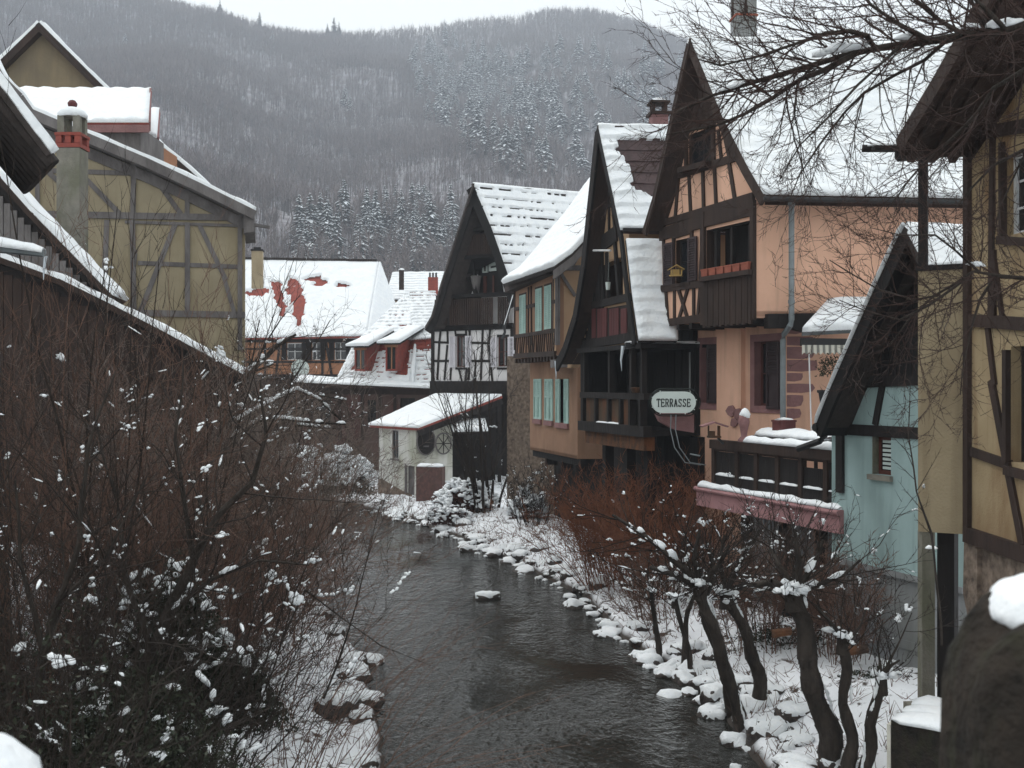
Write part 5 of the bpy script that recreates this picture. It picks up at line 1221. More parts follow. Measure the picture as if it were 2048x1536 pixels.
# steep lower slopes
def bare_m(x, d, u, v): return 1 if (((d % .26) > .20 and nz(x*3, d*2, 18) > .05) or v > .80+.05*nz(x*3, 0)) else 0
roof(man, [(W(672, 762, 56.4), W(820, 777, 54.6)), (W(708, 690, 57.2), W(828, 682, 55.7))], M['tile'], thick=.10, course=.26, camp=.03, du=.08, dv=.06, bare=lambda x, d, u, v: 1 if (v > .80+.1*nz(x*3,0) and u > .35) or (.80+.05*nz(d*3, x) < u < .95+.03*nz(d*3,x,4) and .25 < v < .85) or (.10 < u-(v*.12) < .16 and .3 < v < .75) or ((d % .26) > .20 and nz(x*3, d*2, 18) > .12) else 0, name='mansard_slope')
roof(man, [(W(820, 777, 54.6), W(868, 776, 54.4)), (W(828, 682, 55.7), W(868, 680, 55.6))], M['tile'], thick=.09, course=.22, camp=.03, du=.08, dv=.06, bare=bare_m, name='mansard_end')
snowstrip(man, [W(826, 770, 54.45), W(818+8, 735, 54.8), W(830, 690, 55.5)], .2, .12, seg=.5)
# eave of the front
roof(man, [(W(586, 764, 55.4), W(868, 777, 53.9)), (W(592, 752, 56.2), W(868, 768, 54.6))], M['wood2'], thick=.11, wav=.04, name='eave_roof')
for i, (x0, x1, yt, yb, Yd) in enumerate(((711, 730, 690, 742, 55.5), (773, 792, 684, 742, 54.9))):
    D = Pl(x0-2, Yd, x1+2, Yd-.15); t_, zb1 = D.tz(x0, yb); z1 = D.tz(x0, yt)[1]
    d_ = MB(); h_ = (.08, zb1+.1, D.L-.08, z1-.22); D.wall(d_, [(0, zb1), (D.L, zb1), (D.L, z1), (0, z1)], [h_], .12)
    q = D.P(D.L, 0); q1 = q+Vector((.9, 1.6, 0)); d_.prism([q+Vector((0,0,zb1)), q1+Vector((0,0,zb1)), q1+Vector((0,0,z1+.25)), q+Vector((0,0,z1))], Vector((-.08,.02,0)))
    o = d_.build('dormer', M['tile'], man)
    g = MB(); D.rbox(g, (h_[0], h_[1], h_[2], h_[3]), -.1, -.08); g.build('pane', M['glass'], o)
    g = MB(); D.rbox(g, ((h_[0]+h_[2])/2-.03, h_[1], (h_[0]+h_[2])/2+.03, h_[3]), -.08, -.05); D.rbox(g, (-.03, z1-.26, D.L+.03, z1-.14), -.02, .03); g.build('frame', M['orange'], o)
    a, b = D.P(-.35, z1-.06, .3), D.P(D.L+.25, z1-.06, .3)
    roof(man, [(a, b), (a+Vector((1.5,1.6,.85)), b+Vector((1.1,1.6,.85)))], M['wood'], thick=.14, wav=.03, name='dormer_roof')
mb = MB(); PN2 = Pl(586, 56.2, 870, 54.9); zz_ = PN2.tz(700, 775)[1]
hg = [PN2.rect(735, 800, 752, 850), PN2.rect(640, 800, 662, 850), PN2.rect(800, 796, 830, 850)]
PN2.wall(mb, [(0, .4), (PN2.L, .4), (PN2.L, zz_), (0, zz_)], hg, .25); mb.build('ground_floor', mat('dim_render', (.105,.075,.06), (.07,.05,.042), .8, .9, .2, 10, stain=(.10,.02,.02), sscale=.5, samt=.5), man)
for r in hg: window(PN2, man, r, M['wood'], 1, 1, .15)
mb = MB()
for x in (590, 622, 680, 725, 760, 790, 866): PN2.beam(mb, (x, 776), (x, 880), .16)
PN2.beam(mb, (586, 781), (870, 784), .3, -.02, .05); mb.build('posts', M['wood2'], man)
# far roof with small chimneys
far = thing('far_roofed_house', W(850, 700, 82), 'far house showing only its pale tiled roof behind the black gable', 'house')
roof(far, [(W(770, 600, 80), W(960, 596, 80)), (W(785, 546, 84), W(960, 543, 84))], M['darktile'], thick=.10, course=.42, camp=.05, du=.12, dv=.07, bare=lambda x, d, u, v: 1 if ((d % .42) > .33 and nz(x*3, d*2, 8) > -.2) else 0)
mb = MB(); a = W(770, 0, 81); b = W(960, 0, 81); mb.prism([Vector((a.x, a.y, 1)), Vector((b.x, b.y, 1)), Vector((b.x, b.y, W(0,600,81).z)), Vector((a.x, a.y, W(0,600,81).z))], Vector((0,5,0))); mb.build('wall', M['tan'], far)
a = W(866, 572, 78); mb = MB(); mb.box((a.x, a.y, a.z), .7, .6, 1.2, .1); o = mb.build('chimney', M['tile'], far)
mb = MB()
for dx in (-.22, 0, .22): mb.box((a.x+dx, a.y, a.z+.75), .12, .4, .36, .1)
mb.build('cap', M['iron'], o)
a = W(803, 560, 79); mb = MB(); mb.box((a.x, a.y, a.z), .36, .36, 1.4, .1); o = mb.build('chimney', M['wood2'], far); snowstrip(o, [(a.x-.2, a.y, a.z+.7), (a.x+.2, a.y, a.z+.7)], .4, .14)
# ================================================================ left bank houses
PK = Pl(60, 29.9, 491, 31.1)
lh = thing('weathered_timber_house', PK.P(3, 1.2), 'ochre house with grey weathered timbers and a low snowy verge on the left bank', 'house')
OL = .55
vl = [(-60,40),(0,146),(38,184),(60,216),(117,240),(176,266),(293,315),(393,362),(510,420)]
Vp = [PK.pt(x, y, OL) for x, y in vl]
RL = zdir(-.27, 1)
roof(lh, [(p, p+RL*1.3) for p in reversed(Vp)], M['grey_timber'], thick=.12, wav=.03, slab=.24)
vt = [tuple(PK.tz(x, y, OL)) for x, y in vl]
tl, tr = PK.tz(-40, 0)[0], PK.tz(490, 0)[0]
outer, zvl = gable_tz(PK, vt, tl, tr, .5, .3)
mb = MB(); PK.wall(mb, outer, [], .3); q = PK.P(tr, 0); zc = zvl(tr)-.3
mb.prism([q+Vector((0,0,.5)), q+RL*3+Vector((0,0,.5)), q+RL*3+Vector((0,0,zc)), q+Vector((0,0,zc))], Vector((-.3,0,0))); mb.build('wall', M['ochre3'], lh)
mb = MB(); B = lambda a, b, w, o=.03: PK.beam(mb, a, b, w, -.02, o)
B((60,428),(492,436),0.176,.06); B((250,444),(490,452),0.080,.04); B((276,526),(486,534),0.120); B((60,622),(490,630),0.176,.05); B((60,340),(270,347),0.128)
B((268,312),(266,432),0.136,.05); B((265,440),(268,625),0.144,.05); B((376,368),(374,432),0.128,.05); B((375,445),(375,625),0.136,.05); B((480,440),(480,700),0.128,.06); B((214,440),(206,620),0.136)
B((352,445),(280,625),0.136); B((398,448),(452,560),0.128); B((445,545),(470,630),0.112); B((290,330),(362,428),0.136); B((80,330),(116,362),0.136); B((172,358),(240,428),0.136); B((82,260),(120,310),0.096); B((74,320),(76,432),0.112); B((272,500),(262,620),0.080)
PK.tzpoly(mb, [(zz[0], zz[1]-.32) for zz in vt]+[(zz[0], zz[1]-.62) for zz in reversed(vt)], -.02, .07)
mb.build('timber_framing', M['grey_timber'], lh)
mb = MB()
for a, b in zip(vt, vt[1:]): PK.beamtz(mb, (a[0], a[1]-.14), (b[0], b[1]-.14), .25, OL-.06, OL+.012)
mb.bar(PK.pt(500, 448, .3), PK.pt(540, 455, .3), .10, .08); 
PK.tzpoly(mb, [(PK.tz(488,0)[0], PK.tz(488,428)[1]), (PK.tz(509,0)[0], PK.tz(509,424)[1]), (PK.tz(509,0)[0], PK.tz(509,468)[1]), (PK.tz(488,0)[0], PK.tz(488,470)[1])], -2, OL-.1)
mb.build('bargeboard', M['grey_timber'], lh)
# shed dormers behind the verge
def dormer(x0, x1, yt, ye, yb, Y, parent, wallm):
    a, b = W(x0, ye, Y), W(x1-6, ye, Y); c, d = W(x0, yt, Y+2.2), W(x1, yt, Y+2.2)
    a.z = b.z = W(0, ye, Y).z
    o = roof(parent, [(a, b), (c, d)], M['tile'], thick=.13, wav=.03, corr=.28, name='dormer_roof')
    mb = MB(); z0 = W(0, yb, Y+.3).z; z1 = a.z-.08
    p, q = W(x0+3, 0, Y+.3), W(x1-22 if x1-x0 > 60 else x1-8, 0, Y+.3)
    mb.prism([Vector((p.x, p.y, z0)), Vector((q.x, q.y, z0)), Vector((q.x, q.y, z1)), Vector((p.x, p.y, z1))], Vector((0,2.2,0))); mb.build('dormer', wallm, parent)
    mb = MB(); mb.bar(a-Vector((0,-.06,.17)), b-Vector((0,-.06,.17)), .08, .22); mb.bar(b-Vector((0,-.1,.1)), d-Vector((0,.1,.1)), .06, .3); mb.build('fascia', M['sandstone'], parent)
dormer(30, 303, 180, 245, 340, 32.6, lh, M['grey_timber'])
dormer(286, 320, 222, 276, 350, 34.6, lh, M['orange'])
# rear gable house
PRr = Pl(-60, 38.5, 420, 39.5)
rear = thing('rear_gable_house', PRr.P(4, 2), 'plain drab gabled house rising behind the weathered timber house', 'house')
vr_ = [(-90,206),(0,120),(78,44),(215,180),(320,288),(398,356),(470,420)]
Vr = [PRr.pt(x, y, .35) for x, y in vr_]
roof(rear, [(p, p+RL*3) for p in Vr[:3]], M['darktile'], thick=.12, corr=.5, slab=.16)
roof(rear, [(p, p+RL*3) for p in reversed(Vr[2:])], M['darktile'], thick=.12, corr=.5, slab=.16)
vt2 = [tuple(PRr.tz(x, y, .35)) for x, y in vr_]
outer, _ = gable_tz(PRr, vt2, vt2[0][0]+.2, vt2[-1][0]-.2, 1, .22)
mb = MB(); PRr.wall(mb, outer, [], .3); mb.build('wall', M['rear'], rear)
mb = MB()
for a, b in zip(vt2, vt2[1:]): PRr.beamtz(mb, (a[0], a[1]-.2), (b[0], b[1]-.2), .2, .0, .36)
mb.build('bargeboard', M['wood2'], rear)
# chimney of the barn
c = W(145, 0, 27.2); zt_ = W(0, 300, 27.2).z
chm = thing('tall_chimney', (c.x, c.y, 1.5), 'tall grey rendered chimney with tile cap and snow, in front of the weathered timber house', 'chimney')
mb = MB(); pts = []
for s, z in ((.36, 1.0), (.27, zt_-.02)): pass
mb.prism([Vector((c.x-.42, c.y-.36, 1)), Vector((c.x+.42, c.y-.36, 1)), Vector((c.x+.42, c.y+.36, 1)), Vector((c.x-.42, c.y+.36, 1))], Vector((0,0,5.2)))
mb.prism([Vector((c.x-.28, c.y-.28, 6.2)), Vector((c.x+.28, c.y-.28, 6.2)), Vector((c.x+.28, c.y+.28, 6.2)), Vector((c.x-.28, c.y+.28, 6.2))], Vector((0,0,zt_-6.2))); mb.build('shaft', M['concrete'], chm)
mb = MB(); mb.box((c.x, c.y, zt_+.06), .62, .6, .10, 0)
for dx in (-.23, 0, .23):
    for dy in (-.22, .22): mb.box((c.x+dx, c.y+dy, zt_+.21), .14, .14, .18, 0)
mb.box((c.x, c.y, zt_+.34), .64, .62, .07, 0); mb.build('tile_cap', M['tile'], chm)
mb = MB(); 
for dx, dy in ((-.19,-.18),(.19,-.18),(.19,.18),(-.19,.18)): mb.prism([Vector((c.x+dx-.08, c.y+dy-.08, zt_+.38)), Vector((c.x+dx+.08, c.y+dy-.08, zt_+.38)), Vector((c.x+dx+.08, c.y+dy+.08, zt_+.38)), Vector((c.x+dx-.08, c.y+dy+.08, zt_+.38))], Vector((0,0,.42)))
mb.lathe((c.x, c.y, zt_+.78), [(.32,0),(.32,.06),(.18,.14),(.05,.2)], 12); mb.build('hood', M['concrete'], chm)
mb = MB(); mb.lathe((c.x, c.y, zt_+.84), [(.345,-.05),(.36,.04),(.27,.15),(.12,.21),(.02,.22)], 14); mb.build('snow', M['snow'], chm, smooth=True)
mb = MB(); mb.lathe((c.x, c.y, zt_+1.03), [(.03,0),(.11,.06),(.12,.12),(.07,.19),(.01,.21)], 10); mb.build('finial', M['redpanel'], chm)
# dark barn with two snowy verges
PE = Pl(-120, 24.6, 495, 24.6)
barn = thing('dark_barn', PE.P(3, 1), 'dark boarded barn whose long snow edged verge runs down into the thicket', 'barn')
vb1 = [(-140,215),(0,352),(60,420),(225,590)]; vb2 = [(-140,478),(0,514),(120,558),(230,612),(360,680),(495,752)]
RE = zdir(-.18, 1)
for o_, v_ in ((.0, vb1), (.55, vb2)):
    P_ = [PE.pt(x, y, o_) for x, y in v_]
    roof(barn, [(p, p+RE*(1.0 if o_ else 1.9)) for p in reversed(P_)], M['wood2'], thick=.13, wav=.035, slab=.13, corr=.22)
b1 = [PE.tz(x, y) for x, y in vb1]; b2 = [PE.tz(x, y, .55) for x, y in vb2]
mb = MB(); PE.tzpoly(mb, [(t_, z_-.17) for t_, z_ in b1]+[(b1[-1][0], .5), (b1[0][0], .5)], -.4, -.2); PE.tzpoly(mb, [(t_, z_-.17) for t_, z_ in b2]+[(b2[-1][0], .5), (b2[0][0], .5)], -.1, .25)
mb.build('boarded_wall', M['wood'], barn)
mb = MB(); n = 26
for k in range(n):
    t0 = lerp(b1[0][0], b1[-1][0], k/n); t1 = lerp(b1[0][0], b1[-1][0], (k+.9)/n); zz = PE.tz(lerp(-140, 225, (k+.95)/n), lerp(215, 590, (k+.95)/n))[1]-.35
    PE.rbox(mb, (t0, 2.0, t1, zz), -.2, -.17+.012*(k % 2))
mb.build('boards', M['grey_timber'], barn)
mb = MB(); n = 34; rbn = random.Random(2)
for k in range(n):
    xa, xb = lerp(-140, 492, k/n), lerp(-140, 492, (k+.93)/n); ya = np.interp(xb, [p_[0] for p_ in vb2], [p_[1] for p_ in vb2])
    t0, t1 = PE.tz(xa, 0, .25)[0], PE.tz(xb, 0, .25)[0]; PE.rbox(mb, (t0, 1.0, t1, PE.tz(xb, ya, .25)[1]-.30), .24, .27+.02*rbn.random())
mb.build('lean_to_boards', M['wood2'], barn)
mb = MB(); mb.tube([W(92, 512, 23.9), W(88, 540, 23.9), W(87, 560, 23.9)], [.04, .025, .005], 5); mb.build('icicle', M['ice'], barn)
# near eave corner
ea = thing('corrugated_eave_house', W(-60, 700, 14), 'near house at the left edge, only the dark underside of its corrugated eave showing', 'house')
A, B_ = W(104, 306, 13.0), W(50, 366, 14.96); up = Vector((-.80, -.16, 1.12))
up2 = Vector((-.55, .0, .38))
rows = [(A, B_), (A+up*.85, B_+up*.85), (A+up*1.7+Vector((-.2,0,.0)), B_+up*1.7+Vector((-.2,0,0)))]
roof(ea, rows, M['darktile'], thick=.13, wav=.03, corr=.24, slab=.08)
mb = MB(); n = 9
for k in range(n):
    p_ = A.lerp(B_, (k+.5)/n)-Vector((0,0,.10)); mb.tube([p_+Vector((.04,-.02,-.02)), p_+up*1.7+Vector((-.1,0,-.02))], .09, 8)
mb.build('corrugated_tiles', M['darktile'], ea)
mb = MB(); q0 = A+up*.35+Vector((-.0,.3,-.25)); mb.prism([Vector((A.x-1.0, 13.2, .3)), Vector((A.x-5, 13.2, .3)), Vector((A.x-5, 13.2, 9.4)), Vector((A.x-1.35, 13.2, A.z+.75))], Vector((-.6,2.4,0))); mb.build('wall', M['wood'], ea)
# lamp head with snow
lm = thing('street_lamp', W(-60, 520, 12.4), 'snow topped grey lamp head reaching in from the left edge', 'lamp')
p0, p1 = W(-150, 478, 12.4), W(88, 506, 12.2)
mb = MB(); mb.tube([p0, p0.lerp(p1, .5), p0.lerp(p1, .62), p1], [.03, .03, .06, .045], 8); mb.build('arm', M['metal'], lm)
snowstrip(lm, [p0.lerp(p1, .55)+Vector((0,0,.01)), p1+Vector((.0,0,.0))], .17, .10)
mb = MB(); a = W(-150, 478, 12.4); mb.tube([Vector((a.x, a.y, .3)), Vector((a.x, a.y, a.z))], .06, 8); mb.build('pole', M['metal'], lm)
# ---------------------------------------------------------------- bridge parapet, right next to the viewer
c = W(1990, 1300, 2.6)
ps = thing('parapet_stone', (c.x+.12, 2.6, 3.6), 'rough dark stone post of the bridge parapet with thick snow cap', 'parapet')
def lump(cx, cy, cz, sx, sy, sz, seed, n=3, ex=2.6, amp=.05):
    import bmesh
    bm = bmesh.new(); bmesh.ops.create_icosphere(bm, subdivisions=n, radius=1)
    V = []; 
    for v in bm.verts:
        p = v.co; k = (abs(p.x)**ex+abs(p.y)**ex+abs(p.z)**ex)**(-1/ex); p = p*k
        d = 1+amp*(nz(p.x*2.1+seed, p.y*2.1, p.z*2.1)+.5*nz(p.x*5+seed, p.y*5, p.z*5))*2
        V.append((cx+p.x*sx*d, cy+p.y*sy*d, cz+p.z*sz*d))
    Fc = [tuple(v.index for v in f.verts) for f in bm.faces]; bm.free(); return V, Fc
mb = MB(); X0 = W(1868, 0, 2.6).x+.085; zt_ = W(0, 1215, 2.6).z
mb.add(*lump(X0+.27, 2.68, zt_-.55, .265, .22, .56, 3, 4, 3.6, .045)); mb.build('stone', M['parapet'], ps, smooth=True)
mb = MB(); mb.add(*lump(X0+.29, 2.68, zt_-.02, .20, .18, .085, 9, 4, 2.3, .035)); mb.build('snow', M['snow'], ps, smooth=True)
p2 = thing('parapet_wall', W(-60, 1560, 2.4), 'rounded snow covered top of the bridge parapet in the lower left corner', 'parapet')
mb = MB(); c = W(-62, 1600, 2.3); mb.add(*lump(c.x-.17, c.y-.1, c.z-.05, .31, .5, .20, 5, 4, 2.0, .04)); mb.build('snow', M['snow'], p2, smooth=True)
mb = MB(); mb.box((c.x-.2, c.y-.1, c.z-.5), .4, .9, .8); mb.build('stone', M['parapet'], p2)
# ================================================================ plants
def segs_mesh(name, S, m, parent, sides=3):
    A = np.array(S, dtype=np.float64); p0 = A[:, 0:3]; p1 = A[:, 3:6]; r0 = A[:, 6:7]; r1 = A[:, 7:8]
    d = p1-p0; d /= np.maximum(np.linalg.norm(d, axis=1, keepdims=True), 1e-9)
    up = np.where(np.abs(d[:, 2:3]) < .9, np.array([[0,0,1.]]), np.array([[1.,0,0]]))
    x = np.cross(d, up); x /= np.linalg.norm(x, axis=1, keepdims=True); y = np.cross(x, d)
    n = len(A); V = np.empty((n, sides*2, 3))
    e = d*r0*.4
    for k in range(sides):
        a = 2*math.pi*k/sides; o = x*math.cos(a)+y*math.sin(a)
        V[:, k] = p0-e+o*r0; V[:, sides+k] = p1+o*r1
    b = np.arange(n)[:, None]*sides*2; Fs = []
    for k in range(sides):
        j = (k+1) % sides; Fs.append(np.concatenate([b+k, b+j, b+sides+j, b+sides+k], 1))
    return npmesh(name, V.reshape(-1, 3), [np.concatenate(Fs)], m, parent, smooth=sides > 4)
def _ico(n):
    import bmesh
    bm = bmesh.new(); bmesh.ops.create_icosphere(bm, subdivisions=n, radius=1)
    V = np.array([v.co[:] for v in bm.verts]); Fc = np.array([[v.index for v in f.verts] for f in bm.faces]); bm.free(); return V, Fc
ICO1, ICO2, ICO3 = _ico(1), _ico(2), _ico(3)
def blobs_mesh(name, BL, m, parent, seed=1, ico=None):
    """BL: (x,y,z, dx,dy,dz, length, width, height) soft snow clumps aligned with a direction"""
    v0, f0 = ico or ICO2; A = np.array(BL, dtype=np.float64); n = len(A); rg = np.random.default_rng(seed)
    d = A[:, 3:6]; d = d/np.maximum(np.linalg.norm(d, axis=1, keepdims=True), 1e-9)
    s = np.cross(d, np.array([[0,0,1.]])); ln = np.linalg.norm(s, axis=1, keepdims=True); s = np.where(ln > .05, s/np.maximum(ln, 1e-9), np.array([[1.,0,0]])); u = np.cross(s, d)
    V = np.broadcast_to(v0, (n,)+v0.shape).copy()
    ph = rg.uniform(0, 50, (n, 1)); nb = np.sin(v0[None, :, 0]*2.7+ph)*np.sin(v0[None, :, 1]*3.1+ph*1.7)+.6*np.sin(v0[None, :, 2]*4.3+v0[None, :, 0]*3.7+ph*2.3)+.5*np.sin(v0[None, :, 0]*6.1+v0[None, :, 1]*5.3+ph*3.1)
    V = V*(1+.24*nb[..., None]); V[..., 2] = np.where(V[..., 2] < 0, V[..., 2]*.45, V[..., 2])
    P = A[:, None, 0:3]+V[..., 0:1]*d[:, None]*A[:, None, 6:7]+V[..., 1:2]*s[:, None]*A[:, None, 7:8]+V[..., 2:3]*u[:, None]*A[:, None, 8:9]
    Fc = (f0[None]+(np.arange(n)*len(v0))[:, None, None]).reshape(-1, 3)
    o = npmesh(name, P.reshape(-1, 3), [Fc], m, parent, smooth=True); o['kind'] = 'stuff'; return o
def rot_about(d, ang, rr):
    """tilt a direction by ang towards a random side"""
    x, y, z = d; a = rr.random()*6.283
    if abs(z) < .9: ux, uy, uz = y, -x, 0.0
    else: ux, uy, uz = 0.0, z, -y
    l = math.sqrt(ux*ux+uy*uy+uz*uz) or 1; ux /= l; uy /= l; uz /= l
    vx, vy, vz = y*uz-z*uy, z*ux-x*uz, x*uy-y*ux
    c, s = math.cos(a), math.sin(a); sx, sy, sz = ux*c+vx*s, uy*c+vy*s, uz*c+vz*s
    ca, sa = math.cos(ang), math.sin(ang)
    return (x*ca+sx*sa, y*ca+sy*sa, z*ca+sz*sa)
def grow(S, rr, p, d, L_, r, lv, c, BL=None, q=0.0):
    n = c['n'][lv]; st = L_/n; wob = c['wob'][lv]; up = c['up'][lv]; x, y, z = p; dx, dy, dz = d; mx_ = len(c['n'])-1; tp = c.get('taper', .8)
    for i in range(n):
        dx += rr.gauss(0, wob); dy += rr.gauss(0, wob); dz += rr.gauss(0, wob)+up
        l = math.sqrt(dx*dx+dy*dy+dz*dz); dx /= l; dy /= l; dz /= l
        x2, y2, z2 = x+dx*st, y+dy*st, z+dz*st
        ra = r*(1-tp*i/n); rb = r*(1-tp*(i+1)/n)
        S.append((x, y, z, x2, y2, z2, ra, rb))
        if BL is not None and rr.random() < q*(1.0 if abs(dz) < .75 else .3):
            e = c['sn']
            if rr.random() < .6 and abs(dz) < .7:
                BL.append(((x+x2)/2, (y+y2)/2, (z+z2)/2+ra*.8, dx, dy, dz, min(st*.55, e*4), ra*.9+e*.22, ra*.5+e*.24)); n_b = 0
            else: n_b = rr.randint(3, 8) if abs(dz) < .88 else rr.randint(0, 3)
            big = rr.random()**2.2*1.5+.35
            for _ in range(n_b):
                k = big*rr.uniform(.25, .72); e = c['sn']; u = rr.uniform(-.8, 1.2)*min(st, e*4)
                BL.append((x+dx*u+rr.gauss(0, e*.45*big), y+dy*u+rr.gauss(0, e*.45*big), z+dz*u+ra+e*.2*k-abs(rr.gauss(0, e*.25)), dx+rr.gauss(0,.3), dy+rr.gauss(0,.3), dz*.7, e*k*rr.uniform(.7, 1.3), e*k*rr.uniform(.55, .95)+ra*.5, e*k*rr.uniform(.5, .9)))
        if lv < mx_ and i >= c['from'][lv]:
            kk = c['k'][lv]/n; m = int(kk)+(rr.random() < kk-int(kk))
            for _ in range(m):
                nd = rot_about((dx, dy, dz), rr.uniform(*c['ang'][lv]), rr); f = rr.random()
                grow(S, rr, (x+(x2-x)*f, y+(y2-y)*f, z+(z2-z)*f), nd, L_*c['f'][lv]*rr.uniform(.55, 1.25)*(1-.45*i/n), max(rb*c['rf'], c['rmin']), lv+1, c, BL, q*.8)
        x, y, z = x2, y2, z2
BUSH = dict(n=[9,6,4], wob=[.10,.14,.16], up=[.03,.05,.05], k=[9,6,0], ang=[(.35,.9),(.35,.9)], f=[.42,.5], **{'from': [2,1]}, rf=.5, rmin=.0035, sn=.035)
def shrub(label, x, y, n, Hh, spread, tilt, m, seed, cfg=None, q=.02, r=.018, group=None, lean=(0,0), name='shrub', z=None, cat='shrub'):
    rr = random.Random(seed); c = dict(BUSH); c.update(cfg or {}); g_ = gz(x, y) if z is None else z
    t = thing(name, (x, y, g_), label, cat, group); S = []; BL = []
    for k in range(n):
        a = rr.random()*6.283; rad = spread*math.sqrt(rr.random()); bx, by = x+rad*math.cos(a), y+rad*math.sin(a)
        ti = rr.uniform(.05, tilt); d = (math.cos(a)*math.sin(ti)+lean[0], math.sin(a)*math.sin(ti)+lean[1], math.cos(ti))
        grow(S, rr, (bx, by, (gz(bx, by) if z is None else z)-.1), d, Hh*rr.uniform(.6, 1.1), r*rr.uniform(.7, 1.3), 0, c, BL, q)
    segs_mesh('branches', S, m, t)
    if BL: blobs_mesh('snow', BL, M['snow'], t, seed, ICO1 if y > 24 else ICO2)
    return t
# ---- the thicket along the left bank, from near to far
D2 = dict(k=[14,8,0]); G2 = dict(k=[16,9,0])
shrub('nearest dark leafless shrub filling the lower left corner, hung with large snow clumps', -3.55, 7.6, 34, 3.3, .9, .75, M['twig'], 1, dict(sn=.050, k=[12,8,0]), .013, .014)
shrub('dark bare shrub behind the snowy parapet corner at the left edge', -4.6, 9.4, 40, 4.6, 1.0, .6, M['twig'], 2, dict(sn=.055, **D2), .009, .017)
shrub('dark brown bare shrub with snow clumps left of the ivy mound', -4.0, 11.0, 44, 3.6, .9, .55, M['twig'], 3, dict(sn=.05, **D2), .014, .015)
shrub('tall brown shrub with shoots rising in front of the dark barn', -5.7, 13.5, 60, 5.6, 1.3, .55, M['twig_brown'], 4, dict(sn=.042, **D2), .012, .017)
shrub('dense brown shrub with reddish twigs leaning over the left waterline', -4.75, 15.2, 60, 3.4, 1.0, .8, M['twig_brown'], 5, dict(up=[.0,.03,.04], sn=.036, **G2), .010, .014)
shrub('grey brown bare shrub below the end of the barn verge', -5.6, 18.0, 66, 5.0, 1.2, .8, M['twig_grey'], 6, dict(sn=.05, rmin=.0045, **G2), .004, .015)
shrub('broad russet brown shrub spreading out over the river at the bend', -4.95, 20.0, 64, 3.7, 1.0, .95, M['twig_brown'], 7, dict(up=[-.01,.02,.04], sn=.05, rmin=.0045, **G2), .004, .014)
shrub('hazy grey shrub standing before the weathered timber house', -6.1, 23.0, 64, 4.4, 1.2, .85, M['twig_grey'], 8, dict(rmin=.005, sn=.05, **G2), .004, .016)
shrub('grey leafless shrub midway along the left bank', -6.4, 27.5, 60, 4.6, 1.2, .95, M['twig_grey'], 9, dict(rmin=.006, sn=.06, **G2), .003, .016)
shrub('farther grey brown shrub on the left bank before the mansard house', -7.9, 32.5, 54, 4.0, 1.3, .8, M['twig_grey'], 10, dict(k=[12,7,0], rmin=.007, sn=.06), .004, .016)
shrub('farthest bare shrub at the left bend of the river', -9.9, 38.5, 40, 3.6, 1.4, .7, M['twig_grey'], 11, dict(k=[9,6,0], rmin=.008, sn=.06), .006, .016)
shrub('brown undershrub between the reddish one and the grey ones', -5.0, 16.6, 54, 3.4, 1.1, .8, M['twig_brown'], 12, dict(sn=.036, **G2), .009, .014)
SAP = dict(n=[16,8,5], wob=[.035,.07,.1], up=[.02,.05,.03], k=[14,5,0], ang=[(.3,.6),(.3,.7)], f=[.26,.5], **{'from': [3,1]}, rf=.45, rmin=.004, sn=.03)
shrub('tallest thin sapling, its shoots reaching above the grey chimney', -5.05, 13.0, 5, 7.6, .35, .22, M['twig'], 31, SAP, .002, .028, name='sapling', cat='sapling')
shrub('thin bare sapling in front of the weathered timbers', -4.75, 15.0, 5, 6.6, .4, .26, M['twig'], 32, SAP, .002, .024, name='sapling', cat='sapling')
shrub('slender many stemmed sapling just left of the timber house corner', -5.3, 19.5, 7, 5.8, .6, .35, M['twig'], 33, SAP, .003, .022, name='sapling', cat='sapling')
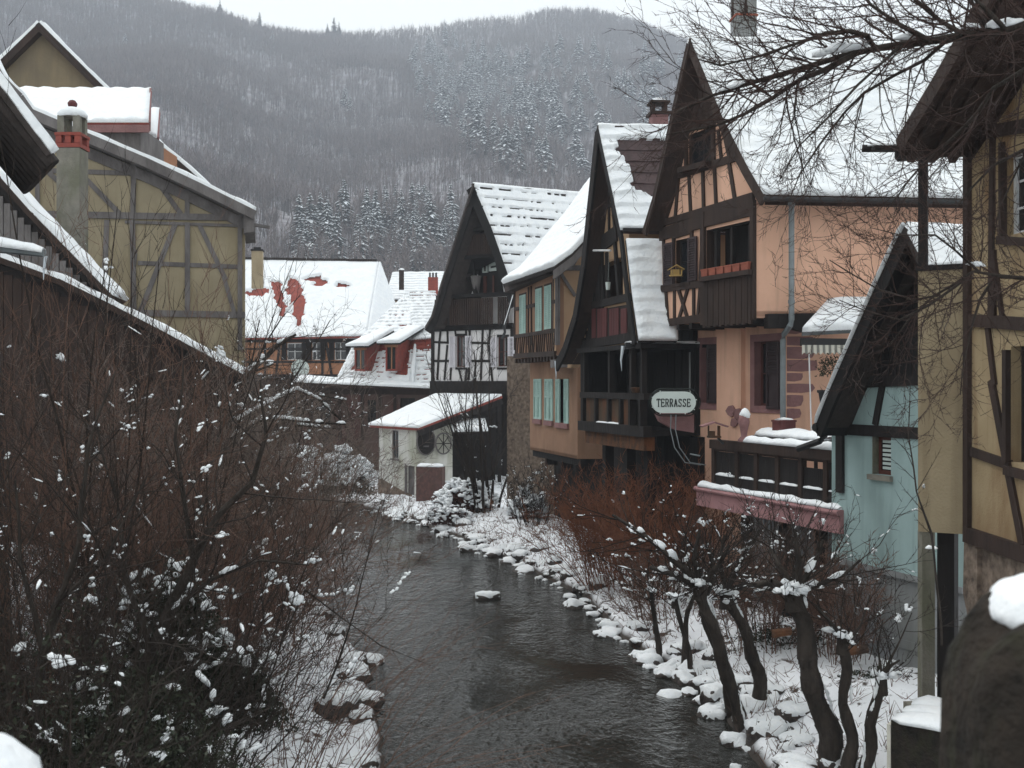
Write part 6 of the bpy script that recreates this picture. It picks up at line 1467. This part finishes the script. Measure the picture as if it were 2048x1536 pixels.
# snow laden boughs by the end of the barn verge
def limbtree(name, label, cat, base, trunk, limbs, m, seed, cfg, q=.0, twig_q=.0, sides=6, group=None, extra_snow=()):
    rr = random.Random(seed); t = thing(name, base, label, cat, group); S = []; T = []; BL = []
    for pts, r0, r1, kids in [(trunk[0], trunk[1], trunk[2], 0)]+limbs:
        P = [Vector(p) for p in pts]; n = sum(1 for _ in P)
        tot = sum((b-a).length for a, b in zip(P, P[1:])); acc = 0
        for a, b in zip(P, P[1:]):
            m_ = max(1, int((b-a).length/.12))
            for k in range(m_):
                wv_ = lambda p_: p_+Vector((nz(p_.x*2.1, p_.y, p_.z*2.1), nz(p_.x*2.1, p_.y, p_.z*2.1+9), 0))*min(.11, r0*.9)
                u, w_ = wv_(a.lerp(b, k/m_)), wv_(a.lerp(b, (k+1)/m_))
                ra = lerp(r0, r1, (acc+(b-a).length*k/m_)/tot); rb = lerp(r0, r1, (acc+(b-a).length*(k+1)/m_)/tot)
                T.append((*u, *w_, ra*(1+.34*nz(u.x*5, u.y*5, u.z*4.2)), rb*(1+.34*nz(w_.x*5, w_.y*5, w_.z*4.2))))
                dd = (b-a).normalized()
                if kids and abs(dd.z) < .82 and rr.random() < q*(1 if abs(dd.z) < .65 else .4):
                    BL.append((*(u.lerp(w_, .5)+Vector((0,0,ra*.8))), *dd, .08*rr.uniform(.8, 1.6), ra*1.15+.015, ra*.9+.02))
                kk = kids*(b-a).length/m_
                for _ in range(int(kk)+(rr.random() < kk-int(kk))):
                    nd = rot_about(tuple(dd), rr.uniform(*cfg['ang0']), rr)
                    grow(S, rr, tuple(u), nd, cfg['L0']*rr.uniform(.5, 1.3), max(.004, min(cfg['r0'], ra*.55)), 0, cfg, BL, twig_q)
            acc += (b-a).length
    segs_mesh('trunk' if trunk[1] > .05 else 'limbs', T, M['bark'], t, sides)
    if S: segs_mesh('twigs', S, m, t)
    for b_ in extra_snow: BL.append(b_)
    if BL: blobs_mesh('snow', BL, M['snow'], t, seed)
    return t
TW = dict(n=[9,6,4], wob=[.10,.13,.15], up=[.03,.03,.03], k=[6,3,0], ang=[(.4,1.0),(.4,1.0)], f=[.5,.5], **{'from': [1,1]}, rf=.6, rmin=.0035, sn=.03, ang0=(.5,1.2), L0=1.2, r0=.011)
Y_ = 21.5
limbtree('snowy_bough_tree', 'leaning tree whose pale boughs carry long snow beside the barn end', 'tree', W(450, 1040, Y_), ([W(440, 1060, Y_), W(452, 900, Y_), W(478, 775, Y_)], .13, .08),
  [([W(478,775,Y_), W(520,725,Y_), W(556,690,Y_), W(590,668,Y_)], .07, .03, 4), ([W(476,780,Y_), W(505,745,Y_), W(545,728,Y_)], .05, .02, 4), ([W(462,850,Y_), W(520,815,Y_), W(590,780,Y_+.5), W(640,800,Y_+1), W(690,850,Y_+1.2)], .05, .02, 5), ([W(456,880,Y_), W(520,840,Y_), W(560,838,Y_), W(630,845,Y_), W(690,848,Y_)], .05, .02, 5), ([W(470,800,Y_), W(505,720,Y_), W(520,640,Y_)], .03, .01, 5), ([W(500,742,Y_), W(560,640,Y_), W(600,590,Y_)], .02, .008, 5)],
  M['twig'], 51, TW, .62, .03)
limbtree('snowy_bough_tree', 'second snow lined bough lying low before the mansard house', 'tree', W(520, 1000, 27), ([W(500, 1010, 27), W(520, 930, 27), W(530, 870, 27)], .10, .07),
  [([W(530,870,27), W(590,820,27), W(640,790,27), W(690,800,27)], .05, .02, 6), ([W(528,880,27), W(600,850,27), W(680,858,27)], .05, .02, 6), ([W(520,900,27), W(560,800,27), W(600,740,27), W(660,640,27)], .04, .01, 6)],
  M['twig'], 52, TW, .6, .04)
Yb = 11.2
limbtree('leaning_tree', 'dark leaning trunk with snow lined boughs in the middle of the left thicket', 'tree', W(215, 1500, Yb), ([W(170, 1620, Yb), W(255, 1390, Yb), W(335, 1230, Yb), W(385, 1120, Yb)], .07, .05),
  [([W(385,1120,Yb), W(440,1030,Yb), W(505,965,Yb), W(530,870,Yb), W(520,760,Yb)], .045, .012, 5), ([W(340,1225,Yb), W(420,1160,Yb), W(520,1120,Yb), W(620,1130,Yb+.2)], .03, .008, 5), ([W(385,1120,Yb), W(370,1000,Yb), W(350,880,Yb), W(370,720,Yb)], .03, .008, 5), ([W(300,1300,Yb), W(250,1150,Yb), W(235,1000,Yb), W(190,840,Yb)], .035, .008, 5)],
  M['twig'], 53, TW, .28, .03)
limbtree('leaning_tree', 'thin dark tree at the left picture edge with snow in its forks', 'tree', W(60, 1500, 9.6), ([W(70, 1640, 9.6), W(75, 1400, 9.6), W(110, 1230, 9.6)], .05, .035),
  [([W(110,1230,9.6), W(160,1080,9.6), W(175,900,9.6), W(230,740,9.6)], .03, .008, 5), ([W(90,1310,9.6), W(40,1120,9.6), W(30,960,9.6)], .025, .008, 5), ([W(120,1200,9.6), W(210,1120,9.6), W(290,960,9.6)], .022, .007, 5)],
  M['twig'], 54, TW, .28, .03)
# ---- leaves: ivy and withered
def leafmass(name, label, cat, c, rad, n, m, size, seed, snow=0, snsz=.06, kind=None, shell=.45, group=None):
    rg = np.random.default_rng(seed); v = rg.normal(size=(n, 3)); v /= np.linalg.norm(v, axis=1, keepdims=True)
    v[:, 2] = np.abs(v[:, 2])*1.0-.15
    rr_ = (shell+(1-shell)*rg.random((n, 1)))*(1+.22*np.sin(v[:, 0:1]*5+seed)*np.sin(v[:, 1:2]*6+seed*2)+.12*np.sin(v[:, 2:3]*11+v[:, 0:1]*9)); P = np.array(c)+v*rr_*np.array(rad)
    a = rg.normal(size=(n, 3)); a /= np.linalg.norm(a, axis=1, keepdims=True); b = np.cross(a, rg.normal(size=(n, 3))); b /= np.linalg.norm(b, axis=1, keepdims=True)
    s = size*rg.uniform(.6, 1.3, (n, 1)); w_ = s*.42
    V = np.stack([P-a*s*.5, P+b*w_*.5-a*s*.05, P+a*s*.55, P-b*w_*.5-a*s*.05], 1).reshape(-1, 3)
    t = thing(name, (c[0], c[1], c[2]), label, cat, group)
    npmesh('leaves', V, [np.arange(4*n).reshape(-1, 4)], m, t)
    if snow:
        k = np.where((v[:, 2] > .12))[0]; k = rg.choice(k, min(snow, len(k)), replace=False); BL = []
        for i in k:
            p = np.array(c)+v[i]*(1.02*np.array(rad))*(1+.22*np.sin(v[i,0]*5+seed)*np.sin(v[i,1]*6+seed*2)); dd = rg.normal(size=3); dd[2] = -.5*abs(dd[2]); z_ = snsz*rg.uniform(.5, 1.5); BL.append((*p, *dd, z_*1.3, z_*.9, z_*.6))
        blobs_mesh('snow', BL, M['snow'], t, seed, ICO1 if c[1] > 24 else ICO2)
    return t
leafmass('ivy_bush', 'dark ivy bush with a broad snow crown in the left thicket', 'bush', (-3.68, 12.0, 2.0), (.62,.5,1.35), 13000, M['leaf'], .055, 61, 150, .042)
leafmass('ivy_bush', 'low dark ivy on the bank right of the snow crowned bush', 'bush', (-3.35, 12.6, 1.4), (.7,.5,.95), 11000, M['leaf'], .07, 62, 30, .045)
leafmass('ivy_bush', 'trailing dark ivy at the bottom left by the snowy bank', 'bush', (-3.3, 9.7, 1.5), (1.05,.6,1.35), 22000, M['leaf'], .042, 63, 50, .045)
leafmass('hedge_mound', 'rounded dark hedge mound draped with snow left of the white hut', 'hedge', (-6.95, 45.0, .9), (1.25,.9,1.65), 6000, M['leaf'], .14, 64, 420, .16)
leafmass('hedge_mound', 'smaller snow dusted mound farther left beside the draped hedge', 'hedge', (-9.0, 46.5, 1.0), (1.0,.9,1.75), 4000, M['leaf_brown'], .13, 65, 320, .14)
leafmass('withered_bush', 'withered brown leaved bush thick with snow right of the brick pier', 'bush', (-1.75, 41.0, .55), (1.15,.9,1.15), 6000, M['leaf_brown'], .10, 66, 420, .10)
leafmass('withered_bush', 'low red leaved bush with snow at the waterline below the hut', 'bush', (-2.3, 39.0, .3), (.8,.6,.6), 2600, M['leaf_brown'], .09, 67, 160, .08)
leafmass('bank_plant', 'snow clad plant at the foot of the rubble wall', 'bush', (.55, 38.0, .6), (.7,.5,.9), 2000, M['leaf_brown'], .08, 68, 160, .11)
leafmass('bank_plant', 'dark ground ivy at the base of the pale blue house plinth', 'bush', (5.9, 17.4, .35), (.8,.35,.45), 2600, M['leaf'], .06, 69, 26, .05)
leafmass('bank_plant', 'dark ground ivy under the terrace wall', 'bush', (5.0, 20.0, .45), (1.0,.5,.55), 2600, M['leaf'], .06, 70, 26, .05)
pz_ = pth.location; leafmass('potted_evergreen', 'small sparse evergreen in the tapered planter', 'plant', (pz_.x, pz_.y, zt2+.35), (.3,.3,.55), 500, M['leaf'], .06, 71)
# ---- right bank shrubs
RED = dict(k=[12,8,0], n=[8,5,3], up=[.02,.03,.03], sn=.035, rmin=.006)
shrub('large russet red dogwood like shrub below the dark gallery', 2.75, 27.4, 120, 2.7, 1.0, .65, M['twig_red'], 81, RED, .0015, .012)
shrub('russet shrub just right of the largest red one, before the peach wall', 3.6, 25.4, 90, 2.6, .9, .65, M['twig_red'], 82, RED, .004, .012)
shrub('brown bare shrub sprawling over the stones right of midstream', 3.45, 22.8, 46, 1.7, .8, .9, M['twig_brown'], 83, RED, .02, .012)
shrub('olive brown shoots standing against the wall under the terrace', 4.75, 20.2, 60, 2.0, .8, .5, M['twig_brown'], 84, RED, .006, .010)
shrub('bare upright shoots at the terrace end beside the pale blue wall', 5.4, 18.6, 44, 1.9, .6, .5, M['twig_brown'], 85, RED, .006, .010)
shrub('many stemmed bare tree in front of the dark shed by the hut', -.85, 40.6, 13, 6.2, .5, .33, M['twig'], 86, dict(n=[12,7,4], k=[11,6,0], wob=[.06,.1,.14], rmin=.010, f=[.36,.5], sn=.06), .02, .06, name='bare_tree', cat='tree')
shrub('small bare bush at the foot of the rubble wall stones', .7, 36.5, 30, 2.0, .5, .6, M['twig'], 87, dict(rmin=.008, sn=.05), .05, .014)
# ---- pollard willows
POL = dict(n=[8,5,3], wob=[.10,.12,.14], up=[.05,.04,.03], k=[5,3.2,0], ang=[(.3,.8),(.3,.9)], f=[.45,.5], **{'from': [1,1]}, rf=.6, rmin=.004, sn=.036, ang0=(.4,1.25), L0=1.05, r0=.011)
def head(p, rr, n, s): return [(p.x+rr.gauss(0, s*1.1), p.y+rr.gauss(0, s*1.1), p.z-.02+abs(rr.gauss(0, s*.4)), rr.gauss(0,1), rr.gauss(0,1), .1, rr.uniform(.03, .075), rr.uniform(.03, .07), rr.uniform(.025, .065)) for _ in range(int(n*2.2))]
rr0 = random.Random(5)
def willow(label, Y, tr, r0, r1, limbs, seed, kids=12, q=.2, tq=.034, snow=10):
    P = [W(x, y, Y) for x, y in tr]; P[0].z = min(P[0].z, gz(P[0].x, P[0].y)-.05)
    top = P[-1]; L2 = [([W(x, y, Y+dy_) for x, y, dy_ in l], a, b, k) for l, a, b, k in limbs]
    kn = [([top+Vector((0,0,-.22)), top+Vector((0,0,-.05)), top+Vector((0,0,.06))], r1*1.2, r1*.8, kids*3)]
    S_ = []
    for a_, b_ in zip(P, P[1:]):
        if rr0.random() < .75: u_ = a_.lerp(b_, rr0.uniform(.0,.4)); w_ = a_.lerp(b_, rr0.uniform(.6,1)); S_.append((u_, w_))
    es_ = head(top, rr0, snow, r1*1.1)
    for u_, w_ in S_:      # snow plastered along the upper side of the slanting trunk
        for k in range(9):
            p_ = u_.lerp(w_, k/8); r_ = lerp(r0, r1, .5); s_ = 1 if w_.x < u_.x else -1
            es_.append((p_.x+s_*r_*.78+rr0.gauss(0,.008), p_.y-r_*.35, p_.z+.01, *(w_-u_), rr0.uniform(.04,.08), rr0.uniform(.012,.03), rr0.uniform(.012,.028)))
    return limbtree('pollard_willow', label, 'tree', (P[0].x, P[0].y, P[0].z), (P, r0, r1), L2+kn, M['twig'], seed, POL, q, tq, 9, 'pollard willows on the right bank', es_)
willow('pollard willow leaning far left, second trunk from the water', 16.3, [(1482,1428),(1462,1375),(1440,1310),(1418,1245),(1402,1200),(1395,1165)], .108, .08,
  [([(1398,1175,0),(1350,1150,0),(1300,1135,.2)], .06, .03, 12), ([(1395,1165,0),(1340,1110,0),(1290,1070,.3),(1225,1030,.5)], .06, .02, 12), ([(1395,1165,0),(1390,1120,0),(1400,1060,0)], .05, .02, 12), ([(1396,1168,0),(1440,1130,0),(1460,1090,0)], .05, .02, 12)], 91)
willow('slim pollard willow close behind the far leaning one', 17.0, [(1470,1395),(1445,1320),(1420,1240),(1412,1200)], .10, .07, [([(1412,1200,0),(1430,1150,0),(1420,1100,0)], .04, .02, 12)], 92, 10, .12, .05, 6)
willow('pollard willow with a straight leaning trunk, left of the thickest', 17.2, [(1530,1392),(1505,1310),(1475,1235),(1452,1185)], .11, .08, [([(1452,1185,0),(1500,1165,0),(1545,1168,0)], .05, .03, 10), ([(1452,1185,0),(1440,1130,0),(1450,1070,0)], .04, .02, 12), ([(1452,1185,0),(1480,1120,0),(1520,1060,0)], .04, .02, 12)], 93)
willow('thickest pollard willow, its wide head loaded with snow', 14.2, [(1668,1500),(1650,1440),(1632,1370),(1612,1290),(1594,1220),(1590,1180)], .155, .11,
  [([(1590,1185,0),(1540,1165,0),(1490,1170,.2)], .07, .03, 9), ([(1592,1180,0),(1560,1130,0),(1540,1080,.2)], .05, .02, 10), ([(1590,1180,0),(1630,1130,0),(1650,1080,0)], .05, .02, 10), ([(1592,1182,0),(1640,1170,0),(1690,1150,0),(1720,1120,0)], .04, .015, 10), ([(1590,1178,0),(1600,1120,0),(1590,1060,0)], .05, .02, 12)], 94, 14, .26, .034, 26)
willow('short pollard stump with one snow ball on top', 13.9, [(1702,1508),(1695,1430),(1688,1340),(1682,1268)], .082, .062, [([(1682,1270,0),(1655,1240,0),(1630,1210,0)], .03, .012, 9), ([(1688,1300,0),(1720,1250,0),(1740,1190,0)], .02, .008, 9)], 95, 5, .03, .02, 5)
willow('lowest pollard stump slanting right, snow on its knob', 13.8, [(1728,1492),(1742,1450),(1756,1400),(1766,1352)], .08, .06, [([(1765,1352,0),(1785,1330,0),(1800,1320,0)], .025, .012, 6), ([(1764,1350,0),(1755,1290,0),(1765,1240,0)], .018, .006, 6), ([(1766,1352,0),(1800,1280,0),(1825,1225,0)], .018, .006, 7)], 96, 4, .03, .02, 5)
for i, (pts, Yd, l) in enumerate((([(1386,1292),(1362,1240),(1350,1190)], 19.4, 'slim young willow among the stones left of the leaning willows'), ([(1320,1270),(1305,1220),(1302,1180)], 20.6, 'thin bare stem nearest to the water on the right bank'), ([(1365,1275),(1375,1220),(1395,1170)], 19.9, 'thin twisted stem between the slim willow and the leaning trunk'))):
    willow(l, Yd, pts, .06, .035, [], 97+i, 16, .05, .05, 5)
# ---- overhanging tree, top right
Yt = 9.0
def L9(pts, d=0): return [W(x, y, Yt+d+(k*.06)) for k, (x, y) in enumerate(pts)]
OV = dict(n=[14,8,4], wob=[.095,.13,.16], up=[.018,.03,.03], k=[9,4,0], ang=[(.35,.9),(.35,.9)], f=[.42,.5], **{'from': [1,1]}, rf=.62, rmin=.0028, sn=.03, ang0=(.3,1.25), L0=1.0, r0=.010)
trunk = [Vector((5.45, 9.2, .6)), Vector((5.4, 9.2, 3.0)), Vector((5.3, 9.1, 5.5)), Vector((5.05, 9.0, 8.1)), Vector((5.1, 9.0, 9.6))]
ltop = Vector((5.05, 9.0, 8.1)); llow = Vector((5.33, 9.1, 5.2))
limbs = [([ltop]+L9([(2048,52),(1940,70),(1850,84),(1760,96),(1700,110),(1640,128),(1560,152),(1480,172),(1420,190),(1340,228)]), .055, .010, 8.5),
 ([W(1712,108,Yt)]+L9([(1650,140),(1600,160),(1548,196),(1490,228),(1430,252),(1330,270)], .1), .026, .006, 7.5),
 ([W(1752,96,Yt)]+L9([(1735,72),(1700,62),(1650,68),(1590,88),(1520,112),(1440,130),(1395,118)], -.2), .022, .006, 7.5),
 ([W(1930,70,Yt)]+L9([(1880,40),(1830,0),(1770,-50)], .3), .024, .008, 9), ([W(1860,82,Yt)]+L9([(1800,50),(1740,10),(1690,-50)], -.1), .022, .007, 9),
 ([W(1980,62,Yt)]+L9([(1950,20),(1930,-40)], .2), .024, .01, 9), ([W(2010,58,Yt)]+L9([(1940,-10),(1880,-70)], -.3), .022, .01, 9),
 ([W(1900,76,Yt)]+L9([(1850,120),(1790,150),(1730,185),(1690,225),(1640,290),(1600,350),(1570,420)], .2), .018, .004, 6),
 ([W(1800,92,Yt)]+L9([(1760,130),(1715,170),(1660,230),(1600,290),(1560,360)], -.2), .016, .004, 6),
 ([W(1620,136,Yt)]+L9([(1595,170),(1590,230),(1600,280),(1590,330)], .2), .012, .003, 6),
 ([ltop]+L9([(2120,110),(2048,140),(1985,176),(1955,225),(1930,252),(1880,300),(1820,360),(1770,420)], .4), .034, .005, 7.5),
 ([llow]+L9([(2150,560),(2048,557),(1992,551),(1948,543),(1905,572),(1870,592),(1820,640),(1780,690)], .3), .030, .005, 7),
 ([W(1990,551,9.5)]+L9([(1960,600),(1945,650),(1930,720),(1920,790)], .6), .014, .004, 6),
 ([W(1960,545,9.5)]+L9([(1910,500),(1870,470),(1800,470),(1740,455)], .4), .014, .004, 6),
 ([W(1930,560,9.5)]+L9([(1860,610),(1800,640),(1740,625),(1680,600)], .4), .014, .004, 6),
 ([W(1880,590,9.6)]+L9([(1830,600),(1760,580),(1700,545),(1660,520)], .5), .012, .004, 6),
 ([W(2048,300,9.6)]+L9([(1990,330),(1940,380),(1900,430)], .6), .016, .004, 7), ([ltop]+L9([(2110,200),(2040,330),(2000,420),(1985,500)], .6), .02, .004, 8)]
es = [(*W(1668,100,9.0), -1,0,-.25, .13, .06, .05), (*W(1705,96,9.0), -1,0,-.2, .12, .05, .045), (*W(1640,108,9.0), -1,0,-.2, .07, .05, .045), (*W(1945,56,9.05), -1,0,.1, .09, .05, .04), (*W(1812,74,9.0), -1,0,-.2, .10, .05, .035), (*W(2020,48,9.0), -1,0,-.2, .12, .06, .05), (*W(1952,530,9.5), -1,0,.1, .07, .045, .03), (*W(1997,50,9.0), -1,0,-.2, .09, .05, .05)]
limbtree('overhanging_tree', 'leafless tree overhanging the upper right with a mesh of fine twigs', 'tree', tuple(trunk[0]), (trunk, .16, .08), [(a_, b_, c_, k_*1.55) for a_, b_, c_, k_ in limbs], M['twig_over'], 111, OV, .02, .0, 7, None, es)
# ---- single shoots near the viewer
ONE = dict(n=[10,6], wob=[.05,.09], up=[.0,.02], k=[9,0], ang=[(.4,1.0)], f=[.22], **{'from': [2]}, rf=.5, rmin=.003, sn=.02, ang0=(.4,1.0), L0=.55, r0=.006)
def lone(label, pts, Y, r, seed, kids=4, m=None):
    P = [W(x, y, Y) for x, y in pts]; limbtree('lone_shoot', label, 'shoot', tuple(P[0]), (P[:2], r, r*.9), [(P[1:], r*.9, r*.25, kids)], m or M['twig'], seed, ONE, .0, .0, 5)
lone('long straight shoot slanting up across the water from the snowy left bank', [(648,1396),(675,1330),(712,1210),(742,1090),(762,1000)], 14.2, .017, 121, 3)
lone('thin shoot bent over the river, starting at the lower left ivy', [(560,1290),(610,1180),(690,1240),(760,1290),(860,1330)], 12.0, .012, 122, 5, M['twig_brown'])
lone('slender sapling in front of the pale blue wall', [(1885,1290),(1865,1068),(1834,982),(1817,872),(1821,760)], 12.4, .015, 123, 4)
BRA = dict(n=[14,6], wob=[.05,.10], up=[-.045,-.01], k=[7,0], ang=[(.4,1.1)], f=[.22], **{'from': [2]}, rf=.6, rmin=.003, sn=.02)
rr1 = random.Random(8)
for i, (x, y, n_, lb, mm) in enumerate(((-2.35, 13.2, 22, 'arching bramble canes over the snowy left bank', 'twig_brown'), (-2.0, 11.2, 20, 'reddish bramble canes crossing the bottom of the picture', 'twig_brown'), (-3.0, 15.8, 24, 'bramble canes reaching over the water from the left thicket', 'twig_brown'), (-3.1, 9.6, 18, 'dark bramble canes in front of the ivy', 'twig'))):
    shrub(lb, x, y, n_, 2.9, .55, 1.0, M[mm], 130+i, BRA, .0, .008, lean=(.55, .0), name='bramble', cat='bramble')
# ---- fine litter on the banks
S = []; rg = np.random.default_rng(9)
X = rg.uniform(-9, 7, 30000); Y = rg.uniform(11, 46, 30000); d_, s_ = sdist(X, Y); ok = (d_ > .02) & (d_ < np.where(s_ > 0, 5, 4)) & (rg.random(30000) < .5*np.exp(-d_*.35)); X, Y = X[ok], Y[ok]; Z = groundz(X, Y)
for x, y, z in zip(X, Y, Z):
    for _ in range(2):
        a = rg.uniform(0, 6.28); l = rg.uniform(.08, .35); e = rg.uniform(.1, 1.3); S.append((x, y, z-.02, x+math.cos(a)*l*math.cos(e), y+math.sin(a)*l*math.cos(e), z+l*math.sin(e), .005+.00012*y, .002))
o = segs_mesh('bank_scrub', S, M['twig_brown'], None); tag(o, 'dry stalks and twigs poking through the snow along both banks', 'scrub', kind='stuff')
rg = np.random.default_rng(17); n = 90000
X = rg.uniform(-9, -1.5, n); Y = 6+9.5*rg.random(n)**1.1; d_, s_ = sdist(X, Y); edge = np.interp(Y, [6, 10.5, 12, 13.5, 16], [.25, .5, 1.7, 2.3, 2.3]); ok = (d_ > edge+.3*vnoise(X, Y, 1.3, 41)); X, Y = X[ok], Y[ok]; n = len(X)
Z = groundz(X, Y)+rg.random(n)**2*(.45+(2.6*np.clip((12.5-Y)/3, 0, 1)+.7)*np.clip(vnoise(X, Y, .9, 42)+.35, 0, 1)); a = rg.normal(size=(n, 3)); a /= np.linalg.norm(a, axis=1, keepdims=True); b = np.cross(a, rg.normal(size=(n, 3))); b /= np.linalg.norm(b, axis=1, keepdims=True)
P = np.stack([X, Y, Z], -1); s = rg.uniform(.028, .065, (n, 1)); V = np.stack([P-a*s*.5, P+b*s*.22, P+a*s*.55, P-b*s*.22], 1).reshape(-1, 3)
o = npmesh('undergrowth', V, [np.arange(4*n).reshape(-1, 4)], M['leaf']); tag(o, 'dark ivy and leaf litter under the left thicket', 'ground cover', kind='stuff')
# ---- rocks with snow caps
def rock_proto(seed):
    v0, f0 = ICO3; rg = np.random.default_rng(seed); P = []
    for v in v0:
        k = (abs(v[0])**3+abs(v[1])**3+abs(v[2])**3)**(-1/3); q = v*k
        P.append(q*(1+.42*nz(*(q*.9+seed*3))+.16*nz(*(q*2.1+seed))+.07*nz(*(q*5+seed))))
    P = np.array(P)*np.array([1, .75, .55]); return P, f0
RPRO = []
for s in range(5):
    P, f0 = rock_proto(s+1)
    t = npmesh('rock', P, [f0], M['rock'], None, smooth=True, org=(0,0,0))
    r_ = np.linalg.norm(P, axis=1); nrm = P/r_[:, None]; nrm[:, 2] *= 1.6; nrm /= np.linalg.norm(nrm, axis=1, keepdims=True)
    wgt = np.clip((nrm[:, 2]-.42-.55*np.array([nz(*(p*2.6+s)) for p in P]))/.25, 0, 1); Q = P*1.0; lum = np.array([[.06+.10*nz(*(p*3.1+7+s))+.07*nz(*(p*7.5+3+s))+.03*nz(*(p*15+s))] for p in P]); Q = Q+nrm*(lum*wgt[:, None])+np.array([0,0,.03])*wgt[:, None]
    fk = f0[(wgt[f0].max(1) > .0)]; Q[wgt <= 0] = P[wgt <= 0]*.97
    sn = npmesh('snow', Q, [fk], M['snow'], t, smooth=True)
    RPRO.append((t, sn))
used = set()
def rock(x, y, s, label, group=None, rz=None, z=None, k=None):
    k = rnd.randrange(5) if k is None else k; t, sn = RPRO[k]
    if k in used:
        t2 = t.copy(); COL.objects.link(t2); s2 = sn.copy(); COL.objects.link(s2); s2.parent = t2; t = t2
    used.add(k); zz = gz(x, y) if z is None else z
    t.location = (x, y, zz+.12*s); t.scale = (s, s*rnd.uniform(.8, 1.2), s*rnd.uniform(.7, 1.2)); t.rotation_euler = (0, 0, rnd.random()*6.28 if rz is None else rz)
    for key in ('label', 'category', 'group'):
        if key in t: del t[key]
    tag(t, label, 'rock', group)
rock(-.63, 26.7, .34, 'lone snow topped rock standing in midstream', None, .2, -.02, 0)
rock(3.35, 17.8, .34, 'bare upright boulder standing among the right bank stones', None, .6, None, 1)
rock(2.75, 18.4, .38, 'large snow capped boulder at the water edge below the leaning willows', None, .4, None, 2)
rock(-2.65, 16.6, .34, 'snowy stone at the edge of the near left bank', None, None, None, 3)
n_ = 0; rq = random.Random(12)
while n_ < 240:
    y = rq.uniform(13.5, 45); seg = [ (a, b) for a, b in zip(RIV, RIV[1:]) if a[1] <= y <= b[1]][0]; k = (y-seg[0][1])/(seg[1][1]-seg[0][1]); cx = lerp(seg[0][0], seg[1][0], k); hw_ = lerp(seg[0][2], seg[1][2], k)
    sl_ = (seg[1][0]-seg[0][0])/(seg[1][1]-seg[0][1]); x = cx+hw_*math.sqrt(1+sl_*sl_)+rq.gauss(.15, .35)
    d_, s_ = sdist(np.array([x]), np.array([y]))
    if d_[0] < -.55 or d_[0] > 1.4: continue
    rock(x, y, rq.choice([.07,.09,.11,.13,.16,.20,.27])*rq.uniform(.8, 1.2)*(1.15 if y > 30 else 1), 'snow capped stone among those lining the right waterline', 'stones along the right waterline', None, max(-.05, gz(x, y)-.06)); n_ += 1
for k in range(22):
    y = rq.uniform(14, 30); x = np.interp(y, RIV[:, 1], RIV[:, 0]-RIV[:, 2])-rq.uniform(-.08, .5)
    rock(float(x), y, rq.uniform(.1, .28), 'snow capped stone among those lining the left waterline', 'stones along the left waterline', None, max(-.05, gz(float(x), y)-.05))
for k in range(46):
    y = rq.uniform(14.2, 21); x = float(np.interp(y, RIV[:, 1], RIV[:, 0]+RIV[:, 2]))+rq.uniform(-.25, 1.0)
    rock(x, y, rq.uniform(.12, .33), 'snow capped stone among those heaped at the feet of the willows', 'stones below the willows', None, max(-.05, gz(x, y)-.05))
